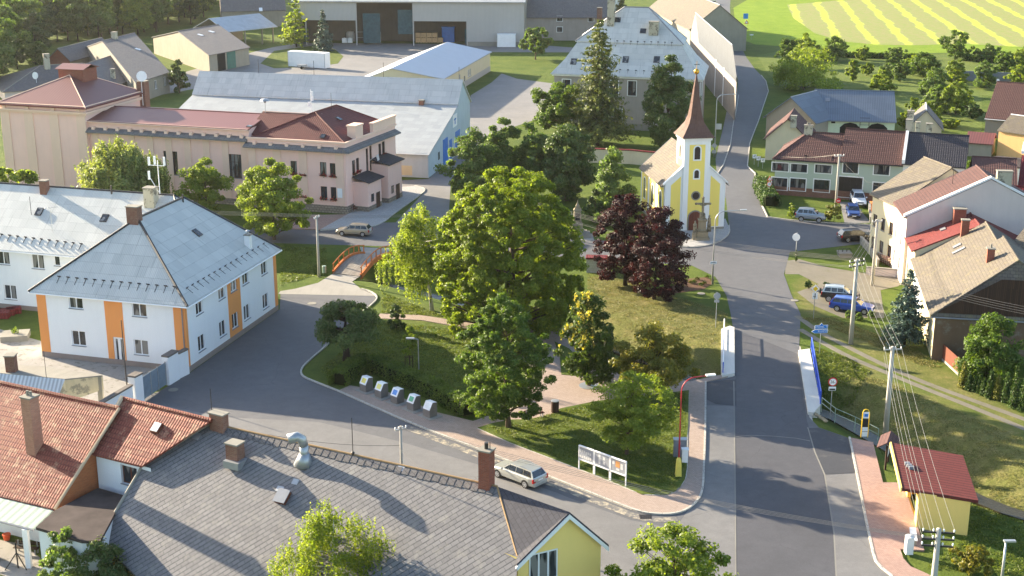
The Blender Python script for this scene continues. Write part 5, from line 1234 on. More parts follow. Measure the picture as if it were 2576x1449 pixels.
a, b = V2(gp(2484, 458)), V2(gp(2560, 466)); H = House('white_shed', 'white flat shed with half open door behind the tan gable house', 'shed', a, b, perp_back(a, b, 7)); H.walls(2.8, M['white_trim']); mb = MB(); H.F['F'].box(mb, 2.5, 4.0, 0.05, 2.2, 0, 0.06); mb.build('door', M['dark_in'], H.root); H.roof(2.8, 3.3, M['felt'], 'x', ov=0.3)
# ---------------------------------------------------------------- houses along the right-hand street
g2 = V2(gp(2354, 905)); e2 = hz(g2, 787)
def street_house(name, label, near, far, w, e, zr, wall, roofm, front=None, gw=None, off=.5, **kw):
    """gable towards the camera, ridge running back; near/far: ground plan points of its left facade"""
    d = (far - near); n = Vector((d.y, -d.x)).normalized(); FR = near + n * w
    H = House(name, label, 'house', near, FR, FR + d); H.e = e
    return H
def eavept(px, py, e): return V2(gp(px, py, e))
P0, P1 = eavept(2354, 787, e2), eavept(2322, 702, e2)
H = street_house('wood_gable_house', 'old house with weathered tan roof and dark boarded gable', P0, P1, 15, e2, 0, None, None)
zr = hz(H.loc(7.5, 1.5), 664); f = H.F['F']
H.walls(e2, M['cream_wall'], facs='RKL', plinth=None); mb = MB(); f.wall(mb, 0, e2 - 0.3); mb.build('front_wall', plaster('brown_rubble', C(118, 96, 78), 0.5, spots=0.2), H.root)
mb = MB(); mb.face([f.pt(0, e2 - 0.3), f.pt(f.len, e2 - 0.3), f.pt(f.len, e2), f.pt(f.len * .62, e2 + (zr - e2) * .75), f.pt(f.len * .38, e2 + (zr - e2) * .75), f.pt(0, e2)]); mb.build('board_gable', M['wood_dark'], H.root)
mb = MB(); f.box(mb, 0, f.len, e2 - 0.42, e2 - 0.28, 0, 0.12); mb.build('tile_ledge', M['white_trim'], H.root)
H.roof(e2, zr, M['roof_fc_tan'], 'y', h0=2.6, ov=0.45, og=0.3, cap=M['roof_fc_tan'], gut=M['gutter'])
H.chimney(2490, 655, 0.7, 0.7, 1.2, M['brick_red'], pots=1)
T2 = H
P2 = eavept(2302, 646, e2); H = street_house('tan_roof_house', 'house with mottled tan roof and brick chimney behind the wood-gabled house', P1, P2, 14, e2, 0, None, None)
zr1 = hz(H.loc(7, 3), 592); L_ = H.F['L']; H.winat('L', L_.len * .5, 1.9, 1.0, 1.3); H.walls(e2, M['wall_white'], gables=(('F', .5, zr1), ('K', .5, zr1))); H.roof(e2, zr1, M['roof_fc_tan'], 'y', ov=0.45, og=0.05, cap=M['roof_fc_tan'], gut=M['gutter'])
H.skylight(2408, 619, 0.7, 0.9, 'gutter', None); H.skylight(2412, 631, 0.6, 1.4, 'gutter', None); H.chimney(2426, 590, 0.8, 0.6, 1.6, M['brick_red'])
e3 = e2 + 0.9; P3, P4 = eavept(2303, 628, e3), eavept(2282, 590, e3); H = street_house('red_roof_house', 'low house with bright red sheet roof on its street side', P3, P4, 13, e3, 0, None, None)
zr3 = hz(H.loc(6.5, 2), 556); L_ = H.F['L']; H.winat('L', L_.len * .35, 2.2, 1.0, 1.5); H.winat('L', L_.len * .75, 2.2, 1.0, 1.5); H.walls(e3, M['cream_wall'], gables=(('F', .5, zr3), ('K', .5, zr3))); H.roof(e3, zr3, M['roof_red'], 'y', ov=0.4, og=0.05, cap=M['roof_red'], gut=M['gutter'])
H.skylight(2368, 556, 0.9, 0.6, 'gutter', None); H.skylight(2372, 577, 0.9, 0.6, 'gutter', None); H.chimney(2412, 556, 1.3, 0.9, 1.4, M['brick_red'])
g5 = V2(gp(2263, 687)); e5 = hz(g5, 520); P5, P6 = eavept(2282, 545, e5), eavept(2262, 517, e5)
d5 = (P6 - P5).normalized(); H = street_house('rose_gable_house', 'tall pale rose house with blank gable wall and white coping', P5, P5 + d5 * 8, 17.5, e5, 0, None, None); f = H.F['F']
zr5 = hz(H.loc(8.7, 0), 452); L_ = H.F['L']
for u in (2, 5.5):
    for z in (1.8, 4.6): H.winat('L', u, z, 1.1, 1.5)
H.walls(e5, M['rose_wall'], gables=(('F', .5, zr5), ('K', .5, zr5))); H.roof(e5, zr5, M['roof_brown_tile'], 'y', ov=0.3, og=-0.2, cap=M['roof_brown_tile'])
mb = MB()
for u0, u1 in ((-0.3, 8.75), (17.8, 8.75)):
    a = f.pt(u0, e5 + 0.05 - 0.1, 0.1); b = f.pt(u1, zr5 + 0.1, 0.1); mb.obox(a, b - a, f.n.to_3d() * -0.6, (0, 0, 0.25))
mb.build('coping', M['white_trim'], H.root)
stack(H.root, f.pt(10.2, zr5 - 1.3, -0.4), f.t, 1.6, 0.7, 2.2, M['chim_plaster']); H.mast(2396, 462, 1.6, 0.03)
e6 = e5 - 0.2; P7, P8 = eavept(2258, 512, e6), eavept(2226, 497, e6)
H = street_house('yellow_street_house', 'pale yellow house with brown roof beside the rose gable house', P7, P8 + (P8 - P7).normalized() * 3, 13, e6, 0, None, None); zr6 = e6 + 4; L_ = H.F['L']
for i in range(3):
    for z in (1.7, 4.5): H.winat('L', L_.len * (i + .5) / 3, z, 1.0, 1.5, frame='brown_frame')
H.walls(e6, M['cream_wall'], gables=(('F', .5, zr6), ('K', .5, zr6))); H.roof(e6, zr6, M['roof_fc_tan'], 'y', ov=0.4, og=0.2, gut=M['gutter'], cap=M['roof_fc_tan']); H.chimney(2330, 470, 0.8, 0.8, 1.6, M['chim_plaster'])
# dark roofs behind those houses, reaching the right edge
a, b = V2(gp(2420, 590)), V2(gp(2700, 612)); H = House('maroon_roof_house', 'long house with maroon tiled roof at the right edge', 'house', a, b, perp_back(a, b, 8)); e = 3.6; H.walls(e, M['wood_red']); H.win('F', 2520, 588, 1.8, 1.2); H.roof(e, 6.0, M['roof_maroon'], 'x', ov=0.6, cap=M['roof_maroon'])
a, b = V2(gp(2440, 545)), V2(gp(2548, 552)); H = House('dark_roof_house', 'house with dark brown roof and terrace railing behind the rose gable', 'house', a, b, perp_back(a, b, 14)); e = 4.0; H.walls(e, M['rose_wall']); H.roof(e, 7.0, M['roof_brown_tile'], 'x', ov=0.3, cap=M['roof_brown_tile'])
a, b = V2(gp(2556, 540)), V2(gp(2700, 552)); H = House('red_corrugated_house', 'house with dark red corrugated roof and white fire wall at right edge', 'house', a, b, perp_back(a, b, 14)); H.walls(e, M['rose_wall']); H.roof(e, 7.0, M['roof_maroon'], 'x', ov=0.3); mb = MB(); ff = H.F['L']; mb.obox(ff.pt(-0.3, 7.2, -.2), ff.pt(ff.len / 2, 7.2, -.2) - ff.pt(-0.3, 7.2, -.2), ff.n.to_3d() * .5, (0, 0, .4)); mb.build('fire_wall', M['white_trim'], H.root)
tr_ = [gp(2508, 540, 3.0), gp(2690, 552, 3.0)]; mb = MB(); mb.box(tr_[0][0], tr_[1][0], tr_[0][1], tr_[0][1] + 5, 0, 3.0); single('roof_terrace', mb, M['white_trim'], 'pale roof terrace base in front of the dark brown roof', 'terrace')
rail_fence('terrace_railing', [(*tr_[0], 3.0), (*tr_[1], 3.0)], 1.1, 'galv', 'metal railing along the roof terrace at right edge', 5, 0.5, 0.025)
a, b = V2(gp(2510, 778)), V2(gp(2800, 850)); H = House('blue_gable_house', 'pale blue house with striped brown roof and triangular window at right edge', 'house', a, b, perp_back(a, b, 9)); e = hz(a, 645); H.walls(e, M['pale_blue_wall'], gables=()); H.roof(e, e + 2.5, M['roof_fc_tan'], 'x', ov=0.4); f = H.F['F']; u, z = f.pix(2552, 676); mb = MB(); mb.face([f.pt(u - 0.9, z - .4, .04), f.pt(u + 1.0, z - .4, .04), f.pt(u - 0.9, z + .6, .04)]); mb.build('triangular_window', M['glass'], H.root)
# ---------------------------------------------------------------- foreground: slate house, yellow gable, clay roof houses
def plane(p, q, pitch, side=-1):
    """roof plane through the ridge p-q falling towards the camera at pitch degrees"""
    d = (q - p).normalized(); n = Vector((-d.y, d.x, 0)).normalized()
    if n.y * side < 0: n = -n
    s = (n * math.cos(R(pitch)) - Vector((0, 0, math.sin(R(pitch))))); nn = d.cross(s).normalized()
    return p, (nn if nn.z > 0 else -nn), n
def onpl(pl, px, py):
    O = Vector((0, 0, CAMH)); d = ray(px, py); t = (pl[0] - O).dot(pl[1]) / d.dot(pl[1]); return O + d * t
zr = 8.6; A, B = g3(530, 1065, zr), g3(1251, 1224, zr); pl = plane(A, B, 36); back = -pl[2]
root = empty('slate_house', (A.x, A.y, 0), 'big house with weathered diamond slate roof in the foreground', 'house'); mainp = pl
bk = lambda p, d, dz: p + back * d - Vector((0, 0, dz))
front = [onpl(pl, 530, 1065), onpl(pl, 360, 1170), onpl(pl, 250, 1357), onpl(pl, 344, 1449), onpl(pl, 470, 1560), onpl(pl, 900, 1640), onpl(pl, 1285, 1640), onpl(pl, 1303, 1403), onpl(pl, 1251, 1224)]
mb = MB(); solid(mb, [front, [B, A, bk(A, 6, 4.36), bk(B, 6, 4.36)]], 0.16); slr = mb.build('roof', M['roof_slate'], root)
mb = MB(); mb.tube([A + Vector((0, 0, .02)), B + Vector((0, 0, .02))], 0.07, 6); mb.tube([B, front[-2]], 0.07, 6); mb.build('ridge_cap', plain('ridge_cement', C(150, 124, 92), 0.9, 0.1), slr)
mb = MB(); mb.tube([front[0], front[1], front[2]], 0.13, 6); mb.build('verge_cap', M['old_concrete'], slr)
mb = MB(); inn = [p + Vector((0, 0, -0.35)) for p in front]
ce = sum(front, Vector((0, 0, 0))) / len(front)
wl_ = [(p.x + (ce.x - p.x) * .06, p.y + (ce.y - p.y) * .06) for p in (bk(A, 5.6, 0), front[0], front[1], front[2], front[4], front[6], front[7], front[8], bk(B, 5.6, 0))]
for i in range(len(wl_)):
    a, b = wl_[i], wl_[(i + 1) % len(wl_)]
    za, zb_ = (onpl_z := lambda q: min(zr - 0.4, max(0.5, (pl[0].z - ((q[0] - pl[0].x) * pl[1].x + (q[1] - pl[0].y) * pl[1].y) / pl[1].z) - 0.35)))(a), onpl_z(b)
    if i in (0, len(wl_) - 1, len(wl_) - 2): za, zb_ = (min(za, 3.6), zb_) if i == 0 else (za, min(zb_, 3.6)) if i == len(wl_) - 2 else (3.6, 3.6)
    mb.face([(*a, 0), (*b, 0), (*b, zb_), (*a, za)])
mb.build('wall', M['lime_wall'], root)
SR = [front]
rng = random.Random(5)
mb = MB()
n_ = int((B - A).length / 0.55)
for i in range(n_):
    p = A.lerp(B, (i + .5) / n_); s_ = (pl[2] * math.cos(R(36)) - Vector((0, 0, math.sin(R(36))))); t_ = (B - A).normalized()
    mb.obox(p + s_ * 0.14 - t_ * 0.24 + pl[1] * 0.0, t_ * 0.46, s_ * rng.uniform(.42, .52), pl[1] * 0.045)
mb.build('ridge_slates', M['roof_grey'], slr)
for px, py, w, h_ in ((1009, 1177, .5, .45), (743, 1212, .45, .4), (704, 1230, .5, .4), (494, 1097, .6, .5)):
    p, n = onfaces(SR, px, py, True) or (onpl(pl, px, py), pl[1]); t_ = (B - A).normalized(); b_ = n.cross(t_); mb = MB(); mb.obox(p - t_ * w / 2 - b_ * h_ / 2, t_ * w, b_ * h_, n * 0.03); mb.build('tin_patch', M['galv'], slr)
p, n = onpl(pl, 713, 1253), pl[1]; t_ = (B - A).normalized(); b_ = n.cross(t_); mb = MB(); mb.obox(p - t_ * .4 - b_ * .45, t_ * .8, b_ * .9, n * 0.3); sk = mb.build('roof_hatch', M['wood_red'], slr); mb = MB(); mb.obox(p - t_ * .45 - b_ * .5 + n * .302, t_ * .9, b_ * 1.0, n * 0.05); mb.build('hatch_lid', M['sill'], sk)
ck = stack(root, onpl(pl, 593, 1160) + Vector((0, 0, 0)), t_, .95, 0.8, 1.3, M['brick_old']); 
mb = MB(); p = onpl(pl, 593, 1168); mb.cbox(p + Vector((0, 0, 0.1)), (1.25, 1.1, 0.5), math.atan2(t_.y, t_.x)); mb.build('flashing', M['galv'], ck)
p = onpl(pl, 766, 1158); mb = MB(); s_ = Vector((0, 0, 1)); dr = Vector((-0.9, -0.25, 0)).normalized()
mb.lathe(p - Vector((0, 0, .3)), [(0.75, 0), (0.45, 0.55), (0.34, 0.8)], 12); mb.tube([p, p + s_ * 1.1], 0.3, 14); mb.tube([p + s_ * 1.05, p + s_ * 1.5 + dr * 0.1, p + s_ * 1.72 + dr * 0.4, p + s_ * 1.6 + dr * 1.0], [0.31, 0.33, 0.34, 0.36], 14); mb.build('vent_pipe', M['galv'], root, smooth=True)
for px, py, h_ in ((894, 1140, 2.6), (535, 1066, 2.6), (1238, 1216, 2.9)):
    p = A.lerp(B, ((V2(g3(px, py, zr)) - V2(A)).dot(V2(B) - V2(A))) / (V2(B) - V2(A)).length_squared); mb = MB(); mb.tube([p, p + Vector((0, 0, h_))], 0.028, 5); mb.lathe(p, [(.1, 0), (.12, .15), (.05, .25)], 8); mb.build('lightning_rod', M['dark_metal'], root)
p = B + (A - B).normalized() * 0.75; c = stack(root, p, t_, 0.75, 0.75, 2.3, M['brick_red']); mb = MB(); mb.tube([p + Vector((0, 0, 2.35)), p + Vector((0, 0, 2.8))], 0.13, 8); mb.build('chimney_pot', M['dark_metal'], c)
# yellow gabled wing
Cx = g3(1435, 1285, zr); d2 = (Cx - B); d2.z = 0; d2n = d2.normalized(); n2 = Vector((d2n.y, -d2n.x, 0))
if n2.y > 0: n2 = -n2
ye = hz(V2(Cx) , 1285); El = None
pl2 = plane(B, Cx, 40); EL = onpl(pl2, 1303, 1403); halfw = (V2(EL) - V2(Cx)).dot(V2(n2)); ez = EL.z
ERp = Vector((*(V2(Cx) - V2(n2) * halfw), ez))
H = None
root2 = empty('yellow_gable_house', (Cx.x, Cx.y, 0), 'yellow gabled wing with dark slate roof and white barge board in the foreground', 'house')
E0 = Vector(EL); E1 = g3(1512, 1354, ez); gd = (E1 - E0).normalized(); d2n = Vector((gd.y, -gd.x, 0))
gn = Vector((gd.y, -gd.x)); Cx = B + (Cx - B) * ((E0.xy - B.xy).dot(gn) / (Cx.xy - B.xy).dot(gn))
o_ = d2n * 0.35
sl_ = (Vector((*V2(E0), ez)) - Cx).normalized(); sr_ = (Vector((*V2(E1), ez)) - Cx).normalized()
Bb = B - d2n * 3
mb = MB(); solid(mb, [[B, Cx + o_, E0 + o_ + sl_ * .3, E0 - d2n * 0.2], [Cx + o_, B, B + (E1 - Cx) + sr_ * .5, E1 + o_ + sr_ * .5]], 0.14); yr = mb.build('roof', tiles('dark_slates', C(70, 70, 78), C(60, 60, 68), C(40, 40, 46), 0.4, 0.3, 0.02, rot=R(30)), root2)
gf = Fac(E0.xy, E1.xy); mb = MB(); hw = gf.len
u, z = gf.pix(1366, 1423); hole = (u - .95, u + .95, z - .95, z + .95)
gf.wall(mb, 0, ez, [hole] if hole[3] < ez else []); mb.face([gf.pt(0, ez), gf.pt(hw, ez), gf.pt((Cx.xy - E0.xy).dot(gf.t), zr - .1)])
dd = (B - Cx) * .85; b0 = gf.pt(0, 0) + dd; mb.face([gf.pt(0, 0), gf.pt(0, ez), b0 + Vector((0, 0, ez)), b0]); b1 = gf.pt(hw, 0) + dd; mb.face([gf.pt(hw, 0), gf.pt(hw, ez), b1 + Vector((0, 0, ez)), b1]); mb.build('wall', M['lime_wall'], root2)
class _S: pass
hs = _S(); hs.F = {'F': gf}; hs.root = root2; print('yel', hole, ez, hw)
House.window(hs, 'F', hole, nx=3, depth=0.12 if hole[3] < ez else -0.04)
mb = MB()
for s0, s1 in ((E1 + sr_ * .5, Cx), (E0 + sl_ * .4, Cx)): mb.obox(s0 + o_ * .9 - Vector((0, 0, .45)), s1 - s0, d2n * 0.08, (0, 0, .3))
mb.build('barge_board', M['white_paint'], yr)
# clay tile houses
za = 8.8; A2, B2_ = g3(-160, 927, za), g3(300, 1026, za); pl3 = plane(A2, B2_, 38)
root3 = empty('clay_roof_house', (B2_.x, B2_.y, 0), 'house with long weathered clay tile roof and tall brick chimney at left edge', 'house')
f3 = [A2, B2_, onpl(pl3, 137, 1281), onpl(pl3, -160, 1210)]; back3 = -pl3[2]
mb = MB(); solid(mb, [f3, [B2_, A2, A2 + back3 * 4.5 - Vector((0, 0, 3.5)), B2_ + back3 * 4.5 - Vector((0, 0, 3.5))]], 0.14); cr = mb.build('roof', M['roof_clay'], root3)
mb = MB(); mb.tube([A2, B2_], 0.14, 6); mb.build('ridge_cap', M['roof_clay'], cr)
mb = MB(); mb.tube([B2_, f3[2]], 0.12, 6); mb.build('verge_cap', plain('verge_tiles', C(196, 170, 140), 0.9, 0.1), cr)
td = (B2_ - A2).normalized(); eg = f3[2]
mb = MB(); q0 = eg - td * 0.15 + back3 * 0.3; q1 = B2_ - td * 0.15; q2 = q1 + back3 * 4.3
mb.face([(q0.x, q0.y, 0), (q2.x, q2.y, 0), (q2.x, q2.y, za - 3.5), (q1.x, q1.y, za - .2), (q0.x, q0.y, eg.z - .2)]); mb.build('gable_wall', bricks('orange_brick', C(192, 112, 66), C(170, 92, 54), C(160, 120, 90)), root3)
mb = MB(); w0 = f3[3] + back3 * 1.2; w1 = eg + back3 * 1.2 - td * .2
mb.face([(w0.x, w0.y, 0), (w1.x, w1.y, 0), (w1.x, w1.y, eg.z - .1), (w0.x, w0.y, eg.z - .1)]); k0 = A2 + back3 * 4.3; k1 = B2_ + back3 * 4.3; mb.face([(k1.x, k1.y, 0), (k0.x, k0.y, 0), (k0.x, k0.y, za - 3.6), (k1.x, k1.y, za - 3.6)]); mb.build('wall', M['wall_white'], root3)
c = stack(root3, onpl(pl3, 88, 1128), td, 0.85, 0.85, 3.9, bricks('pale_brick', C(190, 138, 112), C(168, 118, 96), C(150, 130, 116)), pots=2)
# green tin veranda roof below its eave, posts
ev0, ev1 = onpl(pl3, -160, 1208), onpl(pl3, 134, 1279); dz = Vector((0, 0, 0.12)); dn2 = pl3[2] * 1.9 - Vector((0, 0, .55))
mb = MB(); solid(mb, [[ev0 - dz, ev1 - dz, ev1 - dz + dn2, ev0 - dz + dn2]], 0.08); mb.build('veranda_roof', M['green_tin'], root3)
mb = MB(); a, b = ev0 - dz + dn2, ev1 - dz + dn2; mb.tube([a - Vector((0, 0, .08)), b - Vector((0, 0, .08))], 0.08, 6); mb.build('gutter', M['gutter'], root3)
for t in (0.47, 0.62, 0.93):
    p = a.lerp(b, t); mb = MB(); mb.cbox((p.x, p.y, p.z / 2 - .1), (0.35, 0.35, p.z - .1)); mb.build('post', M['wall_white'], root3)
wf3 = Fac(V2(w0), V2(w1)); hs3 = _S(); hs3.F = {'F': wf3}; hs3.root = root3
for t in (0.62, 0.86): House.window(hs3, 'F', (wf3.len * t - .8, wf3.len * t + .8, 0.9, 2.2), frame='wood_red', depth=-0.05, sill=None)
# right clay roof section, slightly higher
A4, B4 = g3(308, 1001, za + .35), g3(532, 1057, za + .35); pl4 = plane(A4, B4, 38); root4 = empty('clay_roof_wing', (A4.x, A4.y, 0), 'short clay tile roof wing with white wall joined to the slate house', 'house')
f4 = [A4, B4, onpl(pl4, 357, 1172), onpl(pl4, 230, 1141)]; back4 = -pl4[2]
mb = MB(); solid(mb, [f4, [B4, A4, A4 + back4 * 4.5 - Vector((0, 0, 3.5)), B4 + back4 * 4.5 - Vector((0, 0, 3.5))]], 0.14); cr = mb.build('roof', M['roof_clay'], root4)
mb = MB(); mb.tube([A4, B4], 0.14, 6); mb.build('ridge_cap', M['roof_clay'], cr); mb = MB(); mb.tube([A4 + Vector((0, 0, .1)), f4[3] + Vector((0, 0, .1))], 0.17, 6); mb.build('parapet_cap', plain('verge_cement', C(196, 176, 150), 0.9, 0.1), cr)
td4 = (B4 - A4).normalized(); wA, wB = f4[3] + back4 * .3 + td4 * .1, f4[2] + back4 * .3 + td4 * .5; ff = Fac(V2(wA), V2(wB)); zt = f4[3].z - .1
u, z = ff.pix(325, 1197); hol = (u - .75, u + .75, z - .7, z + .7); mb = MB(); ff.wall(mb, 0, zt, [hol], depth=.25); k = back4 * 6; mb.face([ff.pt(0, 0), ff.pt(0, zt), ff.pt(0, zt) + k, ff.pt(0, 0) + k]); k0, k1 = ff.pt(0, 0) + k, ff.pt(ff.len, 0) + k; mb.face([k1, k0, k0 + Vector((0, 0, za - 3.4)), k1 + Vector((0, 0, za - 3.4))]); mb.build('wall', M['wall_white'], root4)
hs4 = _S(); hs4.F = {'F': ff}; hs4.root = root4; House.window(hs4, 'F', hol, frame='wood_red', depth=.22, nx=2)
p, n = onpl(pl4, 396, 1078), pl4[1]; b_ = n.cross(td4); mb = MB(); mb.obox(p - td4 * .35 - b_ * .4, td4 * .7, b_ * .8, n * .22); mb.build('skylight', M['wood_red'], root4); mb = MB(); mb.obox(p - td4 * .3 - b_ * .34 + n * .221, td4 * .6, b_ * .68, n * .03); mb.build('pane', M['white_trim'], root4)
stack(root4, B4 + td4 * .3 + back4 * .4 - Vector((0, 0, .6)), td4, 1.2, .6, 1.0, M['brick_old'], pots=0)
# flat felt roof in the corner
zf = hz(V2(gp(246, 1330)), 1228); zf = 4.0
fp = [g3(246, 1227, zf), g3(313, 1246, zf), g3(252, 1360, zf), g3(205, 1360, zf), g3(90, 1326, zf), g3(137, 1284, zf)]
mb = MB(); solid(mb, [fp], 0.2); pts = [(p.x, p.y) for p in fp]; fr = single('felt_roof_annex', mb, M['felt'], 'low annex with flat dark felt roof between clay and slate roofs', 'house', loc=(fp[0].x, fp[0].y, 0))
mb = MB(); cx_ = sum(p[0] for p in pts) / 6; cy_ = sum(p[1] for p in pts) / 6; mb.prism([(x + (cx_ - x) * .05, y + (cy_ - y) * .05) for x, y in pts], 0, zf - .21); mb.build('wall', M['wall_white'], fr)
# ---------------------------------------------------------------- vegetation
LM = {}
def lm(k, d, m, l, **kw): LM[k] = leafmat('leaf_' + k, d, m, l, **kw)
lm('lime', (0.085, 0.135, 0.016), (0.19, 0.25, 0.03), (0.37, 0.385, 0.055), tcol=(1.4, 1.45, 0.4), trans=.54)
lm('green', (0.045, 0.09, 0.014), (0.095, 0.16, 0.026), (0.19, 0.26, 0.05), trans=.45)
lm('fresh', (0.1, 0.16, 0.02), (0.21, 0.28, 0.04), (0.34, 0.39, 0.08), trans=.5)
lm('dark', (0.03, 0.06, 0.018), (0.065, 0.11, 0.03), (0.13, 0.18, 0.055), trans=.3)
lm('olive', (0.06, 0.1, 0.024), (0.14, 0.2, 0.055), (0.26, 0.31, 0.1), tcol=(1.35, 1.5, .5), trans=.46)
lm('red', (0.014, 0.006, 0.008), (0.034, 0.012, 0.014), (0.1, 0.034, 0.032), trans=0.3, tcol=(1.8, 0.5, 0.4), gloss=0.2, rough=0.5)
lm('willow', (0.1, 0.14, 0.04), (0.21, 0.26, 0.085), (0.34, 0.38, 0.14))
lm('hornbeam', (0.04, 0.075, 0.014), (0.085, 0.13, 0.024), (0.5, 0.42, 0.1), gloss=0.2)
lm('orange', (0.08, 0.1, 0.016), (0.19, 0.19, 0.03), (0.38, 0.27, 0.045))
lm('spruce', (0.04, 0.06, 0.02), (0.1, 0.13, 0.04), (0.2, 0.22, 0.06), trans=0.25)
lm('blue_spruce', (0.035, 0.065, 0.055), (0.085, 0.14, 0.115), (0.17, 0.24, 0.2), trans=0.12)
lm('thuja', (0.02, 0.05, 0.01), (0.05, 0.1, 0.018), (0.11, 0.16, 0.03), trans=0.2)
lm('thuja_yellow', (0.07, 0.09, 0.01), (0.16, 0.17, 0.025), (0.3, 0.28, 0.05), trans=0.2)
M['birch_bark'] = plaster('birch_bark', (0.55, 0.53, 0.48), 0.5, spots=0.3, scol=(0.06, 0.055, 0.05))
def leafmesh(name, Cn, sz, mat, rng, nrm=None, aspect=0.62, tone=None, rough_n=0.9):
    n = len(Cn); Cn = np.asarray(Cn, float)
    nv = rng.normal(size=(n, 3)) * rough_n
    if nrm is not None: nv = nv + nrm
    nv /= np.linalg.norm(nv, axis=1)[:, None] + 1e-9
    a = rng.normal(size=(n, 3)); u = np.cross(nv, a); u /= np.linalg.norm(u, axis=1)[:, None] + 1e-9
    w = np.cross(nv, u); s = sz * rng.uniform(0.65, 1.35, n)[:, None]
    bend = nv * s * 0.22
    V = np.stack([Cn + u * s, Cn + w * s * aspect + bend, Cn - u * s, Cn - w * s * aspect + bend], 1).reshape(-1, 3)
    me = bpy.data.meshes.new(name)
    me.vertices.add(4 * n); me.loops.add(4 * n); me.polygons.add(n)
    me.vertices.foreach_set('co', V.ravel().astype(np.float32))
    me.loops.foreach_set('vertex_index', np.arange(4 * n, dtype=np.int32))
    me.polygons.foreach_set('loop_start', np.arange(0, 4 * n, 4, dtype=np.int32)); me.polygons.foreach_set('loop_total', np.full(n, 4, np.int32))
    if tone is None: tone = rng.uniform(0, 1, n)
    at = me.attributes.new('tone', 'FLOAT', 'POINT'); at.data.foreach_set('value', np.repeat(np.clip(tone, 0, 1), 4).astype(np.float32))
    me.materials.append(mat); me.update(); me.validate()
    return me
PROF = {'full': lambda t: np.clip(1 - ((t - 0.32) / 0.69) ** 2, 0, 1) ** 0.42, 'ovate': lambda t: np.clip(1 - ((t - 0.36) / 0.66) ** 2, 0, 1) ** 0.72, 'round': lambda t: np.sqrt(np.clip(1 - (2 * t - 1) ** 2, 0, 1)), 'oval': lambda t: np.sin(np.pi * np.clip(t, 0, 1) ** 0.72) ** 0.75, 'dome': lambda t: np.clip(1 - t, 0, 1) ** 0.46 * np.clip(t * 6 + 0.55, 0, 1),
        'cone': lambda t: np.clip(1 - t, 0, 1) ** 0.8 * np.clip(t * 12 + 0.3, 0, 1), 'column': lambda t: np.clip(1 - t, 0, 1) ** 0.42 * np.clip(t * 5 + 0.45, 0, 1), 'umbrella': lambda t: np.clip(1 - t, 0, 1) ** 0.5 * np.clip(t * 2.5 + 0.35, 0, 1)}
def make_crown(kind, r, z0, z1, n, leaf, rng, nclump=90, flat=0.7, droop=0.0, prof='round', lobes=0.28, crad=0.17, toneb=0.0, gap=0.0, fill=0.45, ys=1.0):
    """leaf points of a crown: clumps spread through an uneven envelope"""
    pf = PROF[prof]; ph = rng.uniform(0, 6.28, 6); hgt = z1 - z0
    cs = []
    while len(cs) < nclump:
        t = rng.uniform(0, 1); rr = pf(np.array(t))
        if rng.uniform() > rr ** 1.4 + 0.06: continue
        a = rng.uniform(0, 2 * math.pi); lob = 1 + lobes * (math.sin(2 * a + ph[0] + 3 * t) * .5 + math.sin(3 * a + ph[1] - 5 * t) * .4 + math.sin(5 * a + ph[2] + 9 * t) * .35)
        q = rng.uniform(0, 1) ** fill
        cs.append((r * rr * lob * q * math.cos(a) * 0.93, r * rr * lob * q * math.sin(a) * ys * 0.93, z0 + hgt * (t * 0.97 + 0.015), q))
    cs = np.array(cs); ctone = rng.uniform(-0.14, 0.14, nclump) + toneb
    k = rng.integers(0, nclump, n)
    cr = (r + hgt * 0.5) * 0.5 * crad * rng.uniform(0.65, 1.35, nclump)
    d = rng.normal(size=(n, 3)); d /= np.linalg.norm(d, axis=1)[:, None]
    d *= (rng.uniform(0, 1, n) ** 0.45)[:, None] * cr[k][:, None]; d[:, 2] *= flat
    P = cs[k, :3] + d
    if droop: P[:, 2] -= rng.exponential(1.0, n) * droop * np.clip(cs[k, 3], 0.2, 1)
    P[:, 2] = np.maximum(P[:, 2], z0 - (droop * 1.5))
    nrm = P - np.array([0, 0, z0 + hgt * 0.45]); nrm /= np.linalg.norm(nrm, axis=1)[:, None] + 1e-9
    nrm = nrm * 0.9 + np.array([0, 0, 0.45]) + d / (np.linalg.norm(d, axis=1)[:, None] + 1e-9) * 0.5
    return P, nrm, np.clip(0.42 + ctone[k] + rng.normal(0, 0.17, n), 0.02, 0.98), cs
def trunk_mesh(mb, h, r, cs, rng, zfork, nl=14, lean=(0, 0), multi=1, cone=False):
    for m_ in range(multi):
        a0 = 6.28 * m_ / multi + rng.uniform(0, 1); off = (0, 0) if multi == 1 else (r * 1.6 * math.cos(a0), r * 1.6 * math.sin(a0)); sp = 0 if multi == 1 else 0.35
        pts = []; rs = []
        for i in range(7):
            t = i / 6; pts.append((off[0] + lean[0] * t + sp * h * 0.5 * t * math.cos(a0) + rng.normal(0, .012) * h * t, off[1] + lean[1] * t + sp * h * 0.5 * t * math.sin(a0) + rng.normal(0, .012) * h * t, h * t - 0.15)); rs.append(r * (1.35 if i == 0 else 1.0) * (1 - 0.86 * t))
        mb.tube(pts, rs, 7)
    idx = rng.permutation(len(cs))[:nl]
    for i in idx:
        c = Vector(cs[i][:3]); zb = max(zfork, min(c.z - (0.45 if not cone else 0.1) * math.hypot(c.x, c.y), h * 0.85)); t = zb / h
        b = Vector((lean[0] * t, lean[1] * t, zb)); mdl = b.lerp(c, 0.5) + Vector((0, 0, (c.z - b.z) * -0.12)); rr = r * 0.42 * (1 - 0.6 * t)
        mb.tube([b, mdl, c], [rr, rr * 0.6, rr * 0.2], 5)
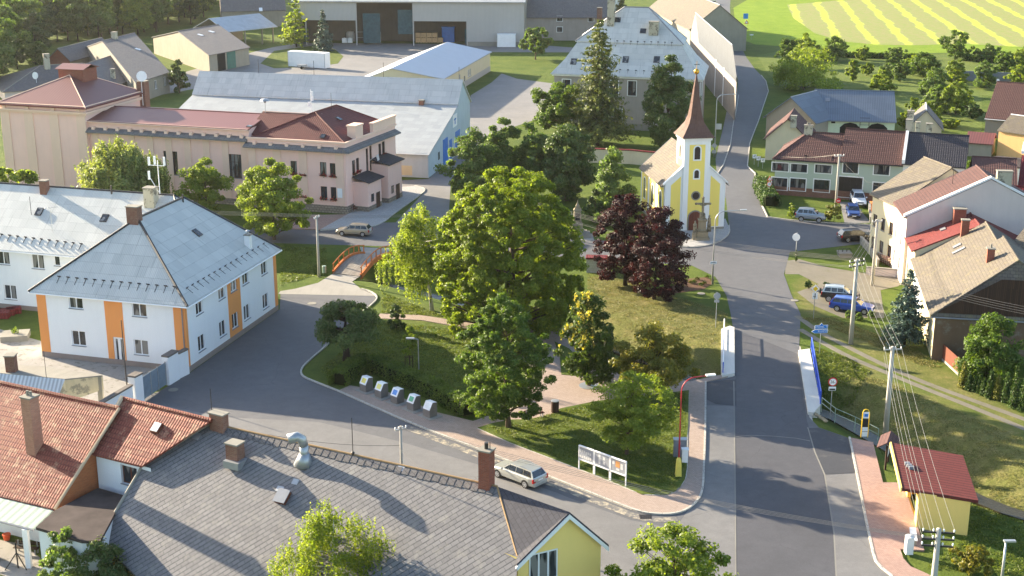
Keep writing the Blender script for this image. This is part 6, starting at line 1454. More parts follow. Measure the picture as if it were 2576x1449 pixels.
def strands(cs, r, n_per, length, rng, step=0.16, up=False, spread=0.12):
    P = []; T = []
    for c in cs:
        q = c[3]
        for _ in range(n_per):
            L_ = length * rng.uniform(0.5, 1.2) * (0.4 + 0.6 * q); a = rng.uniform(0, 6.28); dx, dy = math.cos(a) * spread, math.sin(a) * spread; o = rng.normal(0, r * 0.07, 3); tb = rng.uniform(0.15, 0.85)
            m_ = max(3, int(L_ / step))
            for i in range(m_):
                s = i * step; P.append((c[0] + o[0] + dx * s + rng.normal(0, .05), c[1] + o[1] + dy * s + rng.normal(0, .05), c[2] + o[2] + (s if up else -s))); T.append(tb + rng.normal(0, .12))
    return np.array(P), np.array(T)
def gz(x, y): return float(ditch_z(np.array([[x]]), np.array([[y]]))[0, 0])
def plant_root(name, px, py, label, cat, group=None, rz=0.0):
    x, y = gp(px, py); return empty(name, (x, y, gz(x, y) if 80 < y < 205 else 0.0), label, cat, group, rz)
def add_tree(root, P, nrm, tone, mat, leaf, rng, tmb=None, bark='bark', aspect=0.62, rn=0.9, crown='crown'):
    o = link(bpy.data.objects.new(crown, leafmesh(crown, P, leaf, mat, rng, nrm, aspect, tone, rn))); o.parent = root
    if tmb and tmb.f: tmb.build('trunk', M[bark], root, local=True, smooth=True)
    return root
def tree(label, px, py, top, wpx, mat, kind='round', bottom=None, n=9000, leaf=0.24, seed=1, cx=None, name='tree', cat='tree', group=None, bark='bark', tr=None, nl=14, multi=1, crown='crown', **kw):
    rng = np.random.default_rng(seed)
    root = plant_root(name, px, py, label, cat, group); g = root.location
    dep = g.y * CP + (CAMH - g.z) * SP; s = FPX / dep
    h = hz((g.x, g.y), top) - g.z; z0 = (hz((g.x, g.y), bottom) - g.z) if bottom else h * 0.18
    r = wpx / s / 2; z0 = max(z0, 0.1); dx = ((cx - px) / s) if cx else 0.0
    P, nr, tone, cs = make_crown(kind, r, z0, h, n, leaf, rng, prof=kind, **kw); P[:, 0] += dx; cs[:, 0] += dx
    tmb = MB(); trunk_mesh(tmb, h * 0.82, tr or max(0.08, h * 0.02), cs, rng, max(z0 * 0.8, 0.5), nl, (dx, 0), multi)
    return add_tree(root, P, nr, tone, LM[mat], leaf, rng, tmb, bark, crown=crown)
# --- park
tree('huge yellow-green lime tree in the middle of the park', 1290, 832, 428, 388, 'lime', 'full', 815, 150000, 0.135, 3, cx=1284, nclump=900, crad=0.075, lobes=0.07, tr=0.5, nl=70, fill=0.3, name='lime_tree')
tree('leafy green maple at the front of the park beside the litter bin', 1280, 1078, 744, 238, 'green', 'ovate', 1034, 56000, 0.11, 4, cx=1270, nclump=380, crad=0.09, lobes=0.16, tr=0.22, nl=30, name='maple_tree')
tree('dark purple-leaved maple, the taller left one of two', 1573, 718, 480, 165, 'red', 'ovate', 702, 28000, 0.125, 5, nclump=150, crad=0.15, lobes=0.3, bark='bark_dark', cx=1572, name='purple_maple', group='purple maples by the road')
tree('dark purple-leaved maple, the right one standing nearer the flower bed', 1645, 752, 522, 178, 'red', 'ovate', 737, 28000, 0.125, 6, nclump=150, crad=0.15, lobes=0.3, bark='bark_dark', cx=1652, name='purple_maple', group='purple maples by the road')
tree('low spreading dark tree with gnarled trunk beside the plaza', 873, 908, 757, 262, 'dark', 'umbrella', 846, 15000, 0.13, 7, cx=870, nclump=46, crad=0.24, lobes=0.5, bark='bark_dark', tr=0.4, nl=30, toneb=0.12, droop=0.15, fill=.4, flat=.55, name='apple_tree')
tree('slim young tree held by stakes on the shaded lawn', 1032, 935, 818, 46, 'fresh', 'oval', 893, 1500, 0.14, 8, nclump=30, tr=0.05, nl=6, name='young_tree')
tree('light feathery robinia behind the notice boards', 1575, 1147, 936, 205, 'fresh', 'round', 1125, 17000, 0.105, 9, cx=1590, nclump=130, crad=0.2, lobes=0.4, flat=0.4, tr=0.14, nl=50, toneb=0.0, name='robinia_tree')
tree('big multi-stemmed shrub with orange-tinged clumps beside the plaza path', 1600, 1003, 816, 240, 'orange', 'umbrella', 970, 19000, 0.115, 10, cx=1650, nclump=90, crad=0.17, lobes=0.4, bark='bark_dark', multi=9, tr=0.09, nl=34, fill=0.3, name='smoke_bush', cat='shrub')
# hornbeam with yellow upright fruit sprays
rng = np.random.default_rng(12); root = plant_root('hornbeam_tree', 1482, 972, 'upright hornbeam with yellow fruit sprays growing from the paved plaza', 'tree'); g = root.location; s = FPX / (g.y * CP + CAMH * SP); h = hz((g.x, g.y), 743); r = 172 / s / 2; z0 = hz((g.x, g.y), 950)
P, nr, tone, cs = make_crown('c', r, z0, h, 10500, .17, rng, nclump=130, crad=0.16, prof='dome', lobes=0.3, fill=0.5); tone *= 0.62
S, T = strands(cs, r, 5, 0.8, rng, 0.09, True, 0.15); lit = (S[:, 0] < 0.1 * r) & (S[:, 2] > h * .42); S, T = S[lit], T[lit] * 0.4 + 0.65
tmb = MB(); trunk_mesh(tmb, h * .8, 0.17, cs, rng, 1.2, 24)
add_tree(root, np.vstack([P, S]), np.vstack([nr, np.tile([-.5, 0, .4], (len(S), 1))]), np.concatenate([tone, T]), LM['hornbeam'], 0.15, rng, tmb, 'bark_dark')
def weeping(label, px, py, top, wpx, bottom, mat, seed, npc=9, length=2.6, nclump=90, leaf=0.12, bark='bark', prof='dome', n=2500, name='birch_tree', cx=None, tr=0.16, group=None, step=0.16, ys=1.0):
    rng = np.random.default_rng(seed); root = plant_root(name, px, py, label, 'tree', group); g = root.location; s = FPX / (g.y * CP + CAMH * SP)
    h = hz((g.x, g.y), top) - g.z; z0 = max(0.4, hz((g.x, g.y), bottom) - g.z); r = wpx / s / 2; dx = ((cx - px) / s) if cx else 0
    P, nr, tone, cs = make_crown('c', r, z0 + min(length * .6, h * .15), h, n, leaf, rng, nclump=nclump, crad=0.14, prof=prof, lobes=0.32, fill=0.42, ys=ys)
    S, T = strands(cs, r, npc, length, rng, step); ok = S[:, 2] > z0 * 0.7; S, T = S[ok], T[ok]
    A = np.vstack([P, S]); A[:, 0] += dx; cs[:, 0] += dx
    N_ = np.vstack([nr, np.column_stack([S[:, 0] / r, S[:, 1] / r, np.full(len(S), .25)])])
    tmb = MB(); trunk_mesh(tmb, h * .9, tr, cs, rng, max(1.0, z0), 34, (dx, 0))
    return add_tree(root, A, N_, np.concatenate([tone, T]), LM[mat], leaf, rng, tmb, bark, 0.5)
weeping('light green weeping birch left of the huge lime tree', 1087, 782, 512, 185, 748, 'fresh', 13, 12, 2.6, 120, 0.14, 'birch_bark', 'oval', 5000, cx=1062, tr=0.2)
weeping('broad grey-green willow in front of the pink hall', 312, 553, 352, 265, 530, 'willow', 14, 16, 3.2, 130, 0.2, 'bark', 'umbrella', 9000, name='willow_tree', cx=308, tr=0.4, step=0.2)
weeping('birch with thin bright drooping twigs in front of the slate roof', 850, 1580, 1272, 380, 1540, 'lime', 15, 12, 1.5, 120, 0.085, 'birch_bark', 'dome', 6000, cx=845, tr=0.12, step=0.08, ys=0.8)
# --- street trees and hedges behind the block
tree('yellow-green street tree nearer the pink hall corner', 690, 603, 393, 212, 'fresh', 'oval', 590, 26000, 0.16, 16, nclump=120, lobes=0.35, tr=0.2, nl=26, name='street_tree', group='street trees before the pink hall')
tree('smaller yellow-green street tree left of the large one', 522, 555, 400, 150, 'fresh', 'oval', 540, 16000, 0.16, 17, nclump=90, lobes=0.35, name='street_tree', group='street trees before the pink hall')
tree('bushy tree showing above the rear wing roof at left edge', 35, 575, 412, 190, 'fresh', 'round', 545, 9000, 0.24, 18, nclump=70, name='street_tree', group='street trees before the pink hall')
# --- trees round the yard and the church
tree('dense dark lime tree left of the group by the yard', 1192, 506, 328, 172, 'olive', 'oval', 503, 26000, 0.18, 20, nclump=130, name='lime_tree', group='trees by the yard', toneb=-.05)
tree('tall lime tree with pointed top in the group by the yard', 1268, 488, 288, 128, 'olive', 'oval', 485, 21000, 0.19, 21, nclump=110, name='lime_tree', group='trees by the yard')
tree('narrow lime tree between two broader ones by the yard', 1345, 492, 292, 105, 'olive', 'oval', 488, 15000, 0.19, 22, nclump=90, name='lime_tree', group='trees by the yard')
tree('broad dark lime tree right of the group by the yard', 1425, 505, 302, 150, 'dark', 'oval', 503, 25000, 0.18, 23, nclump=120, toneb=0.18, name='lime_tree', group='trees by the yard')
tree('spreading maple behind the yard trees beside the spruce', 1405, 352, 204, 160, 'green', 'round', 335, 18000, 0.22, 24, nclump=90, lobes=0.4, name='maple_tree')
tree('sunlit conical lime tree left of the church', 1540, 562, 374, 142, 'olive', 'dome', 556, 24000, 0.16, 25, nclump=110, toneb=0.1, lobes=0.2, name='lime_tree')
tree('dark shrub at the foot of the church lime tree', 1496, 560, 478, 62, 'dark', 'oval', 558, 3500, 0.2, 26, nclump=40, toneb=.1, name='shrub', cat='shrub')
tree('tall dark tree in front of the mansion beside the spruce', 1672, 378, 136, 132, 'dark', 'oval', 372, 26000, 0.2, 27, nclump=130, lobes=0.35, toneb=0.16, cx=1680, name='ash_tree')
tree('small round-headed tree on the grass beside the barn yard', 1347, 150, 65, 74, 'olive', 'round', 138, 4000, 0.4, 28, nclump=50, name='tree')
tree('ivy-dark tree between the white house and tan barn', 452, 234, 152, 52, 'dark', 'oval', 232, 4000, 0.32, 29, nclump=50, name='tree')
def spruce(label, px, py, top, wpx, mat, seed, n_lv=26, leaf=0.3, name='spruce_tree', sparse=1.0, bottom=None, per=9, pts=26, cat='tree', pw=.85, group=None):
    rng = np.random.default_rng(seed); root = plant_root(name, px, py, label, cat, group); g = root.location; s = FPX / (g.y * CP + CAMH * SP)
    h = hz((g.x, g.y), top) - g.z; r = wpx / s / 2; z0 = hz((g.x, g.y), bottom) if bottom else h * 0.06
    P, N_, T = [], [], []; tmb = MB(); tmb.tube([(0, 0, -.2), (0, 0, h * .5), (0, 0, h * .98)], [h * .016, h * .009, 0.02], 7)
    for i in range(n_lv):
        t = (i + rng.uniform(-.3, .3)) / n_lv; t = min(max(t, 0), 0.985); z = z0 + (h - z0) * t
        R_ = r * (1 - t) ** pw * rng.uniform(0.8, 1.12) + 0.12
        m_ = max(4, int(per * (0.5 + (1 - t)) * sparse))
        for b in range(m_):
            a = rng.uniform(0, 6.28); L_ = R_ * rng.uniform(0.6, 1.15); dr = rng.uniform(0.12, 0.34); tb = rng.uniform(0.2, 0.7)
            k = max(5, int(pts * L_ / r)) + 3
            u = rng.uniform(0.12, 1, k) ** 0.8; w = rng.normal(0, 1, k) * 0.16 * L_ * (1.1 - u)
            zz = z - dr * L_ * u + 0.12 * L_ * u ** 3 - np.abs(rng.normal(0, .1, k)) * L_ * .6 + rng.normal(0, .05, k)
            P.append(np.column_stack([math.cos(a) * L_ * u - math.sin(a) * w, math.sin(a) * L_ * u + math.cos(a) * w, zz])); N_.append(np.tile([math.cos(a) * .5, math.sin(a) * .5, .7], (k, 1))); T.append(np.clip(tb + u * .25 - .1 + rng.normal(0, .12, k), 0, 1))
            if t < 0.7 and b % 3 == 0: tmb.tube([(0, 0, z), (math.cos(a) * L_ * .8, math.sin(a) * L_ * .8, z - dr * L_ * .8)], [0.05, 0.015], 4, cap=False)
    return add_tree(root, np.vstack(P), np.vstack(N_), np.concatenate(T), LM[mat], leaf, rng, tmb, 'bark_dark', 0.4, 0.7)
spruce('very tall loose spruce in front of the mansion', 1503, 366, 44, 178, 'spruce', 31, 44, 0.3, per=13, pts=34, bottom=330, pw=.6)
spruce('blue spruce on the verge in front of the wood-gabled house', 2275, 870, 674, 126, 'blue_spruce', 32, 24, 0.17, per=13, pts=40, bottom=845, name='blue_spruce')
spruce('dark blue spruce beside the open barn', 815, 128, 22, 56, 'blue_spruce', 33, 20, 0.4, per=10, pts=22, name='blue_spruce')
spruce('light green larch beside the open barn', 746, 118, -10, 96, 'lime', 34, 16, 0.5, per=7, pts=20, bottom=95, name='larch_tree')
spruce('small dark conifer by the road bend', 1737, 38, 2, 26, 'spruce', 35, 14, 0.4, per=9, pts=16); spruce('dark conifer behind the mansion roof', 1562, 30, -12, 36, 'spruce', 36, 14, 0.4, per=9, pts=16)
# --- round clipped shrubs, thujas, bushes
def bush(label, px, py, top, wpx, mat, seed, kind='round', n=1500, leaf=0.12, name='shrub', group=None, **kw):
    kw.setdefault('nclump', 40); kw.setdefault('lobes', 0.12); kw.setdefault('crad', 0.2)
    return tree(label, px, py, top, wpx, mat, kind, py - 2, n, leaf, seed, name=name, cat='shrub', group=group, nl=6, tr=0.04, crown='foliage', **kw)
bush('dark clipped cone shrub on the park lawn', 998, 828, 764, 50, 'dark', 41, 'dome', 3000, 0.11, 'clipped_shrub', fill=.3); bush('smaller dark clipped shrub beside the park path', 933, 803, 776, 32, 'dark', 42, 'dome', 1400, 0.11, 'clipped_shrub', fill=.3)
bush('neat green ball shrub left of the gravel lot sign', 2033, 727, 706, 21, 'thuja', 43, n=700, leaf=.09, name='ball_shrub'); bush('larger green ball shrub near the gravel lot sign', 2081, 731, 709, 27, 'thuja', 44, n=900, leaf=.09, name='ball_shrub')
bush('yellow-green bush below the tall pole by the parked cars', 2098, 558, 512, 54, 'thuja_yellow', 45, n=2600, leaf=.12); bush('rose bush with pale flowers left of the silver car', 1992, 547, 510, 28, 'fresh', 46, 'dome', 900, .12)
bush('dense leafy bush before the wood-gabled house', 2490, 958, 793, 200, 'green', 47, 'dome', 16000, .13, nclump=110, lobes=.35); bush('orange-yellow low bush near the bottom right corner', 2445, 1442, 1378, 108, 'orange', 48, 'round', 4000, .1, nclump=60, lobes=.3)
bush('tall straggly shrub beside the felt roof annex', 165, 1500, 1308, 130, 'olive', 49, 'oval', 4200, .12, nclump=50, lobes=.45, crad=.17, gap=.3); bush('dark rounded evergreen shrub at the slate roof corner', 268, 1500, 1356, 165, 'dark', 50, 'dome', 6500, .11, nclump=80, toneb=.2)
tree('walnut tree crown in front of the road at the bottom edge', 1690, 1625, 1322, 400, 'fresh', 'dome', 1590, 12000, 0.125, 51, nclump=70, crad=0.17, lobes=0.5, tr=0.16, nl=60, fill=.35, toneb=-.1, name='walnut_tree')
for i, (x, y, t, w, m_, l) in enumerate(((489, 1005, 728, 84, 'thuja_yellow', 'yellowish'), (505, 1025, 850, 60, 'thuja', ''), (519, 1037, 880, 58, 'thuja', ''), (532, 1050, 868, 58, 'thuja', ''), (541, 1077, 905, 62, 'thuja', ''), (556, 1103, 812, 84, 'thuja', ''), (575, 1118, 868, 84, 'thuja_yellow', ''), (597, 1148, 840, 90, 'thuja', ''), (617, 1200, 772, 100, 'thuja', ''), (639, 1230, 900, 100, 'thuja', ''))):
    od = ('first', 'second', 'third', 'fourth', 'fifth', 'sixth', 'seventh', 'eighth', 'ninth', 'tenth')[i]
    spruce('%s thuja column, %s from the wooden fence in the row' % ('yellow' if 'yellow' in m_ else 'green', od), 1932 + x, 725 + y / 4, 725 + t / 4, w / 4, m_, 60 + i, 16, .09, 'thuja', per=14, pts=9, cat='thuja', group='thuja row at the right edge')
# --- hedges
def hedge(label, pts, w, h, mat, seed, n, leaf=.1, name='hedge'):
    rng = np.random.default_rng(seed); pts = np.array([gp(*p) for p in pts]); seg = np.linalg.norm(np.diff(pts, axis=0), axis=1); cum = np.concatenate([[0], np.cumsum(seg)])
    u = rng.uniform(0, cum[-1], n); i = np.clip(np.searchsorted(cum, u) - 1, 0, len(seg) - 1); t = (u - cum[i]) / seg[i]; base = pts[i] + (pts[i + 1] - pts[i]) * t[:, None]; d = (pts[i + 1] - pts[i]) / seg[i][:, None]; nn = np.column_stack([-d[:, 1], d[:, 0]])
    f = rng.uniform(0, 1, n); bumpy = 1 + .04 * np.sin(u * 1.7) + .03 * np.sin(u * 4.1 + 1)
    side = np.where(f < .45, 1.0, np.where(f < .6, -1.0, rng.uniform(-1, 1, n))) ; z = np.where(f < .6, rng.uniform(0.02, 1, n), 1.0) * h * bumpy
    side = side * (1 - .25 * (z / h) ** 4); o = side * w / 2 * bumpy + rng.normal(0, .07, n)
    P = np.column_stack([base + nn * o[:, None], z + rng.normal(0, .06, n)]); N_ = np.column_stack([nn * side[:, None] * .8, np.where(f < .6, .3, 1.0)])
    x0 = (pts[0][0], pts[0][1], 0.0); P -= np.array(x0)
    o_ = link(bpy.data.objects.new(name, leafmesh(name, P, leaf, LM[mat], rng, N_, tone=np.clip(.45 + .15 * np.sin(u * 2.3) + rng.normal(0, .16, n), 0, 1)))); o_.location = x0
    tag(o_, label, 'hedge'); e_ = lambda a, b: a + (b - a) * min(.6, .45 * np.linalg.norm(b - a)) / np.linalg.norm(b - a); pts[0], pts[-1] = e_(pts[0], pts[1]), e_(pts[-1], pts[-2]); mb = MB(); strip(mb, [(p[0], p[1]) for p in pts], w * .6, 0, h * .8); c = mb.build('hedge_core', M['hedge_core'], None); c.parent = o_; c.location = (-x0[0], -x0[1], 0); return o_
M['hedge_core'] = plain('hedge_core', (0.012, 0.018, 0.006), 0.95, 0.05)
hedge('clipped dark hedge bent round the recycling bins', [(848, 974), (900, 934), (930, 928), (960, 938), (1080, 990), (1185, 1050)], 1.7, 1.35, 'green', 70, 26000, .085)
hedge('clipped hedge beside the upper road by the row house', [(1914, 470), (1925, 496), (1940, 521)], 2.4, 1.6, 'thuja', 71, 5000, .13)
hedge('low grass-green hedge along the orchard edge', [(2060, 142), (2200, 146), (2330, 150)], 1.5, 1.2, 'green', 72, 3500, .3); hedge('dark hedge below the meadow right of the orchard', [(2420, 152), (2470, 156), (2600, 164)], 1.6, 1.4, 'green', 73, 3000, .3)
# --- orchard and garden trees
pal = ('green', 'olive', 'dark', 'green', 'fresh')
for i, (x, y, t, w, m_, k) in enumerate(((1980, 167, 84, 52, 'dark', 'oval'), (2022, 152, 82, 58, 'green', 'oval'), (2098, 153, 90, 72, 'olive', 'umbrella'), (2170, 151, 114, 34, 'fresh', 'oval'), (2252, 162, 120, 48, 'olive', 'round'), (2022, 226, 116, 185, 'green', 'dome'), (2145, 204, 145, 26, 'fresh', 'oval'), (2216, 230, 174, 64, 'green', 'dome'), (2264, 206, 150, 40, 'olive', 'round'), (2322, 192, 132, 96, 'dark', 'umbrella'), (2402, 150, 72, 70, 'dark', 'oval'), (2487, 152, 110, 66, 'olive', 'umbrella'), (2526, 184, 130, 64, 'dark', 'umbrella'), (2564, 172, 124, 52, 'green', 'round'), (2402, 210, 150, 62, 'green', 'dome'), (2348, 238, 170, 80, 'olive', 'dome'), (2356, 284, 216, 66, 'olive', 'dome'), (2404, 288, 204, 64, 'green', 'oval'), (2332, 312, 252, 60, 'green', 'dome'), (2476, 222, 150, 58, 'olive', 'dome'), (2562, 214, 164, 56, 'fresh', 'round'), (2296, 292, 240, 32, 'green', 'oval'), (2422, 280, 236, 36, 'green', 'round'), (2278, 322, 282, 40, 'green', 'round'), (2236, 196, 158, 40, 'olive', 'round'), (2180, 190, 158, 28, 'fresh', 'round'), (2448, 300, 262, 40, 'thuja', 'round'), (2388, 322, 300, 40, 'green', 'round'), (2436, 452, 405, 34, 'dark', 'dome'), (2300, 176, 140, 44, 'green', 'round'), (2590, 150, 112, 40, 'olive', 'round'))):
    L_ = {'dark': 'dark', 'green': 'green', 'olive': 'grey-green', 'fresh': 'light green', 'thuja': 'clipped green'}[m_]
    where = ('at the meadow edge' if y < 170 else 'on the orchard grass' if y < 245 else 'in the garden behind the row houses')
    size = 'big' if w > 85 else 'slim' if w < 35 else 'small' if w < 50 else 'mid-sized'
    col = 'far left' if x < 2110 else 'left' if x < 2240 else 'middle' if x < 2340 else 'right' if x < 2450 else 'far right'
    tree('%s %s %s tree %s, %s side' % (size, L_, {'umbrella': 'spreading', 'dome': 'bushy', 'oval': 'upright', 'round': 'round'}[k], where, col), x, y, t, w * 1.28, {'green': 'fresh', 'dark': 'green'}.get(m_, m_), k, y - (y - t) * .04, int(2600 + w * 50), 0.2, 100 + i, nclump=50 + w // 2, lobes=.4, name='garden_tree', group='orchard and garden trees')
# --- wood at the upper left: tree by tree
protos = []
for i, (k, m_) in enumerate((('round', 'olive'), ('oval', 'green'), ('dome', 'fresh'), ('round', 'olive'), ('oval', 'dark'))):
    rng = np.random.default_rng(200 + i); P, nr, tone, cs = make_crown(k, 5.2, 2.2, 15, 11000, .3, rng, prof=k, nclump=90, lobes=.4)
    tmb = MB(); trunk_mesh(tmb, 12.5, .26, cs, rng, 3, 12); protos.append((leafmesh('crown', P, .31, LM[m_], rng, nr, tone=tone), tmb))
tm = []
rr_ = random.Random(8); spots = []
for x0, x1, y0, y1, n in ((-90, 20, 90, 240, 16), (20, 130, 60, 160, 14), (120, 260, 50, 106, 16), (230, 400, 40, 92, 16), (380, 520, 8, 62, 15), (-90, 600, -45, 30, 26), (30, 110, 170, 190, 2), (500, 640, -30, 12, 8)):
    for _ in range(n):
        for _t in range(30):
            x, y = rr_.uniform(x0, x1), rr_.uniform(y0, y1)
            if all((x - a) ** 2 + ((y - b) * 2.2) ** 2 > 24 ** 2 for a, b in spots): break
        spots.append((x, y))
first = {}
for j, (x, y) in enumerate(sorted(spots, key=lambda p: p[1])):
    i = rr_.randrange(5); X, Y = gp(x, y); sc_k = rr_.uniform(.75, 1.2) * (.5 if y > 165 and x > 20 else 1)
    if i not in first:
        r_ = empty('forest_tree', (X, Y, 0), '', 'tree', 'trees of the wood at upper left'); o = link(bpy.data.objects.new('crown', protos[i][0])); o.parent = r_; protos[i][1].build('trunk', M['bark_dark'], r_, local=True, smooth=True); first[i] = r_
        r_.rotation_euler = (0, 0, rr_.uniform(0, 6.28)); r_.scale = (sc_k,) * 3
    else: r_ = dup(first[i], None, (X, Y, 0), rr_.uniform(0, 6.28), scale=sc_k)
    r_['label'] = ('round grey-green tree in the wood at the upper left', 'upright green tree in the wood at the upper left', 'bushy light green tree in the wood at the upper left', 'broad grey-green tree in the wood at the upper left', 'dark upright tree in the wood at the upper left')[i]

# grass blades and tufts
def tufts(name, pls, n, mat, leaf, seed, up=.6):
    rng = np.random.default_rng(seed); out = []
    for pl in pls:
        q = np.array(poly(pl)); lo, hi = q.min(0), q.max(0); k = int(n * 2.2 / len(pls)); X, Y = rng.uniform(lo[0], hi[0], k), rng.uniform(lo[1], hi[1], k); ok = inside(X, Y, [tuple(p) for p in q]); X, Y = X[ok], Y[ok]
        cl = np.sin(X * 2.1 + np.sin(Y * 1.7)) * np.sin(Y * 2.6 + X) + rng.normal(0, .5, len(X)); ok = cl > -.25; X, Y = X[ok], Y[ok]; out.append(np.column_stack([X, Y, ditch_z(X, Y) + leaf * .45 + (.13 if name == 'lawn_grass' else .03)]))
    P = np.vstack(out); N_ = np.tile([0, -.3, .5], (len(P), 1)); o = link(bpy.data.objects.new(name, leafmesh(name, P, leaf, LM[mat], rng, N_, .3, rng.uniform(0, 1, len(P)), .9))); tag(o, kind='stuff'); return o
lm('dry', (0.1, 0.11, 0.03), (0.19, 0.18, 0.055), (0.34, 0.3, 0.12), trans=.3, tcol=(1.2, 1.1, .6)); lm('turf', (0.06, 0.095, 0.014), (0.12, 0.165, 0.028), (0.21, 0.245, 0.045), trans=.35)
tufts('dry_grass', [[(1478, 690), (1560, 690), (1690, 745), (1760, 765), (1832, 790), (1812, 930), (1760, 915), (1690, 880), (1560, 820), (1478, 800)], [(2150, 930), (2300, 990), (2576, 1105), (2576, 1228), (2434, 1175), (2330, 1115), (2200, 1045), (2120, 1000)], [(2010, 800), (2100, 830), (2340, 930), (2380, 920), (2300, 880), (2100, 800)]], 42000, 'dry', .075, 401)
tufts('verge_grass', [[(2045, 872), (2130, 900), (2190, 935), (2130, 1000), (2070, 970)], [(2200, 1050), (2330, 1124), (2434, 1190), (2576, 1245), (2576, 1300), (2440, 1210), (2240, 1120)], [(2440, 1260), (2576, 1300), (2576, 1449), (2330, 1430), (2420, 1360)], [(705, 620), (820, 625), (830, 680), (705, 720)], [(960, 735), (1100, 790), (1190, 800), (960, 790)]], 26000, 'turf', .11, 402)
tufts('park_grass', [[(800, 930), (880, 870), (960, 810), (1170, 830), (1300, 860), (1300, 1010), (1180, 1040), (930, 915), (840, 965)]], 30000, 'turf', .085, 403); tufts('lawn_grass', [[(1215, 1082), (1330, 1062), (1410, 1036), (1500, 1018), (1725, 990), (1722, 1180), (1700, 1230), (1663, 1243), (1540, 1210), (1290, 1112)]], 34000, 'turf', .085, 404)
# ---------------------------------------------------------------- bus shelter
FL, FR = V2(gp(2304, 1329)), V2(gp(2433, 1348)); ze = hz(FL, 1240); rp = [g3(2269, 1232, ze), g3(2461, 1263, ze), g3(2422, 1149, ze + .5), g3(2242, 1117, ze + .5)]
BRs = FR + (V2(rp[2]) - V2(rp[1])) * .88
H = House('bus_shelter', 'yellow bus shelter with dark red ribbed roof beside the red pavement', 'shelter', FL, FR, BRs); L_ = H.F['L']
H.holes['L'].append((1.0, L_.len - 1.0, 0.05, 2.2)); 
H.wins = []; mb = MB()
for k in 'FRK': H.F[k].wall(mb, 0, ze)
L_.wall(mb, 0, ze, H.holes['L'], depth=.25); L_.box(mb, .3, L_.len - .3, 0.02, ze - .1, -2.2, -2.0); mb.build('wall', M['yellow_wall'], H.root)
M['roof_shelter'] = tiles('maroon_steps', C(98, 46, 42), C(90, 41, 38), C(44, 16, 18), 1.1, 0.36, 0.01, rl=.95, var=.5)
mb = MB(); solid(mb, [[p + Vector((0, 0, .12)) for p in rp]], .22); rf = mb.build('roof', M['roof_shelter'], H.root); H.roofs.append([p + Vector((0, 0, .12)) for p in rp])
mb = MB(); a, b = rp[3] + Vector((0, 0, .16)), rp[0] + Vector((0, 0, .16)); n = Vector((-1, -.1, 0)); mb.obox(a - Vector((0, 0, .35)), b - a, n * .12, (0, 0, .37)); mb.build('barge_board', M['yellow_wall'], rf)
for py in (1215, 1235, 1256): 
    p = H.on(3000 / 1.5528 + (1400 + (py - 1215)) / 4, 1087 + (py - 1215 + 330) / 4 * 1.0); mb = MB(); mb.cbox(p + Vector((0, 0, .1)), (.35, .2, .25)); mb.build('roof_vent', M['sill'], rf)
# ---------------------------------------------------------------- courtyard walls, gate, sheds
def wall_bit(name, label, p0, p1, h, th, mat='wall_white', cap='dark_metal', cat='wall'):
    return long_wall(name, [gp(*p0), gp(*p1)], h, th, mat, label, cap, cat, .16)
M['cap_grey'] = plain('grey_cap', C(110, 104, 98), .9, .1)
wall_bit('gate_pillar', 'white gate pillar with grey cap next to the orange-striped block', (446, 953), (420, 969), 2.7, .6, cap='cap_grey', cat='pillar'); wall_bit('gate_pillar', 'white gate pillar with letter slot at the lower end of the sheet gate', (356, 1011), (336, 1022), 2.7, .7, cap='cap_grey', cat='pillar')
wall_bit('courtyard_wall', 'white courtyard wall with dark coping below the gate', (334, 1024), (236, 1084), 2.0, .3, cap='cap_grey'); wall_bit('wicket_wall', 'short wall with small roof between gate pillar and block corner', (474, 940), (450, 952), 2.4, .3, cap='cap_grey')
a, b = Vector((*gp(419, 969), 0)), Vector((*gp(358, 1010), 0)); root = empty('sliding_gate', a, 'grey sheet metal courtyard gate between white pillars', 'gate'); d = b - a; n = Vector((-d.y, d.x, 0)).normalized()
mb = MB(); mb.obox(a + Vector((0, 0, .12)), d, n * .05, (0, 0, 2.1)); mb.build('panel', plain('gate_sheet', C(120, 136, 150), .5, .4, .2), root)
for t in (0, .33, .62, 1):
    mb = MB(); mb.obox(a + d * t - n * .04 + Vector((0, 0, .05)), d.normalized() * .08, n * .13, (0, 0, 2.25)); mb.build('post', M['galv'], root)
zr_ = 3.7; ra, rb = g3(-90, 931, zr_), g3(163, 954, zr_); rc, rd = g3(148, 992, 2.6), g3(-90, 970, 2.6); re_, rg = g3(258, 944, 3.5), g3(110, 921, 3.5)
root = empty('courtyard_shed', (rb.x, rb.y, 0), 'low shed with shiny ribbed roof and stained tan wall behind the clay roof', 'shed')
mb = MB(); solid(mb, [[ra, rb, rc, rd]], .08); mb.build('ribbed_roof', M['silver_sheet'], root); mb = MB(); solid(mb, [[ra + Vector((0, 0, .03)), rb + Vector((0, 0, .03)), re_, rg, g3(-90, 912, 3.5)]], .12); mb.build('flat_roof', M['old_concrete'], root)
mb = MB(); mb.face([(rc.x, rc.y, 0), (rb.x, rb.y, 0), rb - Vector((0, 0, .1)), rc - Vector((0, 0, .1))]); mb.face([(rb.x, rb.y, 1.6), re_ - Vector((0, 0, 1.3)), re_ - Vector((0, 0, .1)), rb - Vector((0, 0, .1))]); mb.face([(rb.x, rb.y, 0), (rd.x, rd.y, 0), (ra.x, ra.y, zr_ - .2), (rb.x, rb.y, zr_ - .2)]); mb.build('wall', plaster('stained_tan', C(206, 190, 156), .5, spots=.6, scol=C(150, 140, 120)), root)
mb = MB(); mb.cbox((re_.x - .3, re_.y, 1.7), (.4, .4, 3.4)); mb.build('post', M['tan_wall'], root)
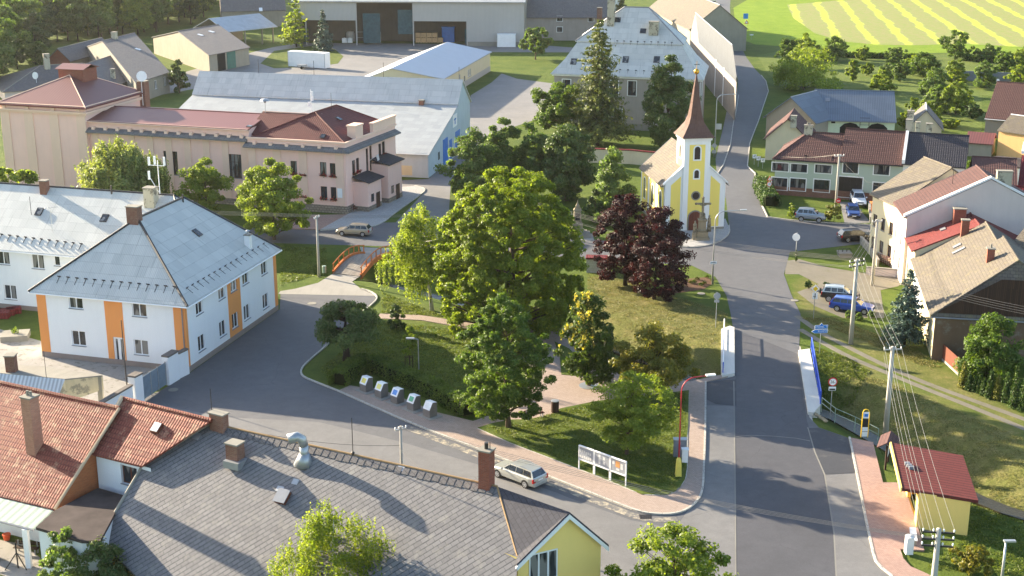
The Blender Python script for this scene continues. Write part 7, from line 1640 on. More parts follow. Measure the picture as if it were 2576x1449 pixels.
p = ra.lerp(rb, .49); stack(root, Vector((*gp(31, 938, 3.5), 3.5)), Vector((1, 0)), .8, .8, 1.6, M['brick_old']); mb = MB(); mb.tube([ra.lerp(rb, .82), ra.lerp(rb, .82) + Vector((0, 0, 2.4))], .025, 5); mb.build('lightning_rod', M['dark_metal'], root)
p = gp(40, 852); mb = MB(); mb.cbox((*p, .3), (2.6, 2.2, .6), .2); fb_ = single('concrete_planter', mb, M['old_concrete'], 'square concrete flower bed in the courtyard', 'planter'); rng = np.random.default_rng(77)
o = link(bpy.data.objects.new('plant', leafmesh('plant', rng.normal(0, .18, (120, 3)) + [0, 0, .75], .1, LM['green'], rng))); o.parent = fb_
for i, (x, y) in enumerate(((6, 800), (20, 792), (36, 788))):
    mb = MB(); p = gp(x, y)
    for j in range(5): mb.cbox((*p, .08 + j * .13), (1.5, .9, .12), .15 * i + .03 * j)
    single('tile_stack', mb, M['roof_maroon'], 'stack of dark red roof tiles by the courtyard wall, %s' % ('leftmost', 'middle one', 'rightmost by the board')[i], 'tiles', 'tile stacks')
for x, y, t, l in ((319, 968, 806, 'by the shed corner'), (410, 920, 756, 'in front of the right windows')):
    g = gp(x, y); mb = MB(); mb.tube([(*g, 0), (g[0], g[1], hz(g, t))], [.06, .04], 6); single('iron_pole', mb, M['dark_metal'], 'thin dark iron pole in the courtyard, ' + l, 'pole')
# ---------------------------------------------------------------- footbridge
root = empty('footbridge', (*gp(872, 690), 0), 'arched wooden footbridge with orange railings over the stream', 'bridge')
nl, fl_, nr, fr_ = (Vector((*gp(*p), 0)) for p in ((838, 688), (917, 640), (908, 697), (984, 641)))
zarc = lambda t: .1 + .75 * math.sin(math.pi * t)
mb = MB(); N = 14
for i in range(N):
    a0, a1 = nl.lerp(fl_, i / N), nl.lerp(fl_, (i + 1) / N); b0, b1 = nr.lerp(fr_, i / N), nr.lerp(fr_, (i + 1) / N); u0, u1 = Vector((0, 0, zarc(i / N))), Vector((0, 0, zarc((i + 1) / N)))
    solid(mb, [[a0 + u0, b0 + u0, b1 + u1, a1 + u1]], .12)
mb.build('deck', M['deck'], root)
for p, q in ((nl, fl_), (nr, fr_)):
    mb = MB(); w = (nr - nl).normalized() * .12
    for i in range(N):
        a0, a1 = p.lerp(q, i / N), p.lerp(q, (i + 1) / N); u0, u1 = zarc(i / N), zarc((i + 1) / N)
        mb.add([a0 - w + Vector((0, 0, u0 - .35)), a0 + w + Vector((0, 0, u0 - .35)), a0 + w + Vector((0, 0, u0 + .25)), a0 - w + Vector((0, 0, u0 + .25)), a1 - w + Vector((0, 0, u1 - .35)), a1 + w + Vector((0, 0, u1 - .35)), a1 + w + Vector((0, 0, u1 + .25)), a1 - w + Vector((0, 0, u1 + .25))], [(0, 1, 5, 4), (2, 3, 7, 6), (1, 2, 6, 5), (3, 0, 4, 7)])
    mb.build('side_beam', M['wood_orange'], root)
    mb = MB(); mb.tube([p.lerp(q, i / N) + Vector((0, 0, zarc(i / N) + 1.05)) for i in range(N + 1)], .07, 6); mb.build('handrail', M['wood_orange'], root)
    for i in range(7):
        t = .02 + .96 * i / 6; a = p.lerp(q, t); mb = MB(); mb.cbox((a.x, a.y, zarc(t) + .5), (.12, .12, 1.1)); mb.build('post', M['wood_orange'], root)
# ---------------------------------------------------------------- road bridge parapets and railings
M['pale_kerb'] = plaster('pale_concrete', C(200, 197, 188), .3)
def parapet(label, pts, h=.3):
    mb = MB(); mb.prism(poly(pts), -.6, h); return single('bridge_kerb', mb, M['pale_kerb'], label, 'kerb')
parapet('pale concrete bridge kerb on the park side of the road', [(1814, 834), (1836, 826), (1847, 830), (1848, 946), (1816, 952), (1814, 930)]); parapet('pale concrete bridge kerb on the bus stop side of the road', [(2008, 888), (2036, 884), (2064, 1026), (2046, 1046), (2032, 1044)])
M['rail_blue'] = plain('blue_rail', C(48, 84, 190), .4, .5)
def bar_rail(name, label, p0, p1, z0, h, mat, n, top='white_paint', gap=0.14):
    a, b = Vector((*gp(*p0), z0)), Vector((*gp(*p1), z0)); root = empty(name, a, label, 'railing')
    mb = MB(); mb.tube([a + Vector((0, 0, h)), b + Vector((0, 0, h))], .055, 6); mb.build('top_rail', M[top], root); mb = MB(); mb.tube([a + Vector((0, 0, .15)), b + Vector((0, 0, .15))], .035, 6); mb.build('lower_rail', M[mat], root)
    for i in range(n + 1): mb = MB(); p = a.lerp(b, i / n); mb.tube([p - Vector((0, 0, .05)), p + Vector((0, 0, h))], .05, 6); mb.build('post', M[mat], root)
    k = int((b - a).length / gap); mb = MB()
    for i in range(k): p = a.lerp(b, (i + .5) / k); mb.tube([p + Vector((0, 0, .15)), p + Vector((0, 0, h))], .011, 4)
    mb.build('balusters', M[mat], root)
bar_rail('bridge_railing', 'white and blue railing on the park side of the road bridge', (1821, 834), (1818, 945), .3, 1.05, 'rail_blue', 6, gap=1.4); bar_rail('bridge_railing', 'deep blue railing on the bus stop side of the road bridge', (2040, 884), (2063, 1024), .3, 1.15, 'rail_blue', 7, 'rail_blue')
M['rail_green'] = plain('green_grey_rail', C(130, 150, 136), .5, .4)
rail_fence('tube_railing', [gp(2066, 1028), gp(2100, 1056), gp(2150, 1078), gp(2208, 1108)], 1.05, 'rail_green', 'grey-green tube railing above the stream bank by the bus stop', 2, 2.0, .03)
# ---------------------------------------------------------------- poles, lamps
TOPS = {}
def pole(label, px, py, top, r=.16, mat='concrete', arm=1.6, ang=0.0, n_ins=4, z=None, extra=0):
    x, y = gp(px, py); h = hz((x, y), top); root = empty('utility_pole', (x, y, 0), label, 'pole', 'utility poles')
    mb = MB(); mb.tube([(x, y, -.4), (x, y, h)], [r * 1.25, r * .75], 10); mb.build('shaft', M[mat], root, smooth=True); ins = []
    for lv in range(1 + extra):
        if arm: mb = MB(); c = Vector((x, y, h - .25 - lv * .45)); mb.cbox(c, (arm, .1, .1), ang); mb.build('crossarm', M['dark_metal' if extra else 'galv'], root)
        if lv == 0 or extra:
            for i in range(n_ins):
                o = (i / (n_ins - 1) - .5) * arm * .95; p = Vector((x + math.cos(ang) * o, y + math.sin(ang) * o, h - .2 - lv * .45)); mb = MB(); mb.lathe(p, [(.03, 0), (.06, .06), (.06, .14), (.02, .2)], 6); mb.build('insulator', M['white_paint'], root)
                if lv == 0: ins.append(p + Vector((0, 0, .2)))
    return ins
I1 = pole('concrete utility pole behind the blue car with many wires', 2140, 865, 652, .2, ang=.5, arm=1.9, extra=1)
I2 = pole('concrete utility pole on the dry bank behind the bus stop sign', 2228, 1085, 872, .2, ang=.1, arm=1.5)
I3 = pole('utility pole with stacked crossarms in front of the bus shelter', 2335, 1600, 1330, .2, ang=-.12, arm=1.9, extra=2)
I4 = pole('slim utility pole in the street behind the slate roof', 1013, 1275, 1072, .11, ang=.5, arm=.9)
I5 = pole('utility pole on the grass beside the wooden footbridge', 803, 697, 543, .14, ang=1.2, arm=1.2)
I6 = pole('concrete utility pole in front of the yellow street house', 2194, 718, 552, .17, ang=.2, arm=1.2)
I7 = pole('tall pale pole in front of the grey-green row houses', 2102, 524, 388, .16, ang=.2, arm=1.4)
I8 = pole('dark wooden pole leaning beside the yellow street house', 2208, 600, 470, .13, 'wood_dark', 0)
Ih = pole('utility pole hidden between the lime trees', 1330, 648, 508, .14, ang=1.3, arm=1.6)
top8 = Vector((*gp(2208, 600), hz(gp(2208, 600), 470)))
def runs(Ia, Ib, label, group, sag=.6, r=.012, mat='wire'):
    for a, b in zip(Ia, Ib): wires(a, b, 16, sag, r, mat, label, group)
runs(Ih, I1, 'pale overhead wire crossing the road in front of the church', 'wires across the church road', 1.0); low = Vector((0, 0, -.7))
runs([p + low for p in Ih[:2]], [p + low for p in I1[:2]], 'pale overhead wire crossing the road in front of the church', 'wires across the church road', 1.1)
runs(I1, I2, 'overhead wire between the pole by the blue car and the bank pole', 'wires along the right verge', .5); runs(I2, I3, 'overhead wire running over the bus shelter roof', 'wires over the bus shelter', .5); runs([p + low for p in I2[:2]], [p + low for p in I3[:2]], 'overhead wire running over the bus shelter roof', 'wires over the bus shelter', .55)
runs(I4, [p + low for p in I3], 'thin overhead wire crossing the notice board lawn', 'wires across the lower road', .8, .014)
runs(I6, I1, 'overhead wire between the yellow house pole and the pole by the blue car', 'wires along the parking verge', .4)
rt = [Vector((*gp(2700, 1010), 7.2)) + Vector((0, 0, .25 * i)) for i in range(4)]; runs([p + low for p in I1], rt, 'overhead wire passing in front of the boarded gable', 'wires to the right edge', .5)
lf = [Vector((-95, 168, 7.4 + .35 * i)) for i in range(4)]; runs(I5, lf, 'overhead wire passing before the street trees to the left', 'wires along the hall road', .7); runs(I5, Ih, 'overhead wire between the footbridge pole and the lime trees', 'wires along the hall road', .7)
hw = [g3(1966 + 12 * i, 428, 5.5) for i in range(3)]; runs(I7[:3], [Vector((*(a + (m_ - a) * .2 * 0 + V2(gp(1950 + 10 * i, 486))), 5.4)) for i, a in enumerate([Vector((0, 0))] * 3)] if False else [Vector((*gp(1952 + 10 * i, 488), 5.6)) for i in range(3)], 'thin wire from the tall pale pole to the grey-green house', 'house service wires', .3, .012)
wires(I7[1], top8, 12, .9, .016, 'cable', 'black cable sagging between the tall pale pole and the leaning wooden pole', None); wires(I4[1] - Vector((0, 0, 1.7)), g3(1070, 1190, 8.3), 8, .1, .014, 'cable', 'black service cable from the slim pole down to the slate roof', None); wires(I4[1] - Vector((0, 0, 1.5)), g3(600, 1078, 8.6), 10, .4, .014, 'cable', 'black service cable from the slim pole along the slate ridge', None)
def lamp(label, px, py, top, mat='galv', arm=0.0, adir=(1, 0), r=.07, sleeve=None, curve=True, name='street_lamp'):
    x, y = gp(px, py); h = hz((x, y), top); root = empty(name, (x, y, 0), label, 'lamp'); ad = Vector((adir[0], adir[1], 0)).normalized()
    mb = MB(); pts = [(x, y, 0), (x, y, h * .5)]; rs = [r * 1.4, r]
    if arm:
        c = Vector((x, y, 0)); k = min(arm * .5, 1.1) if curve else .1
        for i in range(7):
            a = math.pi / 2 * i / 6; pts.append(tuple(c + ad * k * (1 - math.cos(a)) + Vector((0, 0, h - k + k * math.sin(a))))); rs.append(r * .75)
        pts.append(tuple(c + ad * arm + Vector((0, 0, h + .05)))); rs.append(r * .6)
    else: pts.append((x, y, h)); rs.append(r * .7)
    mb.tube(pts, rs, 8); mb.build('post', M[mat], root, smooth=True)
    e = Vector(pts[-1]); mb = MB(); d = ad if arm else Vector((1, 0, 0)); n = Vector((-d.y, d.x, 0)); o = e - d * .15 - n * .14; mb.obox(o - Vector((0, 0, .03)), d * .75, n * .28, (0, 0, .11)); mb.build('lamp_head', M['white_paint'] if mat != 'galv' else M['galv'], root)
    if sleeve:
        mb = MB(); mb.lathe((x, y, 0), [(.34, 0), (.34, .1), (.26, 1.45), (.12, 1.7)], 4, sq=True); mb.build('base_sleeve', M[sleeve], root)
    return root
lamp('grey curved street lamp with small white plate in front of the church', 1792, 716, 532, arm=3.0, adir=(1, .12), r=.08); lamp('grey street lamp with road signs beside the church spire', 1797, 395, 238, arm=2.6, adir=(1, 0), r=.09)
M['red_paint'] = plain('red_lamp_paint', C(176, 36, 48), .4, .5); M['yellow_paint'] = plain('yellow_paint', C(226, 204, 92), .5, .4)
lamp('red curved street lamp with yellow base sleeve on the lawn corner', 1706, 1201, 952, 'red_paint', 2.1, (1, .25), .055, 'yellow_paint'); lamp('slim grey park lamp behind the clipped hedge', 1054, 956, 853, arm=.5, adir=(-1, 0), r=.05, curve=False); lamp('small grey street lamp left of the weeping birch', 1027, 580, 531, arm=.3, adir=(1, 0), r=.05, curve=False)
lamp('slim lamp beside the upper road bend', 1735, 62, 0, arm=1.2, adir=(1, 0)); lamp('slim lamp nearer the roof edge by the upper road', 1749, 78, 14, arm=1.2, adir=(1, 0)); lamp('short grey post at the bottom right corner', 2515, 1500, 1362, r=.09)
# ---------------------------------------------------------------- signs
def text(parent, s, size, c, rz, mat, ext=.004, name='lettering', align='CENTER'):
    cu = bpy.data.curves.new(name, 'FONT'); cu.body = s; cu.size = size; cu.extrude = ext; cu.align_x = align; cu.align_y = 'CENTER'
    tmp = bpy.data.objects.new(name, cu); link(tmp); bpy.context.view_layer.update()
    me = bpy.data.meshes.new_from_object(tmp.evaluated_get(bpy.context.evaluated_depsgraph_get())); bpy.data.objects.remove(tmp); me.materials.clear(); me.materials.append(M[mat])
    o = link(bpy.data.objects.new(name, me)); o.parent = parent; o.location = Vector(c) - org(parent); o.rotation_euler = (math.pi / 2, 0, rz); return o
M['sign_blue'] = plain('sign_blue', C(34, 120, 200), .4, .4, var=.03); M['sign_red'] = plain('sign_red', C(200, 30, 40), .4, .4, var=.03); M['sign_white'] = plain('sign_white', (.82, .82, .82), .4, .4, var=.02); M['sign_black'] = plain('sign_black', (.02, .02, .02), .5, .3); M['sign_yellow'] = plain('sign_yellow', C(244, 196, 40), .4, .4); M['sign_grey'] = plain('sign_back', C(160, 162, 164), .5, .5, .5)
def disc(mb, c, r, th, n=24, rz=0.0, rot=0.0, sq=None):
    """flat plate facing the camera side (-Y) turned by rz"""
    k = sq or n; ca, sa = math.cos(rz), math.sin(rz); vs = []
    for t in (0, th):
        for i in range(k): a = 2 * math.pi * i / k + rot; x, z = r * math.cos(a), r * math.sin(a); vs.append((c[0] + x * ca + t * sa, c[1] + x * sa - t * ca, c[2] + z))
    mb.add(vs, [list(range(k)), [2 * k - 1 - i for i in range(k)]] + [[i, i + k, (i + 1) % k + k, (i + 1) % k] for i in range(k)])
def post(px, py, h, label, name='road_sign', r=.035, cat='sign', group=None, mat='galv'):
    x, y = gp(px, py); root = empty(name, (x, y, 0), label, cat, group); mb = MB(); mb.tube([(x, y, -.1), (x, y, h)], r, 6); mb.build('post', M[mat], root); return root, Vector((x, y, 0))
def plate(root, c, w, h, mat, rz=0.0, name='plate', th=.02, o=.05, parent=None):
    mb = MB(); mb.cbox((c.x + math.sin(rz) * o, c.y - math.cos(rz) * o, c.z), (w, th, h), rz); return mb.build(name, M[mat], parent or root)
def hat(px, py, row): return hz(gp(px, py), row)
# direction sign
h1 = hat(2061, 891, 822); root, p = post(2061, 891, hat(2061, 891, 815), 'blue direction sign with two arrow plates by the bridge'); rz = .12; W_ = 1.32
for i, (t, num, zz, left) in enumerate((('LITOVEL', '7', h1, False), ('KLUZOV', '', h1 - .44, True))):
    c = p + Vector((0, 0, zz)); mb = MB(); ca, sa = math.cos(rz), math.sin(rz); o = .06
    pr = [(-W_ / 2, -.19), (W_ / 2, -.19), (W_ / 2, .19), (.18, .19), (0, .42), (-.18, .19), (-W_ / 2, .19)] if not left else [(-W_ / 2 - .32, 0), (-W_ / 2, -.19), (W_ / 2, -.19), (W_ / 2, .19), (-W_ / 2, .19)]
    f = lambda x, z, oo: (c.x + x * ca + oo * sa, c.y + x * sa - oo * ca, c.z + z)
    for sc2, mt, oo, nm in ((1.0, 'sign_white', o, 'plate'), (.93, 'sign_blue', o + .012, 'plate_field')):
        mb = MB(); q = [(x * sc2, z * (sc2 - .05 if sc2 < 1 else 1)) for x, z in pr]; k = len(q); mb.add([f(x, z, oo) for x, z in q] + [f(x, z, oo - .02) for x, z in q], [list(range(k)), [2 * k - 1 - j for j in range(k)]] + [[j, k + j, k + (j + 1) % k, (j + 1) % k] for j in range(k)]); pl_ = mb.build(nm, M[mt], root if sc2 == 1 else pl_)
    text(pl_, t, .27, Vector(f(-.2 if not left else .2, 0, o + .02)), rz, 'sign_white')
    if num: text(pl_, num, .27, Vector(f(.52, 0, o + .02)), rz, 'sign_white')
# weight limit sign
root, p = post(2088, 1051, hat(2088, 1051, 950), 'round white and red weight limit sign reading 26t by the stream bank'); c = p + Vector((0, -.05, hat(2088, 1051, 960)))
for r, mt, o, nm in ((.4, 'sign_red', 0, 'disc'), (.3, 'sign_white', .024, 'disc_field')): mb = MB(); disc(mb, c - Vector((0, o, 0)), r, .02); x_ = mb.build(nm, M[mt], root if o == 0 else x_)
text(x_, '26', .36, c + Vector((-.05, -.05, 0)), 0, 'sign_black'); text(x_, 't', .2, c + Vector((.19, -.05, -.05)), 0, 'sign_black')
q = p + Vector((0, 0, c.z - .62)); pl_ = plate(root, q, .62, .34, 'sign_white'); plate(root, q - Vector((0, .02, .06)), .5, .14, 'sign_black', name='symbol_bar', parent=pl_)
# priority road sign with layout plate
root, p = post(2046, 803, hat(2046, 803, 716), 'yellow and white priority diamond with junction plate by the gravel lot'); c = p + Vector((0, -.05, hat(2046, 803, 726)))
for r, mt, o, nm in ((.42, 'sign_white', 0, 'diamond'), (.28, 'sign_yellow', .024, 'diamond_field')): mb = MB(); disc(mb, c - Vector((0, o, 0)), r, .02, sq=4); x_ = mb.build(nm, M[mt], root if o == 0 else x_)
q = p + Vector((0, 0, c.z - .78)); pl_ = plate(root, q, .55, .7, 'sign_white'); plate(root, q - Vector((0, .02, 0)), .09, .6, 'sign_black', name='symbol_bar', parent=pl_); plate(root, q - Vector((.05, .025, .05)), .3, .06, 'sign_black', name='symbol_bar', parent=pl_)
# backs of round signs, mirror, small ones
root, p = post(1800, 824, hat(1800, 824, 735), 'grey back of a round road sign with small plate at the bridge end'); mb = MB(); disc(mb, p + Vector((0, -.05, hat(1800, 824, 744))), .36, .02); mb.build('disc', M['sign_grey'], root); plate(root, p + Vector((0, 0, hat(1800, 824, 757))), .5, .3, 'sign_grey')
root, p = post(2001, 657, hat(2001, 657, 585), 'round traffic mirror on a pole with dark shrub at its foot', 'traffic_mirror', cat='mirror', r=.05); mb = MB(); disc(mb, p + Vector((-.1, -.08, hat(2001, 657, 596))), .46, .06, rz=-.3); mb.build('mirror_disc', M['sign_white'], root)
bush('dark ivy shrub around the traffic mirror pole', 2001, 658, 628, 12, 'dark', 81, 'column', 500, .08)
root, p = post(1933, 505, hat(1933, 505, 442), 'red triangle warning sign above a round 30 sign beside the upper hedge'); c = p + Vector((0, -.05, hat(1933, 505, 450)))
for r, mt, o, nm in ((.45, 'sign_red', 0, 'triangle'), (.29, 'sign_white', .024, 'triangle_field')): mb = MB(); disc(mb, c - Vector((0, o, 0)), r, .02, sq=3, rot=math.pi / 2); x_ = mb.build(nm, M[mt], root if o == 0 else x_)
text(x_, 'A', .26, c + Vector((0, -.05, -.02)), 0, 'sign_black', name='symbol')
c = p + Vector((0, -.05, hat(1933, 505, 463)))
for r, mt, o, nm in ((.36, 'sign_red', 0, 'disc'), (.28, 'sign_white', .024, 'disc_field')): mb = MB(); disc(mb, c - Vector((0, o, 0)), r, .02); x_ = mb.build(nm, M[mt], root if o == 0 else x_)
text(x_, '30', .3, c + Vector((0, -.05, 0)), 0, 'sign_black')
for i, (x, y) in enumerate(((1897, 414), (1907, 419), (1918, 424))):
    root, p = post(x, y, 1.5, 'white chevron board on a post at the road bend, %s' % ('leftmost of three', 'middle of three', 'rightmost of three')[i], 'chevron_board', group='chevron boards'); pl_ = plate(root, p + Vector((0, 0, 1.35)), .62, .62, 'sign_white'); text(pl_, '<', .8, p + Vector((0, -.09, 1.35)), 0, 'sign_black', name='symbol')
x, y = gp(1797, 395); root = empty('lamp_signs', (x, y - .12, 3.0), 'diamond and square sign backs fixed to the lamp beside the church', 'sign'); z = hz((x, y), 366); mb = MB(); disc(mb, Vector((x - .1, y - .14, z)), .5, .02, sq=4); mb.build('diamond', M['sign_grey'], root); mb = MB(); mb.cbox((x - .1, y - .14, z - 1.0), (.7, .02, .55)); mb.build('plate', M['sign_grey'], root); mb = MB(); mb.cbox((x + .5, y - .14, hz((x, y), 318)), (.9, .02, .95)); mb.build('large_plate', M['sign_grey'], root)
root, p = post(2107, 530, hat(2107, 530, 500), 'small round red sign on the tall pale pole', r=.03); mb = MB(); disc(mb, p + Vector((0, -.05, hat(2107, 530, 505))), .33, .02); x_ = mb.build('disc', M['sign_red'], root); plate(root, p + Vector((0, -.05, hat(2107, 530, 505))), .42, .1, 'sign_white', parent=x_)
root, p = post(1875, 62, 3.2, 'blue square road sign at the meadow edge'); plate(root, p + Vector((0, 0, 2.6)), 1.5, 1.6, 'sign_blue'); root, p = post(1877, 76, 2.6, 'red triangle warning sign at the meadow edge'); mb = MB(); disc(mb, p + Vector((0, -.05, 2.3)), .75, .02, sq=3, rot=math.pi / 2); x_ = mb.build('triangle', M['sign_red'], root); mb = MB(); disc(mb, p + Vector((0, -.08, 2.3)), .45, .02, sq=3, rot=math.pi / 2); mb.build('triangle_field', M['sign_white'], x_)
root, p = post(1890, 100, 1.6, 'small white sign on a thin post at the meadow edge'); plate(root, p + Vector((0, 0, 1.4)), 1.0, .35, 'sign_white')
x, y = gp(1792, 716); root = empty('name_plate', (x, y - .1, 2.2), 'small white arrow plate on the curved lamp before the church', 'sign'); z = hz((x, y), 660); pl_ = plate(root, Vector((x, y - .05, z)), .75, .32, 'sign_white'); plate(root, Vector((x, y - .075, z)), .5, .07, 'sign_black', name='symbol_bar', parent=pl_)
# bus stop post
x, y = gp(2174, 1100); h = hz((x, y), 1030); root = empty('bus_stop_sign', (x, y, 0), 'yellow framed bus stop sign with timetable plates by the railing', 'sign'); mb = MB(); mb.tube([(x - .28, y, 0), (x - .28, y, h - .3), (x - .18, y, h - .05), (x, y, h), (x + .18, y, h - .05), (x + .28, y, h - .3), (x + .28, y, 0)], .04, 6); mb.build('frame', M['sign_yellow'], root)
for zz, hh, mt in ((h - .5, .55, 'sign_white'), (h - 1.2, .7, 'sign_black'), (h - 1.75, .35, 'sign_white'), (h - 2.2, .4, 'sign_white')): plate(root, Vector((x, y, zz)), .46, hh, mt)
plate(root, Vector((x, y - .03, h - .5)), .3, .25, 'sign_blue', name='bus_symbol')
# roofed wooden info board
x, y = gp(2230, 1172); root = empty('info_board', (x, y, 0), 'wooden information board with small brown roof beside the bus shelter', 'board'); hz_ = hz((x, y), 1112)
for dx in (-.75, .75): mb = MB(); mb.cbox((x + dx * .4, y + dx, hz_ / 2), (.14, .14, hz_)); mb.build('post', M['wood_dark'], root)
mb = MB(); mb.obox((x - .3, y - .75, .9), (.6, 1.5, 0), (.05, -.02, 0), (0, 0, 1.2)); mb.build('panel', M['white_paint'], root); d = Vector((.37, .93, 0)); n = Vector((.93, -.37, 0)); c = Vector((x, y, hz_ + .45)); mb = MB(); solid(mb, [[c - d * 1.3, c + d * 1.3, c + d * 1.3 - n * .75 - Vector((0, 0, .5)), c - d * 1.3 - n * .75 - Vector((0, 0, .5))], [c + d * 1.3, c - d * 1.3, c - d * 1.3 + n * .75 - Vector((0, 0, .5)), c + d * 1.3 + n * .75 - Vector((0, 0, .5))]], .08); mb.build('roof', M['roof_brown_tile'], root)
# ---------------------------------------------------------------- notice boards
A_, B_ = Vector((*gp(1455, 1183), 0.16)), Vector((*gp(1575, 1228), 0.16)); hb = hz(A_.xy, 1119) - .16; d = (B_ - A_) / 3; dn = d.normalized(); nn = Vector((dn.y, -dn.x, 0)); rzb = math.atan2(dn.y, dn.x)
M['paper'] = plain('pinned_paper', (.62, .62, .6), .8, .1, var=.08); M['board_grey'] = plain('notice_board_back', C(150, 154, 160), .7, .2)
M['poster'] = plain('orange_poster', C(206, 150, 96), .8, .1); rng = random.Random(4)
for i, (l, np_) in enumerate((('pinned with many small sheets, leftmost of three', 12), ('with a few sheets, middle of three', 5), ('with an orange poster, rightmost of three', 4))):
    a = A_ + d * i + dn * .05; b = A_ + d * (i + 1) - dn * .05; root = empty('notice_board', a, 'white framed notice board ' + l, 'board', 'notice boards on the lawn')
    for q in (a, b): mb = MB(); mb.cbox(q + Vector((0, 0, hb / 2)), (.08, .08, hb), rzb); mb.build('post', M['white_paint'], root)
    z0, z1 = hb - 1.15, hb - .02; mb = MB(); w = b - a
    for zz in (z0, z1): mb.obox(a + Vector((0, 0, zz - .05)) - nn * .05, w, nn * .13, (0, 0, .1))
    mb.build('frame', M['white_paint'], root); mb = MB(); mb.obox(a + dn * .05 + Vector((0, 0, z0 + .05)), w - dn * .1, nn * .03, (0, 0, z1 - z0 - .1)); pan = mb.build('panel', M['board_grey'], root); L_ = w.length
    for j in range(np_):
        if i == 0: u, v, pw, ph_ = .16 + (j % 6) * .2, z0 + .3 + (j // 6) * .4 + rng.uniform(-.05, .05), .15, .21
        elif i == 1: u, v, pw, ph_ = (.5, .5, .5, .95, .95)[j], z0 + (.3, .58, .86, .4, .75)[j], .2, .24
        else: u, v, pw, ph_ = (.3, .7, 1.1, .72)[j], z0 + (.75, .7, .6, .28)[j], (.2, .42, .25, .3)[j], (.28, .5, .45, .16)[j]
        if u + pw / 2 > L_ - .08: continue
        mb = MB(); o = a + dn * (u - pw / 2) + Vector((0, 0, v - ph_ / 2)) + nn * .032; mb.obox(o, dn * pw, nn * .006, (0, 0, ph_)); mb.build('poster' if i == 2 and j == 1 else 'paper', M['poster' if i == 2 and j == 1 else 'paper'], pan)
# ---------------------------------------------------------------- recycling bins
M['steel'] = plain('bin_steel', C(128, 122, 118), .4, .5, .3); M['bin_top'] = plain('bin_white_top', C(222, 224, 226), .35, .5)
cols = {'yellow': C(222, 206, 92), 'pale yellow': C(226, 216, 120), 'blue': C(58, 128, 206), 'green': C(64, 160, 122), 'white': C(214, 218, 220)}; pd = (V2(gp(1081, 1048)) - V2(gp(921, 984))).normalized(); rb_ = math.atan2(pd.y, pd.x)
for i, (nm, (x, y)) in enumerate(zip(cols, ((922, 985), (960, 1000), (1000, 1015), (1041, 1032), (1082, 1049)))):
    p = gp(x, y); root = empty('recycling_bin', (*p, .11), 'steel recycling bin with %s flap in front of the clipped hedge' % nm, 'bin', 'recycling bins', rb_); root.scale = (.86, .86, .88)
    mb = MB(); mb.cbox((0, 0, .02), (2.0, 1.7, .05)); mb.build('base_slab', M['path'], root, local=True)
    mb = MB(); mb.box(-.5, .5, -.5, .5, .045, .8); mb.build('bin_body', M['steel'], root, local=True)
    mb = MB(); mb.add([(-.5, -.5, .8), (.5, -.5, .8), (.5, .5, .8), (-.5, .5, .8), (-.5, -.08, 1.5), (.5, -.08, 1.5), (.5, .5, 1.42), (-.5, .5, 1.42)], [(3, 2, 1, 0), (4, 5, 6, 7), (0, 1, 5, 4), (1, 2, 6, 5), (2, 3, 7, 6), (3, 0, 4, 7)]); tp = mb.build('bin_top', [M['steel'], M['bin_top']], root, local=True)
    mb = MB(); a, b = Vector((-.5, -.5, .8)), Vector((-.5, -.08, 1.5)); n = Vector((0, -.857, .515)) * .02; mb.obox(a + n * .2, (1, 0, 0), b - a, n); mb.obox(Vector((-.5, -.08, 1.502)), (1, 0, 0), (0, .58, -.08), (0, 0, .02)); fp_ = mb.build('front_plate', M['bin_top'], root, local=True)
    mb = MB(); mb.obox(a + (b - a) * .2 + Vector((.2, 0, 0)) + n * 1.25, (.6, 0, 0), (b - a) * .62, n); mb.build('flap', plain('flap_' + nm.replace(' ', '_'), cols[nm], .4, .4), fp_, local=True)
# ---------------------------------------------------------------- benches, litter bins, cabinets, planters
def bench(label, px, py, rz, z=0.0, mat='wood_red', name='bench'):
    root = empty(name, (*gp(px, py), z), label, 'bench', None, rz)
    mb = MB(); [mb.box(-.9, .9, -.2 + i * .14, -.09 + i * .14, .42, .46) for i in range(3)]; mb.build('seat', M[mat], root, local=True); mb = MB(); [mb.box(-.9, .9, .24, .27, .55 + i * .15, .66 + i * .15) for i in range(2)]; mb.build('backrest', M[mat], root, local=True)
    for x in (-.7, .7): mb = MB(); mb.box(x - .04, x + .04, -.2, -.12, 0, .42); mb.box(x - .04, x + .04, .2, .28, 0, .86); mb.box(x - .04, x + .04, -.2, .28, .38, .42); mb.build('leg', M['galv'], root, local=True)
bench('park bench under the front maple', 1345, 1056, .5, .11); bench('wooden bench at the corner of the pink hall', 896, 533, 1.2, .12); bench('dark wooden bench under the green veranda roof', 68, 1392, -.15, 0, 'wood_dark')
p = gp(1396, 1040); mb = MB(); mb.lathe((*p, .11), [(.3, 0), (.34, .05), (.34, 1.0), (.3, 1.05)], 16); lb = single('litter_bin', mb, M['wood_dark'], 'round brown litter bin on the park pavement', 'bin'); mb = MB(); mb.lathe((0, 0, 1.05), [(.36, 0), (.36, .05), (.1, .08)], 16); mb.build('lid', M['galv'], lb, local=True)
p = gp(916, 720); p = gp(816, 686); mb = MB(); mb.lathe((*p, 0), [(.22, 0), (.25, .8), (.22, .85)], 12); single('litter_bin', mb, M['rail_green'], 'small green litter bin beside the footbridge', 'bin')
p = gp(2348 / 1, 1412); p = gp(2285, 1395); mb = MB(); mb.cbox((*p, .7), (.5, .5, 1.2)); mb.lathe((p[0], p[1], 1.3), [(.3, 0), (.34, .1), (.1, .2)], 12); single('litter_bin', mb, M['white_paint'], 'pale litter bin at the bus shelter corner', 'bin')
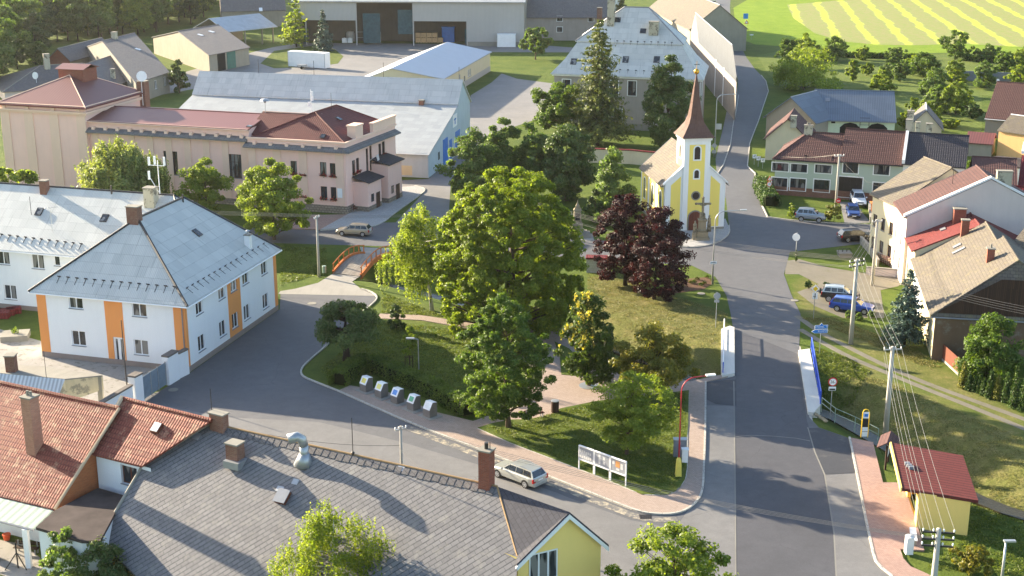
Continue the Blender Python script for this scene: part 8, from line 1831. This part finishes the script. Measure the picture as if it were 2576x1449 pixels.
root = empty('bus_bench', (*gp(2296, 1362), .12), 'pale bench beside the bus shelter wall', 'bench', None, 1.35); mb = MB(); mb.box(-1, 1, -.22, .22, .42, .48); mb.build('seat', M['white_paint'], root, local=True)
for x in (-.8, .8): mb = MB(); mb.box(x - .06, x + .06, -.18, .18, 0, .42); mb.build('leg', M['old_concrete'], root, local=True)
p = gp(1709, 1152); mb = MB(); mb.cbox((*p, .85), (1.0, .45, 1.5)); cb = single('electric_cabinet', mb, M['sill'], 'grey electric cabinet behind the red lamp', 'cabinet'); mb = MB(); mb.cbox((0, 0, 1.56), (1.1, .55, .08)); mb.build('cabinet_roof', M['galv'], cb, local=True)
p = gp(1722, 1166); mb = MB(); mb.cbox((*p, .65), (.45, .4, 1.1)); mb.cbox((p[0], p[1], 1.25), (.55, .5, .12)); single('litter_bin', mb, M['white_paint'], 'pale litter bin next to the red lamp', 'bin')
p = gp(1500, 683); mb = MB(); mb.cbox((*p, .8), (2.3, 1.2, 1.7), -.1); tb_ = single('tiled_block', mb, bricks('white_tiles', C(206, 202, 196), C(196, 190, 184), C(150, 146, 140), .3, .3), 'white tiled masonry block with brown top behind the purple maple', 'block'); mb = MB(); mb.cbox((0, 0, 1.8), (2.5, 1.4, .22), -.1); mb.build('coping', M['roof_maroon'], tb_, local=True)
root = empty('stone_planter', (*gp(2124, 645), 0), 'grey stone planter with dark wire rings on the grass triangle', 'planter'); mb = MB(); x, y = gp(2124, 645); mb.lathe((x, y, 0), [(.95, 0), (1.0, .1), (1.15, .55), (1.05, .6)], 4, sq=True); mb.build('box', M['old_concrete'], root); mb = MB()
for dx in (-.5, 0, .5): mb.tube([(x + dx + .3 * math.cos(a * .7), y, .75 + .3 * math.sin(a * .7)) for a in range(10)], .03, 5)
mb.build('wire_rings', M['dark_metal'], root)
root = empty('swing_bench', (*gp(2205, 545), 0), 'wooden garden swing bench beside the driveway', 'bench'); x, y = gp(2205, 545); mb = MB(); mb.cbox((x, y, .55), (1.3, .6, .08)); mb.cbox((x, y + .3, .9), (1.3, .07, .6)); mb.build('seat', M['wood_orange'], root); mb = MB(); mb.cbox((x, y, 2.0), (1.9, 1.1, .1)); mb.build('canopy', M['wood_orange'], root)
for dx in (-.8, .8): mb = MB(); mb.tube([(x + dx, y - .4, 0), (x + dx * .9, y, 2.0), (x + dx, y + .4, 0)], .05, 5); mb.build('leg', M['wood_orange'], root)
# low walls by the street houses
long_wall('front_wall', [gp(2165, 612), gp(2190, 640), gp(2208, 672)], .8, .25, 'old_concrete', 'low curved concrete garden wall beside the grass triangle', 'path', capw=.05); long_wall('front_wall', [gp(2178, 690), gp(2262, 697)], .8, .25, 'rose_wall', 'low rose garden wall below the yellow street house', 'path', capw=.05); long_wall('drive_kerb', [gp(2186, 518), gp(2190, 560)], .6, .25, 'old_concrete', 'low wall along the right side of the driveway', 'path', capw=.05)
rail_fence('picket_fence', [gp(2208, 660), gp(2262, 680)], 1.1, 'wood_red', 'brown picket fence before the yellow street house', 5, .35, .03)
a, b = Vector((*gp(2362, 900), 0)), Vector((*gp(2410, 945), 0)); root = empty('board_fence', a, 'red-brown board fence between the boarded gable house and the thuja row', 'fence'); d = b - a; n = Vector((-d.y, d.x, 0)).normalized(); mb = MB(); mb.obox(a + Vector((0, 0, .25)), d, n * .05, (0, 0, 1.4)); mb.build('boards', M['wood_red'], root); mb = MB(); mb.obox(a, d, n * .2, (0, 0, .25)); mb.build('plinth', M['path'], root)
long_wall('concrete_fence', [gp(2398, 202), gp(2490, 204), gp(2600, 212)], 2.0, .15, 'sill', 'grey panel fence behind the garden trees', 'sill', 'fence', capw=.03)
# ---------------------------------------------------------------- crucifix, war memorial
def figure_cross(px, py, top, label):
    x, y = gp(px, py); y -= .0; h = hz((x, y), top); root = empty('crucifix', (x, y, .12), label, 'monument'); S = M['stone_pale']
    mb = MB(); mb.lathe((x, y, .12), [(1.25, 0), (1.25, .35), (1.0, .36), (1.0, 1.0), (1.05, 1.05)], 4, sq=True); mb.lathe((x, y, 1.17), [(.72, 0), (.8, .1), (.66, .2), (.62, 1.3), (.78, 1.4), (.8, 1.55), (.5, 1.6), (.42, 2.3), (.3, 2.4)], 4, sq=True); mb.build('pedestal', S, root)
    mb = MB(); z0 = 3.5; mb.cbox((x, y, (z0 + h) / 2), (.26, .2, h - z0)); zc = h - .75; mb.cbox((x, y, zc), (1.7, .2, .24))
    for dx, dz in ((-.88, 0), (.88, 0)): mb.lathe((x + dx, y, zc - .14), [(.1, 0), (.19, .14), (.1, .28)], 6)
    mb.lathe((x, y, h - .1), [(.12, 0), (.2, .14), (.08, .28)], 6); mb.build('cross', S, root)
    # corpus: one body, arms raised along the beam
    mb = MB(); f = y - .16; mb.tube([(x, f, zc - 1.75), (x + .03, f - .05, zc - 1.3), (x, f - .06, zc - .9), (x, f - .05, zc - .55), (x, f - .04, zc - .2), (x, f - .06, zc - .1), (x, f - .08, zc + .06), (x, f - .07, zc + .16)], [.05, .08, .13, .12, .15, .06, .1, .05], 8); mb.tube([(x, f - .03, zc - .25), (x - .35, f, zc - .12), (x - .68, f + .02, zc + .03)], [.08, .055, .035], 6); mb.tube([(x, f - .03, zc - .25), (x + .35, f, zc - .12), (x + .68, f + .02, zc + .03)], [.08, .055, .035], 6); mb.build('carved_figure', S, root, smooth=True)
    mb = MB(); xx = x + .85; mb.lathe((xx, y - .2, 1.17), [(.3, 0), (.3, .5), (.24, .55)], 8); mb.lathe((xx, y - .2, 1.72), [(.24, 0), (.26, .4), (.2, .9), (.24, 1.1), (.1, 1.25), (.13, 1.38), (.12, 1.5), (.03, 1.58)], 10); mb.build('side_statue', S, root, smooth=True)
    mb = MB(); xx = x - .95; mb.lathe((xx, y - .3, .1), [(.35, 0), (.35, .8), (.3, .85), (.24, 1.4), (.26, 2.0), (.1, 2.2), (.13, 2.35), (.03, 2.5)], 8); mb.build('side_pillar', S, root)
M['stone_pale'] = plaster('weathered_sandstone', C(146, 134, 110), .5, spots=.25, scol=C(92, 86, 74))
figure_cross(1765, 603, 498, 'weathered stone crucifix on a pedestal in front of the church door')
x, y = gp(1452, 592); h = hz((x, y), 503); root = empty('war_memorial', (x, y, 0), 'grey stone war memorial with urn top on steps behind the lime tree', 'monument'); mb = MB()
for i in range(3): mb.cbox((x, y, .12 + i * .24), (3.4 - i * .8, 3.0 - i * .7, .24))
mb.build('steps', M['old_concrete'], root); mb = MB(); mb.lathe((x, y, .72), [(1.0, 0), (.95, .9), (.7, 1.0), (.62, 2.6), (.75, 2.7), (.5, 2.9), (.42, h - 2.2), (.3, h - 2.1), (.36, h - 1.5), (.15, h - 1.2), (.02, h - .75)], 4, sq=True); mb.build('obelisk', M['stone_pale'], root); mb = MB(); mb.cbox((x, y - .52, 2.6), (.55, .1, .9)); mb.build('plaque', M['dark_metal'], root)
mb = MB(); mb.lathe((x - .7, y - .9, .4), [(.3, 0), (.32, .9), (.26, 1.2), (.14, 1.3), (.15, 1.5), (.04, 1.6)], 8); mb.build('kneeling_figure', M['stone_pale'], root, smooth=True)
# ---------------------------------------------------------------- containers, trailer, manholes, stones
def container(label, p0, p1, h, w=2.4, mat='white_paint'):
    a, b = Vector((*gp(*p0), 0)), Vector((*gp(*p1), 0)); d = (b - a).normalized(); n = Vector((-d.y, d.x, 0)); L_ = (b - a).length; root = empty('shipping_container', a, label, 'container'); mb = MB(); mb.obox(a + Vector((0, 0, .15)), b - a, n * w, (0, 0, h)); mb.build('box', M[mat], root); mb = MB()
    for i in range(int(L_ / .35)): mb.obox(a + d * (.1 + i * .35) - n * .03 + Vector((0, 0, .2)), d * .16, n * .029, (0, 0, h - .1))
    mb.build('ribs', M[mat], root); mb = MB()
    for t in (0, L_ - .12): mb.obox(a + d * t - n * .05, d * .12, n * .05, (0, 0, h + .18))
    mb.build('corner_posts', M['galv'], root)
container('white container on the grass by the barn yard', (725, 168), (818, 174), 3.6); container('white container against the big barn wall', (1250, 120), (1298, 120), 3.4)
root = empty('car_trailer', (*gp(760, 173), 0), 'small grey car trailer beside the white container', 'trailer'); x, y = gp(760, 173); mb = MB(); mb.cbox((x, y, .75), (2.2, 1.3, .5)); mb.build('body', M['galv'], root); mb = MB(); mb.tube([(x + 1.1, y, .5), (x + 2.0, y, .45)], .06, 6); mb.build('drawbar', M['galv'], root)
for dy in (-.75, .75): mb = MB(); mb.tube([(x, y + dy - .1, .33), (x, y + dy + .1, .33)], .33, 14); mb.build('wheel', M['black'], root)
for px, py, r, l in ((785, 764, .5, 'in the plaza by the block'), (436, 981, .45, 'in the road before the sheet gate'), (1764, 739, .45, 'in the grass by the purple maple'), (1999, 756, .42, 'at the gravel lot edge')):
    p = gp(px, py); mb = MB(); mb.lathe((*p, .021), [(r, 0), (r, .02), (r * .85, .03)], 18); single('manhole_cover', mb, M['old_concrete'], 'pale round manhole cover ' + l, 'manhole cover', 'manhole covers')
x, y = gp(1624, 1301); mb = MB(); 
for i in range(6): mb.box(x - .4 + i * .13, x - .33 + i * .13, y - .3, y + .3, .03, .05)
mb.box(x - .45, x + .45, y - .35, y + .35, .021, .034); single('drain_grate', mb, M['dark_metal'], 'rusty drain grate at the pavement corner', 'drain')
x, y = gp(1620, 862); mb = MB(); mb.tube([(*gp(1653, 858), -.9), (*gp(1655, 848), -.9)], .6, 14); single('culvert_pipe', mb, M['dark_in'], 'dark culvert pipe opening in the dry bank', 'pipe')
rr_ = random.Random(3)
for i in range(12):
    x, y = 1690 + i * 9 + rr_.uniform(-3, 3), 722 - i * 1.0 + rr_.uniform(-14, 8); bush('low %s plant in the flower bed by the purple maples' % ('yellow-green' if i % 2 else 'green'), x, y, y - 9, 15, 'thuja_yellow' if i % 2 else 'green', 300 + i, 'dome', 220, .08, 'bed_plant', 'flower bed plants', nclump=14)
sheet('flower_bed', [(1660, 730), (1700, 705), (1780, 697), (1795, 712), (1770, 728), (1690, 740)], .024, plain('bark_mulch', C(96, 74, 58), .95, .1, var=.35, scale=4))
for i in range(7):
    x, y = gp(2052 + i * 4 + rr_.uniform(-2, 2), 1044 + i * 3.0); mb = MB(); mb.lathe((x, y, .0), [(.16, 0), (.24, .12), (.1, .22)], 5); single('rubble_stone', mb, M['stone_pale'], 'loose stone at the bridge end by the bus stop', 'stone', 'loose stones')
for x, y, l in ((2135, 800, 'left'), (2160, 806, 'middle'), (2192, 800, 'right')): bush('clump of ornamental grass before the blue car, the %s one' % l, x, y, y - 20, 22, 'olive', 330 + x, 'dome', 500, .12, 'grass_clump', 'ornamental grasses')
x, y = gp(1030, 937); root = empty('tree_stakes', (x, y, 0), 'wooden stakes around the slim young tree', 'stakes')
for dx, dy in ((-.35, -.3), (.35, -.3), (0, .35)): mb = MB(); mb.tube([(x + dx, y + dy, 0), (x + dx, y + dy, 1.8)], .04, 5); mb.build('stake', M['wood_dark'], root)
mb = MB(); mb.tube([(x - .35, y - .3, 1.6), (x + .35, y - .3, 1.6), (x, y + .35, 1.6), (x - .35, y - .3, 1.6)], .03, 5); mb.build('cross_rail', M['wood_dark'], root)
p = gp(1482, 973); mb = MB(); mb.lathe((*p, .112), [(.95, 0), (.95, .02), (.3, .025)], 20); single('tree_grate', mb, M['galv'], 'round grey grate at the foot of the hornbeam', 'grate')
p = gp(18, 1358); mb = MB(); mb.lathe((*p, 0), [(.2, 0), (.28, .4), (.3, .45), (.26, .46)], 12); single('flower_pot', mb, plain('terracotta', C(214, 92, 54), .7, .2), 'orange flower pot at the veranda post', 'pot')
x, y = gp(46, 1430); root = empty('drying_post', (x, y, 0), 'dark tripod post on the yard at the lower left', 'post'); mb = MB(); mb.tube([(x, y, 0), (x, y, 1.9)], .05, 6); mb.build('shaft', M['dark_metal'], root)
for dx in (-.8, .7): mb = MB(); mb.tube([(x + dx, y - .3, 0), (x, y, 1.2)], .04, 5); mb.build('strut', M['dark_metal'], root)
sheet('back_yard', [(-80, 1345), (60, 1370), (120, 1420), (90, 1470), (-80, 1425)], .03, M['court'])
# ---------------------------------------------------------------- cars
def paint(name, c, metal=.35):
    b = NB(name); m_ = b.fin(c, .32, .5, metal); b.b.inputs['Coat Weight'].default_value = .7; b.b.inputs['Coat Roughness'].default_value = .05; return m_
M['rim'] = plain('alloy_rim', C(190, 192, 196), .35, .5, .7); M['lamp_red'] = plain('tail_lamp', C(170, 20, 24), .25, .5); M['lamp_clear'] = plain('head_lamp', C(210, 214, 220), .15, .7, .2); M['bumper'] = plain('bumper_plastic', C(46, 46, 48), .6, .3)
def car(label, p0, p1, mat, kind='wagon', L_=4.55, W=1.76, H_=1.48, rails=True, z=0.02, name='parked_car', dark_roof=None):
    """p0 rear, p1 front: ground pixels under the near-side wheels or the axle ends; the car is set midway, nose to p1"""
    a, b = V2(gp(*p0)), V2(gp(*p1)); rz = math.atan2((b - a).y, (b - a).x); c = (a + b) / 2
    root = empty(name, (c.x, c.y, z), label, 'car', None, rz); P = M[mat]; w = W / 2; l = L_ / 2
    suv = kind in ('suv', 'pickup'); up = .12 if suv else 0
    st = {'wagon': (-l + .06, -l + .42, .35, 1.12), 'hatch': (-l + .1, -l + .55, .3, 1.05), 'suv': (-l + .08, -l + .4, .3, 1.02), 'pickup': (-l + .1, -l + .5, .3, 1.0)}[kind]
    bz = lambda x: (.96 if x < .9 else .96 - (x - .9) / (l - .9) * .2) + up
    xs_ = [-l, -l + .12, -l + .5, -.9, 0, .8, 1.15, l - .55, l - .18, l]; V = []; n = 10
    for x in xs_:
        e = abs(x) / l; ww = w * (1 - .10 * max(0, (e - .72) / .28) ** 2 * (1.6 if x > 0 else 1.1)); zb = .22 + up + (.12 if e > .97 else 0); zt = bz(x) - (.18 if x == l else .06 if x == -l else 0)
        zm = zb + (zt - zb) * .55; hw = [(.8, zb), (.97, zb + .1), (1.0, zm), (.965, zt - .07), (.86, zt)]
        V += [(x, -ww * k, zz) for k, zz in hw] + [(x, ww * k, zz) for k, zz in hw[::-1]]
    mb = MB(); fs = []
    for i in range(len(xs_) - 1):
        for k in range(n): fs.append([i * n + k, i * n + (k + 1) % n, (i + 1) * n + (k + 1) % n, (i + 1) * n + k])
    fs += [[k for k in range(n)][::-1], [(len(xs_) - 1) * n + k for k in range(n)]]; mb.add(V, fs); body = mb.build('body', P, root, smooth=False, local=True, bevel=.03)
    # cabin
    x0, x1, x2, x3 = st; zr = H_ + (.0 if not suv else .0); zb0, zb3 = bz(x0) - .03, bz(x3) - .03; lw, uw = w * .9, w * .7
    xm = (x1 + x2) / 2; cab = [(x0, lw, zb0), (x1, uw * .97, zr - .05), (xm, uw * 1.02, zr), (x2, uw, zr - .03), (x3, lw, zb3)]
    q = lambda i, s: Vector((cab[i][0], cab[i][1] * s, cab[i][2])); mb = MB(); base_m = [Vector((xm, lw * s, bz(xm) - .03)) for s in (-1, 1)]; b1 = [Vector((x1, lw * s, bz(x1) - .03)) for s in (-1, 1)]; b2 = [Vector((x2, lw * s, bz(x2) - .03)) for s in (-1, 1)]
    for j, s in enumerate((-1, 1)):
        for f in ([q(0, s), b1[j], q(1, s)], [b1[j], base_m[j], q(2, s), q(1, s)], [base_m[j], b2[j], q(3, s), q(2, s)], [b2[j], q(4, s), q(3, s)]): mb.face(f if s < 0 else f[::-1])
    mb.face([q(0, 1), q(0, -1), q(1, -1), q(1, 1)]); mb.face([q(1, 1), q(1, -1), q(2, -1), q(2, 1)]); mb.face([q(2, 1), q(2, -1), q(3, -1), q(3, 1)]); mb.face([q(3, 1), q(3, -1), q(4, -1), q(4, 1)]); mb.build('cabin', M[dark_roof] if dark_roof else P, root, local=True)
    def glass(nm, pts, k=.012):
        c_ = sum(pts, Vector((0, 0, 0))) / len(pts); nn = (pts[1] - pts[0]).cross(pts[2] - pts[0]).normalized()
        if nn.dot(c_ - Vector((xm, 0, zr - .5))) < 0: nn = -nn
        mb = MB(); r = [p + nn * k for p in pts]; mb.face(r); 
        for i in range(len(r)): mb.face([r[i], r[(i + 1) % len(r)], pts[(i + 1) % len(r)] - nn * .01, pts[i] - nn * .01])
        mb.build(nm, M['glass_blue'], root, local=True)
    lerp = lambda A, B, t: A.lerp(B, t)
    for s, j in ((-1, 0), (1, 1)):
        lo = lambda x: Vector((x, lw * s, bz(x) - .03)); hi = lambda x: (q(1, s).lerp(q(2, s), (x - x1) / (xm - x1)) if x < xm else q(2, s).lerp(q(3, s), (x - xm) / (x2 - xm)))
        cut = lambda xl, xh, t0, t1: [lo(xl).lerp(hi(min(max(xl, x1), x2)), t0), lo(xh).lerp(hi(min(max(xh, x1), x2)), t0), lo(xh).lerp(hi(min(max(xh, x1), x2)), t1), lo(xl).lerp(hi(min(max(xl, x1), x2)), t1)]
        xa, xb, xc, xd = x1 + .02, x1 + (x2 - x1) * .33, x1 + (x2 - x1) * .67, x2
        for u, v in ((xb + .03, xc - .03), (xc + .03, xd - .03)): glass('side_window', cut(u, v, .14, .88))
        glass('side_window', [lo(x0 + .22).lerp(hi(x1), .14), lo(xb - .03).lerp(hi(xb - .03), .14), lo(xb - .03).lerp(hi(xb - .03), .88), lo(x1 + .06).lerp(hi(x1 + .06), .88)]); glass('side_window', [lo(xd + .03).lerp(hi(xd), .14), lo(x3 - .25).lerp(hi(xd), .12), lo(xd + .03).lerp(hi(xd), .8)])
        if rails and kind != 'hatch': mb = MB(); mb.tube([q(1, s) * 1.0 + Vector((.1, -.08 * s, .02)), q(2, s) + Vector((0, -.08 * s, .06)), q(3, s) + Vector((-.1, -.08 * s, .03))], .022, 5); mb.build('roof_rail', M['galv'], root, local=True)
        mb = MB(); mb.obox((x3 - .32, w * s, bz(x3) + .0), (.12, 0, 0), (0, .2 * s, 0), (0, 0, .14)); mb.build('mirror', P, root, local=True)
        mb = MB(); mb.obox((l - .3, w * .52 * s, bz(l) - .26), (.24, -.02 * s, 0), (0, .34 * s, 0), (-.03, 0, .17)); mb.build('headlight', M['lamp_clear'], root, local=True); mb = MB(); mb.obox((-l - .012, w * .66 * s, .62 + up), (.1, 0, 0), (0, .31 * s, 0), (.03, 0, .3)); mb.build('tail_light', M['lamp_red'], root, local=True)
        for x in (-l + .86, l - .84):
            mb = MB(); y0, y1 = w * s * .78, w * s * 1.005; mb.tube([(x, y0, .32), (x, y1, .32)], .325 + up * .3, 18); wh = mb.build('wheel', M['black'], root, local=True); mb = MB(); mb.tube([(x, y1 * .99, .32), (x, y1 + .012 * s, .32)], .215 + up * .2, 16); rm = mb.build('rim', M['rim'], wh, local=True); mb = MB()
            for i in range(5): a_ = i * 1.2566 + .63; mb.cbox((x + .13 * math.cos(a_), y1 + .013 * s, .32 + .13 * math.sin(a_)), (.06, .006, .06))
            mb.build('rim_holes', M['black'], wh, local=True); mb = MB(); k = 12; R_ = .375 + up * .3; vs = [(x + R_ * math.cos(math.pi * i / k), w * s * 1.004, .32 + R_ * math.sin(math.pi * i / k)) for i in range(k + 1)]; mb.add(vs + [(p_[0], w * s * .9, p_[2]) for p_ in vs], [[i, i + 1, k + 2 + i, k + 1 + i] for i in range(k)] + [list(range(k + 1))]); mb.build('wheel_arch', M['bumper'], root, local=True)
    e = .06
    glass('windscreen', [lerp(q(4, -1), q(3, -1), .1) + Vector((0, e, 0)), lerp(q(4, 1), q(3, 1), .1) - Vector((0, e, 0)), lerp(q(4, 1), q(3, 1), .92) - Vector((0, e, 0)), lerp(q(4, -1), q(3, -1), .92) + Vector((0, e, 0))])
    glass('rear_window', [lerp(q(0, -1), q(1, -1), .12) + Vector((0, e, 0)), lerp(q(0, 1), q(1, 1), .12) - Vector((0, e, 0)), lerp(q(0, 1), q(1, 1), .9) - Vector((0, e, 0)), lerp(q(0, -1), q(1, -1), .9) + Vector((0, e, 0))])
    mb = MB(); mb.box(l - .12, l + .03, -w * .8, w * .8, .28 + up, .46 + up); mb.build('front_bumper', M['bumper'], root, local=True); mb = MB(); mb.box(-l - .05, -l + .12, -w * .84, w * .84, .3 + up, .5 + up); mb.build('rear_bumper', P if kind != 'suv' else M['bumper'], root, local=True)
    mb = MB(); mb.box(l - .02, l + .02, -w * .45, w * .45, .56 + up, .7 + up); mb.build('grille', M['black'], root, local=True)
    for x in (l + .032, -l - .058): mb = MB(); zz = .36 + up if x > 0 else .68 + up; x = x if x > 0 else -l - .014; mb.box(x - .006, x + .006, -.26, .26, zz, zz + .11); mb.build('number_plate', M['sign_white'], root, local=True)
    if kind == 'suv': mb = MB(); mb.tube([(-l - .2, .1, .9), (-l - .03, .1, .9)], .32, 16); mb.build('spare_wheel', M['black'], root, local=True)
    return root
M['silver'] = paint('silver_paint', C(186, 188, 182), .55); M['beige'] = paint('beige_paint', C(160, 150, 134), .5); M['greyblue'] = paint('grey_blue_paint', C(150, 162, 176), .5); M['carwhite'] = paint('white_car_paint', C(222, 226, 230), 0); M['carblue'] = paint('deep_blue_paint', C(36, 66, 130), .3); M['carblack'] = paint('black_car_paint', C(26, 26, 30), .3); M['carblue2'] = paint('bright_blue_paint', C(26, 70, 160), .3); M['caryellow'] = paint('pale_yellow_paint', C(196, 190, 120), .1)
car('silver estate car parked in the street behind the slate roof chimney', (1354, 1226), (1256, 1188), 'silver')
car('beige estate car driving past the pink hall', (936, 593), (846, 589), 'beige', L_=4.45, name='moving_car'); car('grey-blue small off-roader parked before the grass bank', (2012, 553), (2066, 557), 'greyblue', 'suv', 4.05, 1.72, 1.66)
car('white pickup with front towards the road on the driveway', (2150, 500), (2166, 527), 'carwhite', 'pickup', 5.1, 1.85, 1.75, dark_roof='carwhite'); car('blue hatchback facing the road in front of the white pickup', (2142, 532), (2149, 553), 'carblue', 'hatch', 4.2, 1.74, 1.46)
car('black estate car parked beside the low curved garden wall', (2128, 606), (2180, 604), 'carblack', L_=4.66); car('bright blue estate car parked on the gravel lot behind the pole', (2108, 778), (2178, 787), 'carblue2', L_=4.6); car('black small off-roader parked behind the bright blue car', (2080, 753), (2146, 758), 'carblack', 'suv', 4.1, 1.74, 1.62, dark_roof='silver'); car('pale yellow car driving on the upper road', (1797, 4), (1793, 19), 'caryellow', 'hatch', 4.0, 1.74, 1.5, name='moving_car')
# ---------------------------------------------------------------- air
mb = MB(); mb.box(-900, 900, -120, 1100, -4.5, 49)
hb_ = bpy.data.materials.new('air_haze'); hb_.use_nodes = True; ht = hb_.node_tree; ht.nodes.remove(ht.nodes['Principled BSDF']); hv = ht.nodes.new('ShaderNodeVolumePrincipled'); hv.inputs['Color'].default_value = (0.95, 0.95, 0.93, 1); hv.inputs['Density'].default_value = 0.000045; hv.inputs['Anisotropy'].default_value = 0.45
ht.links.new(hv.outputs[0], ht.nodes['Material Output'].inputs['Volume'])
hz_o = mb.build('haze', hb_, None); hz_o['kind'] = 'stuff'
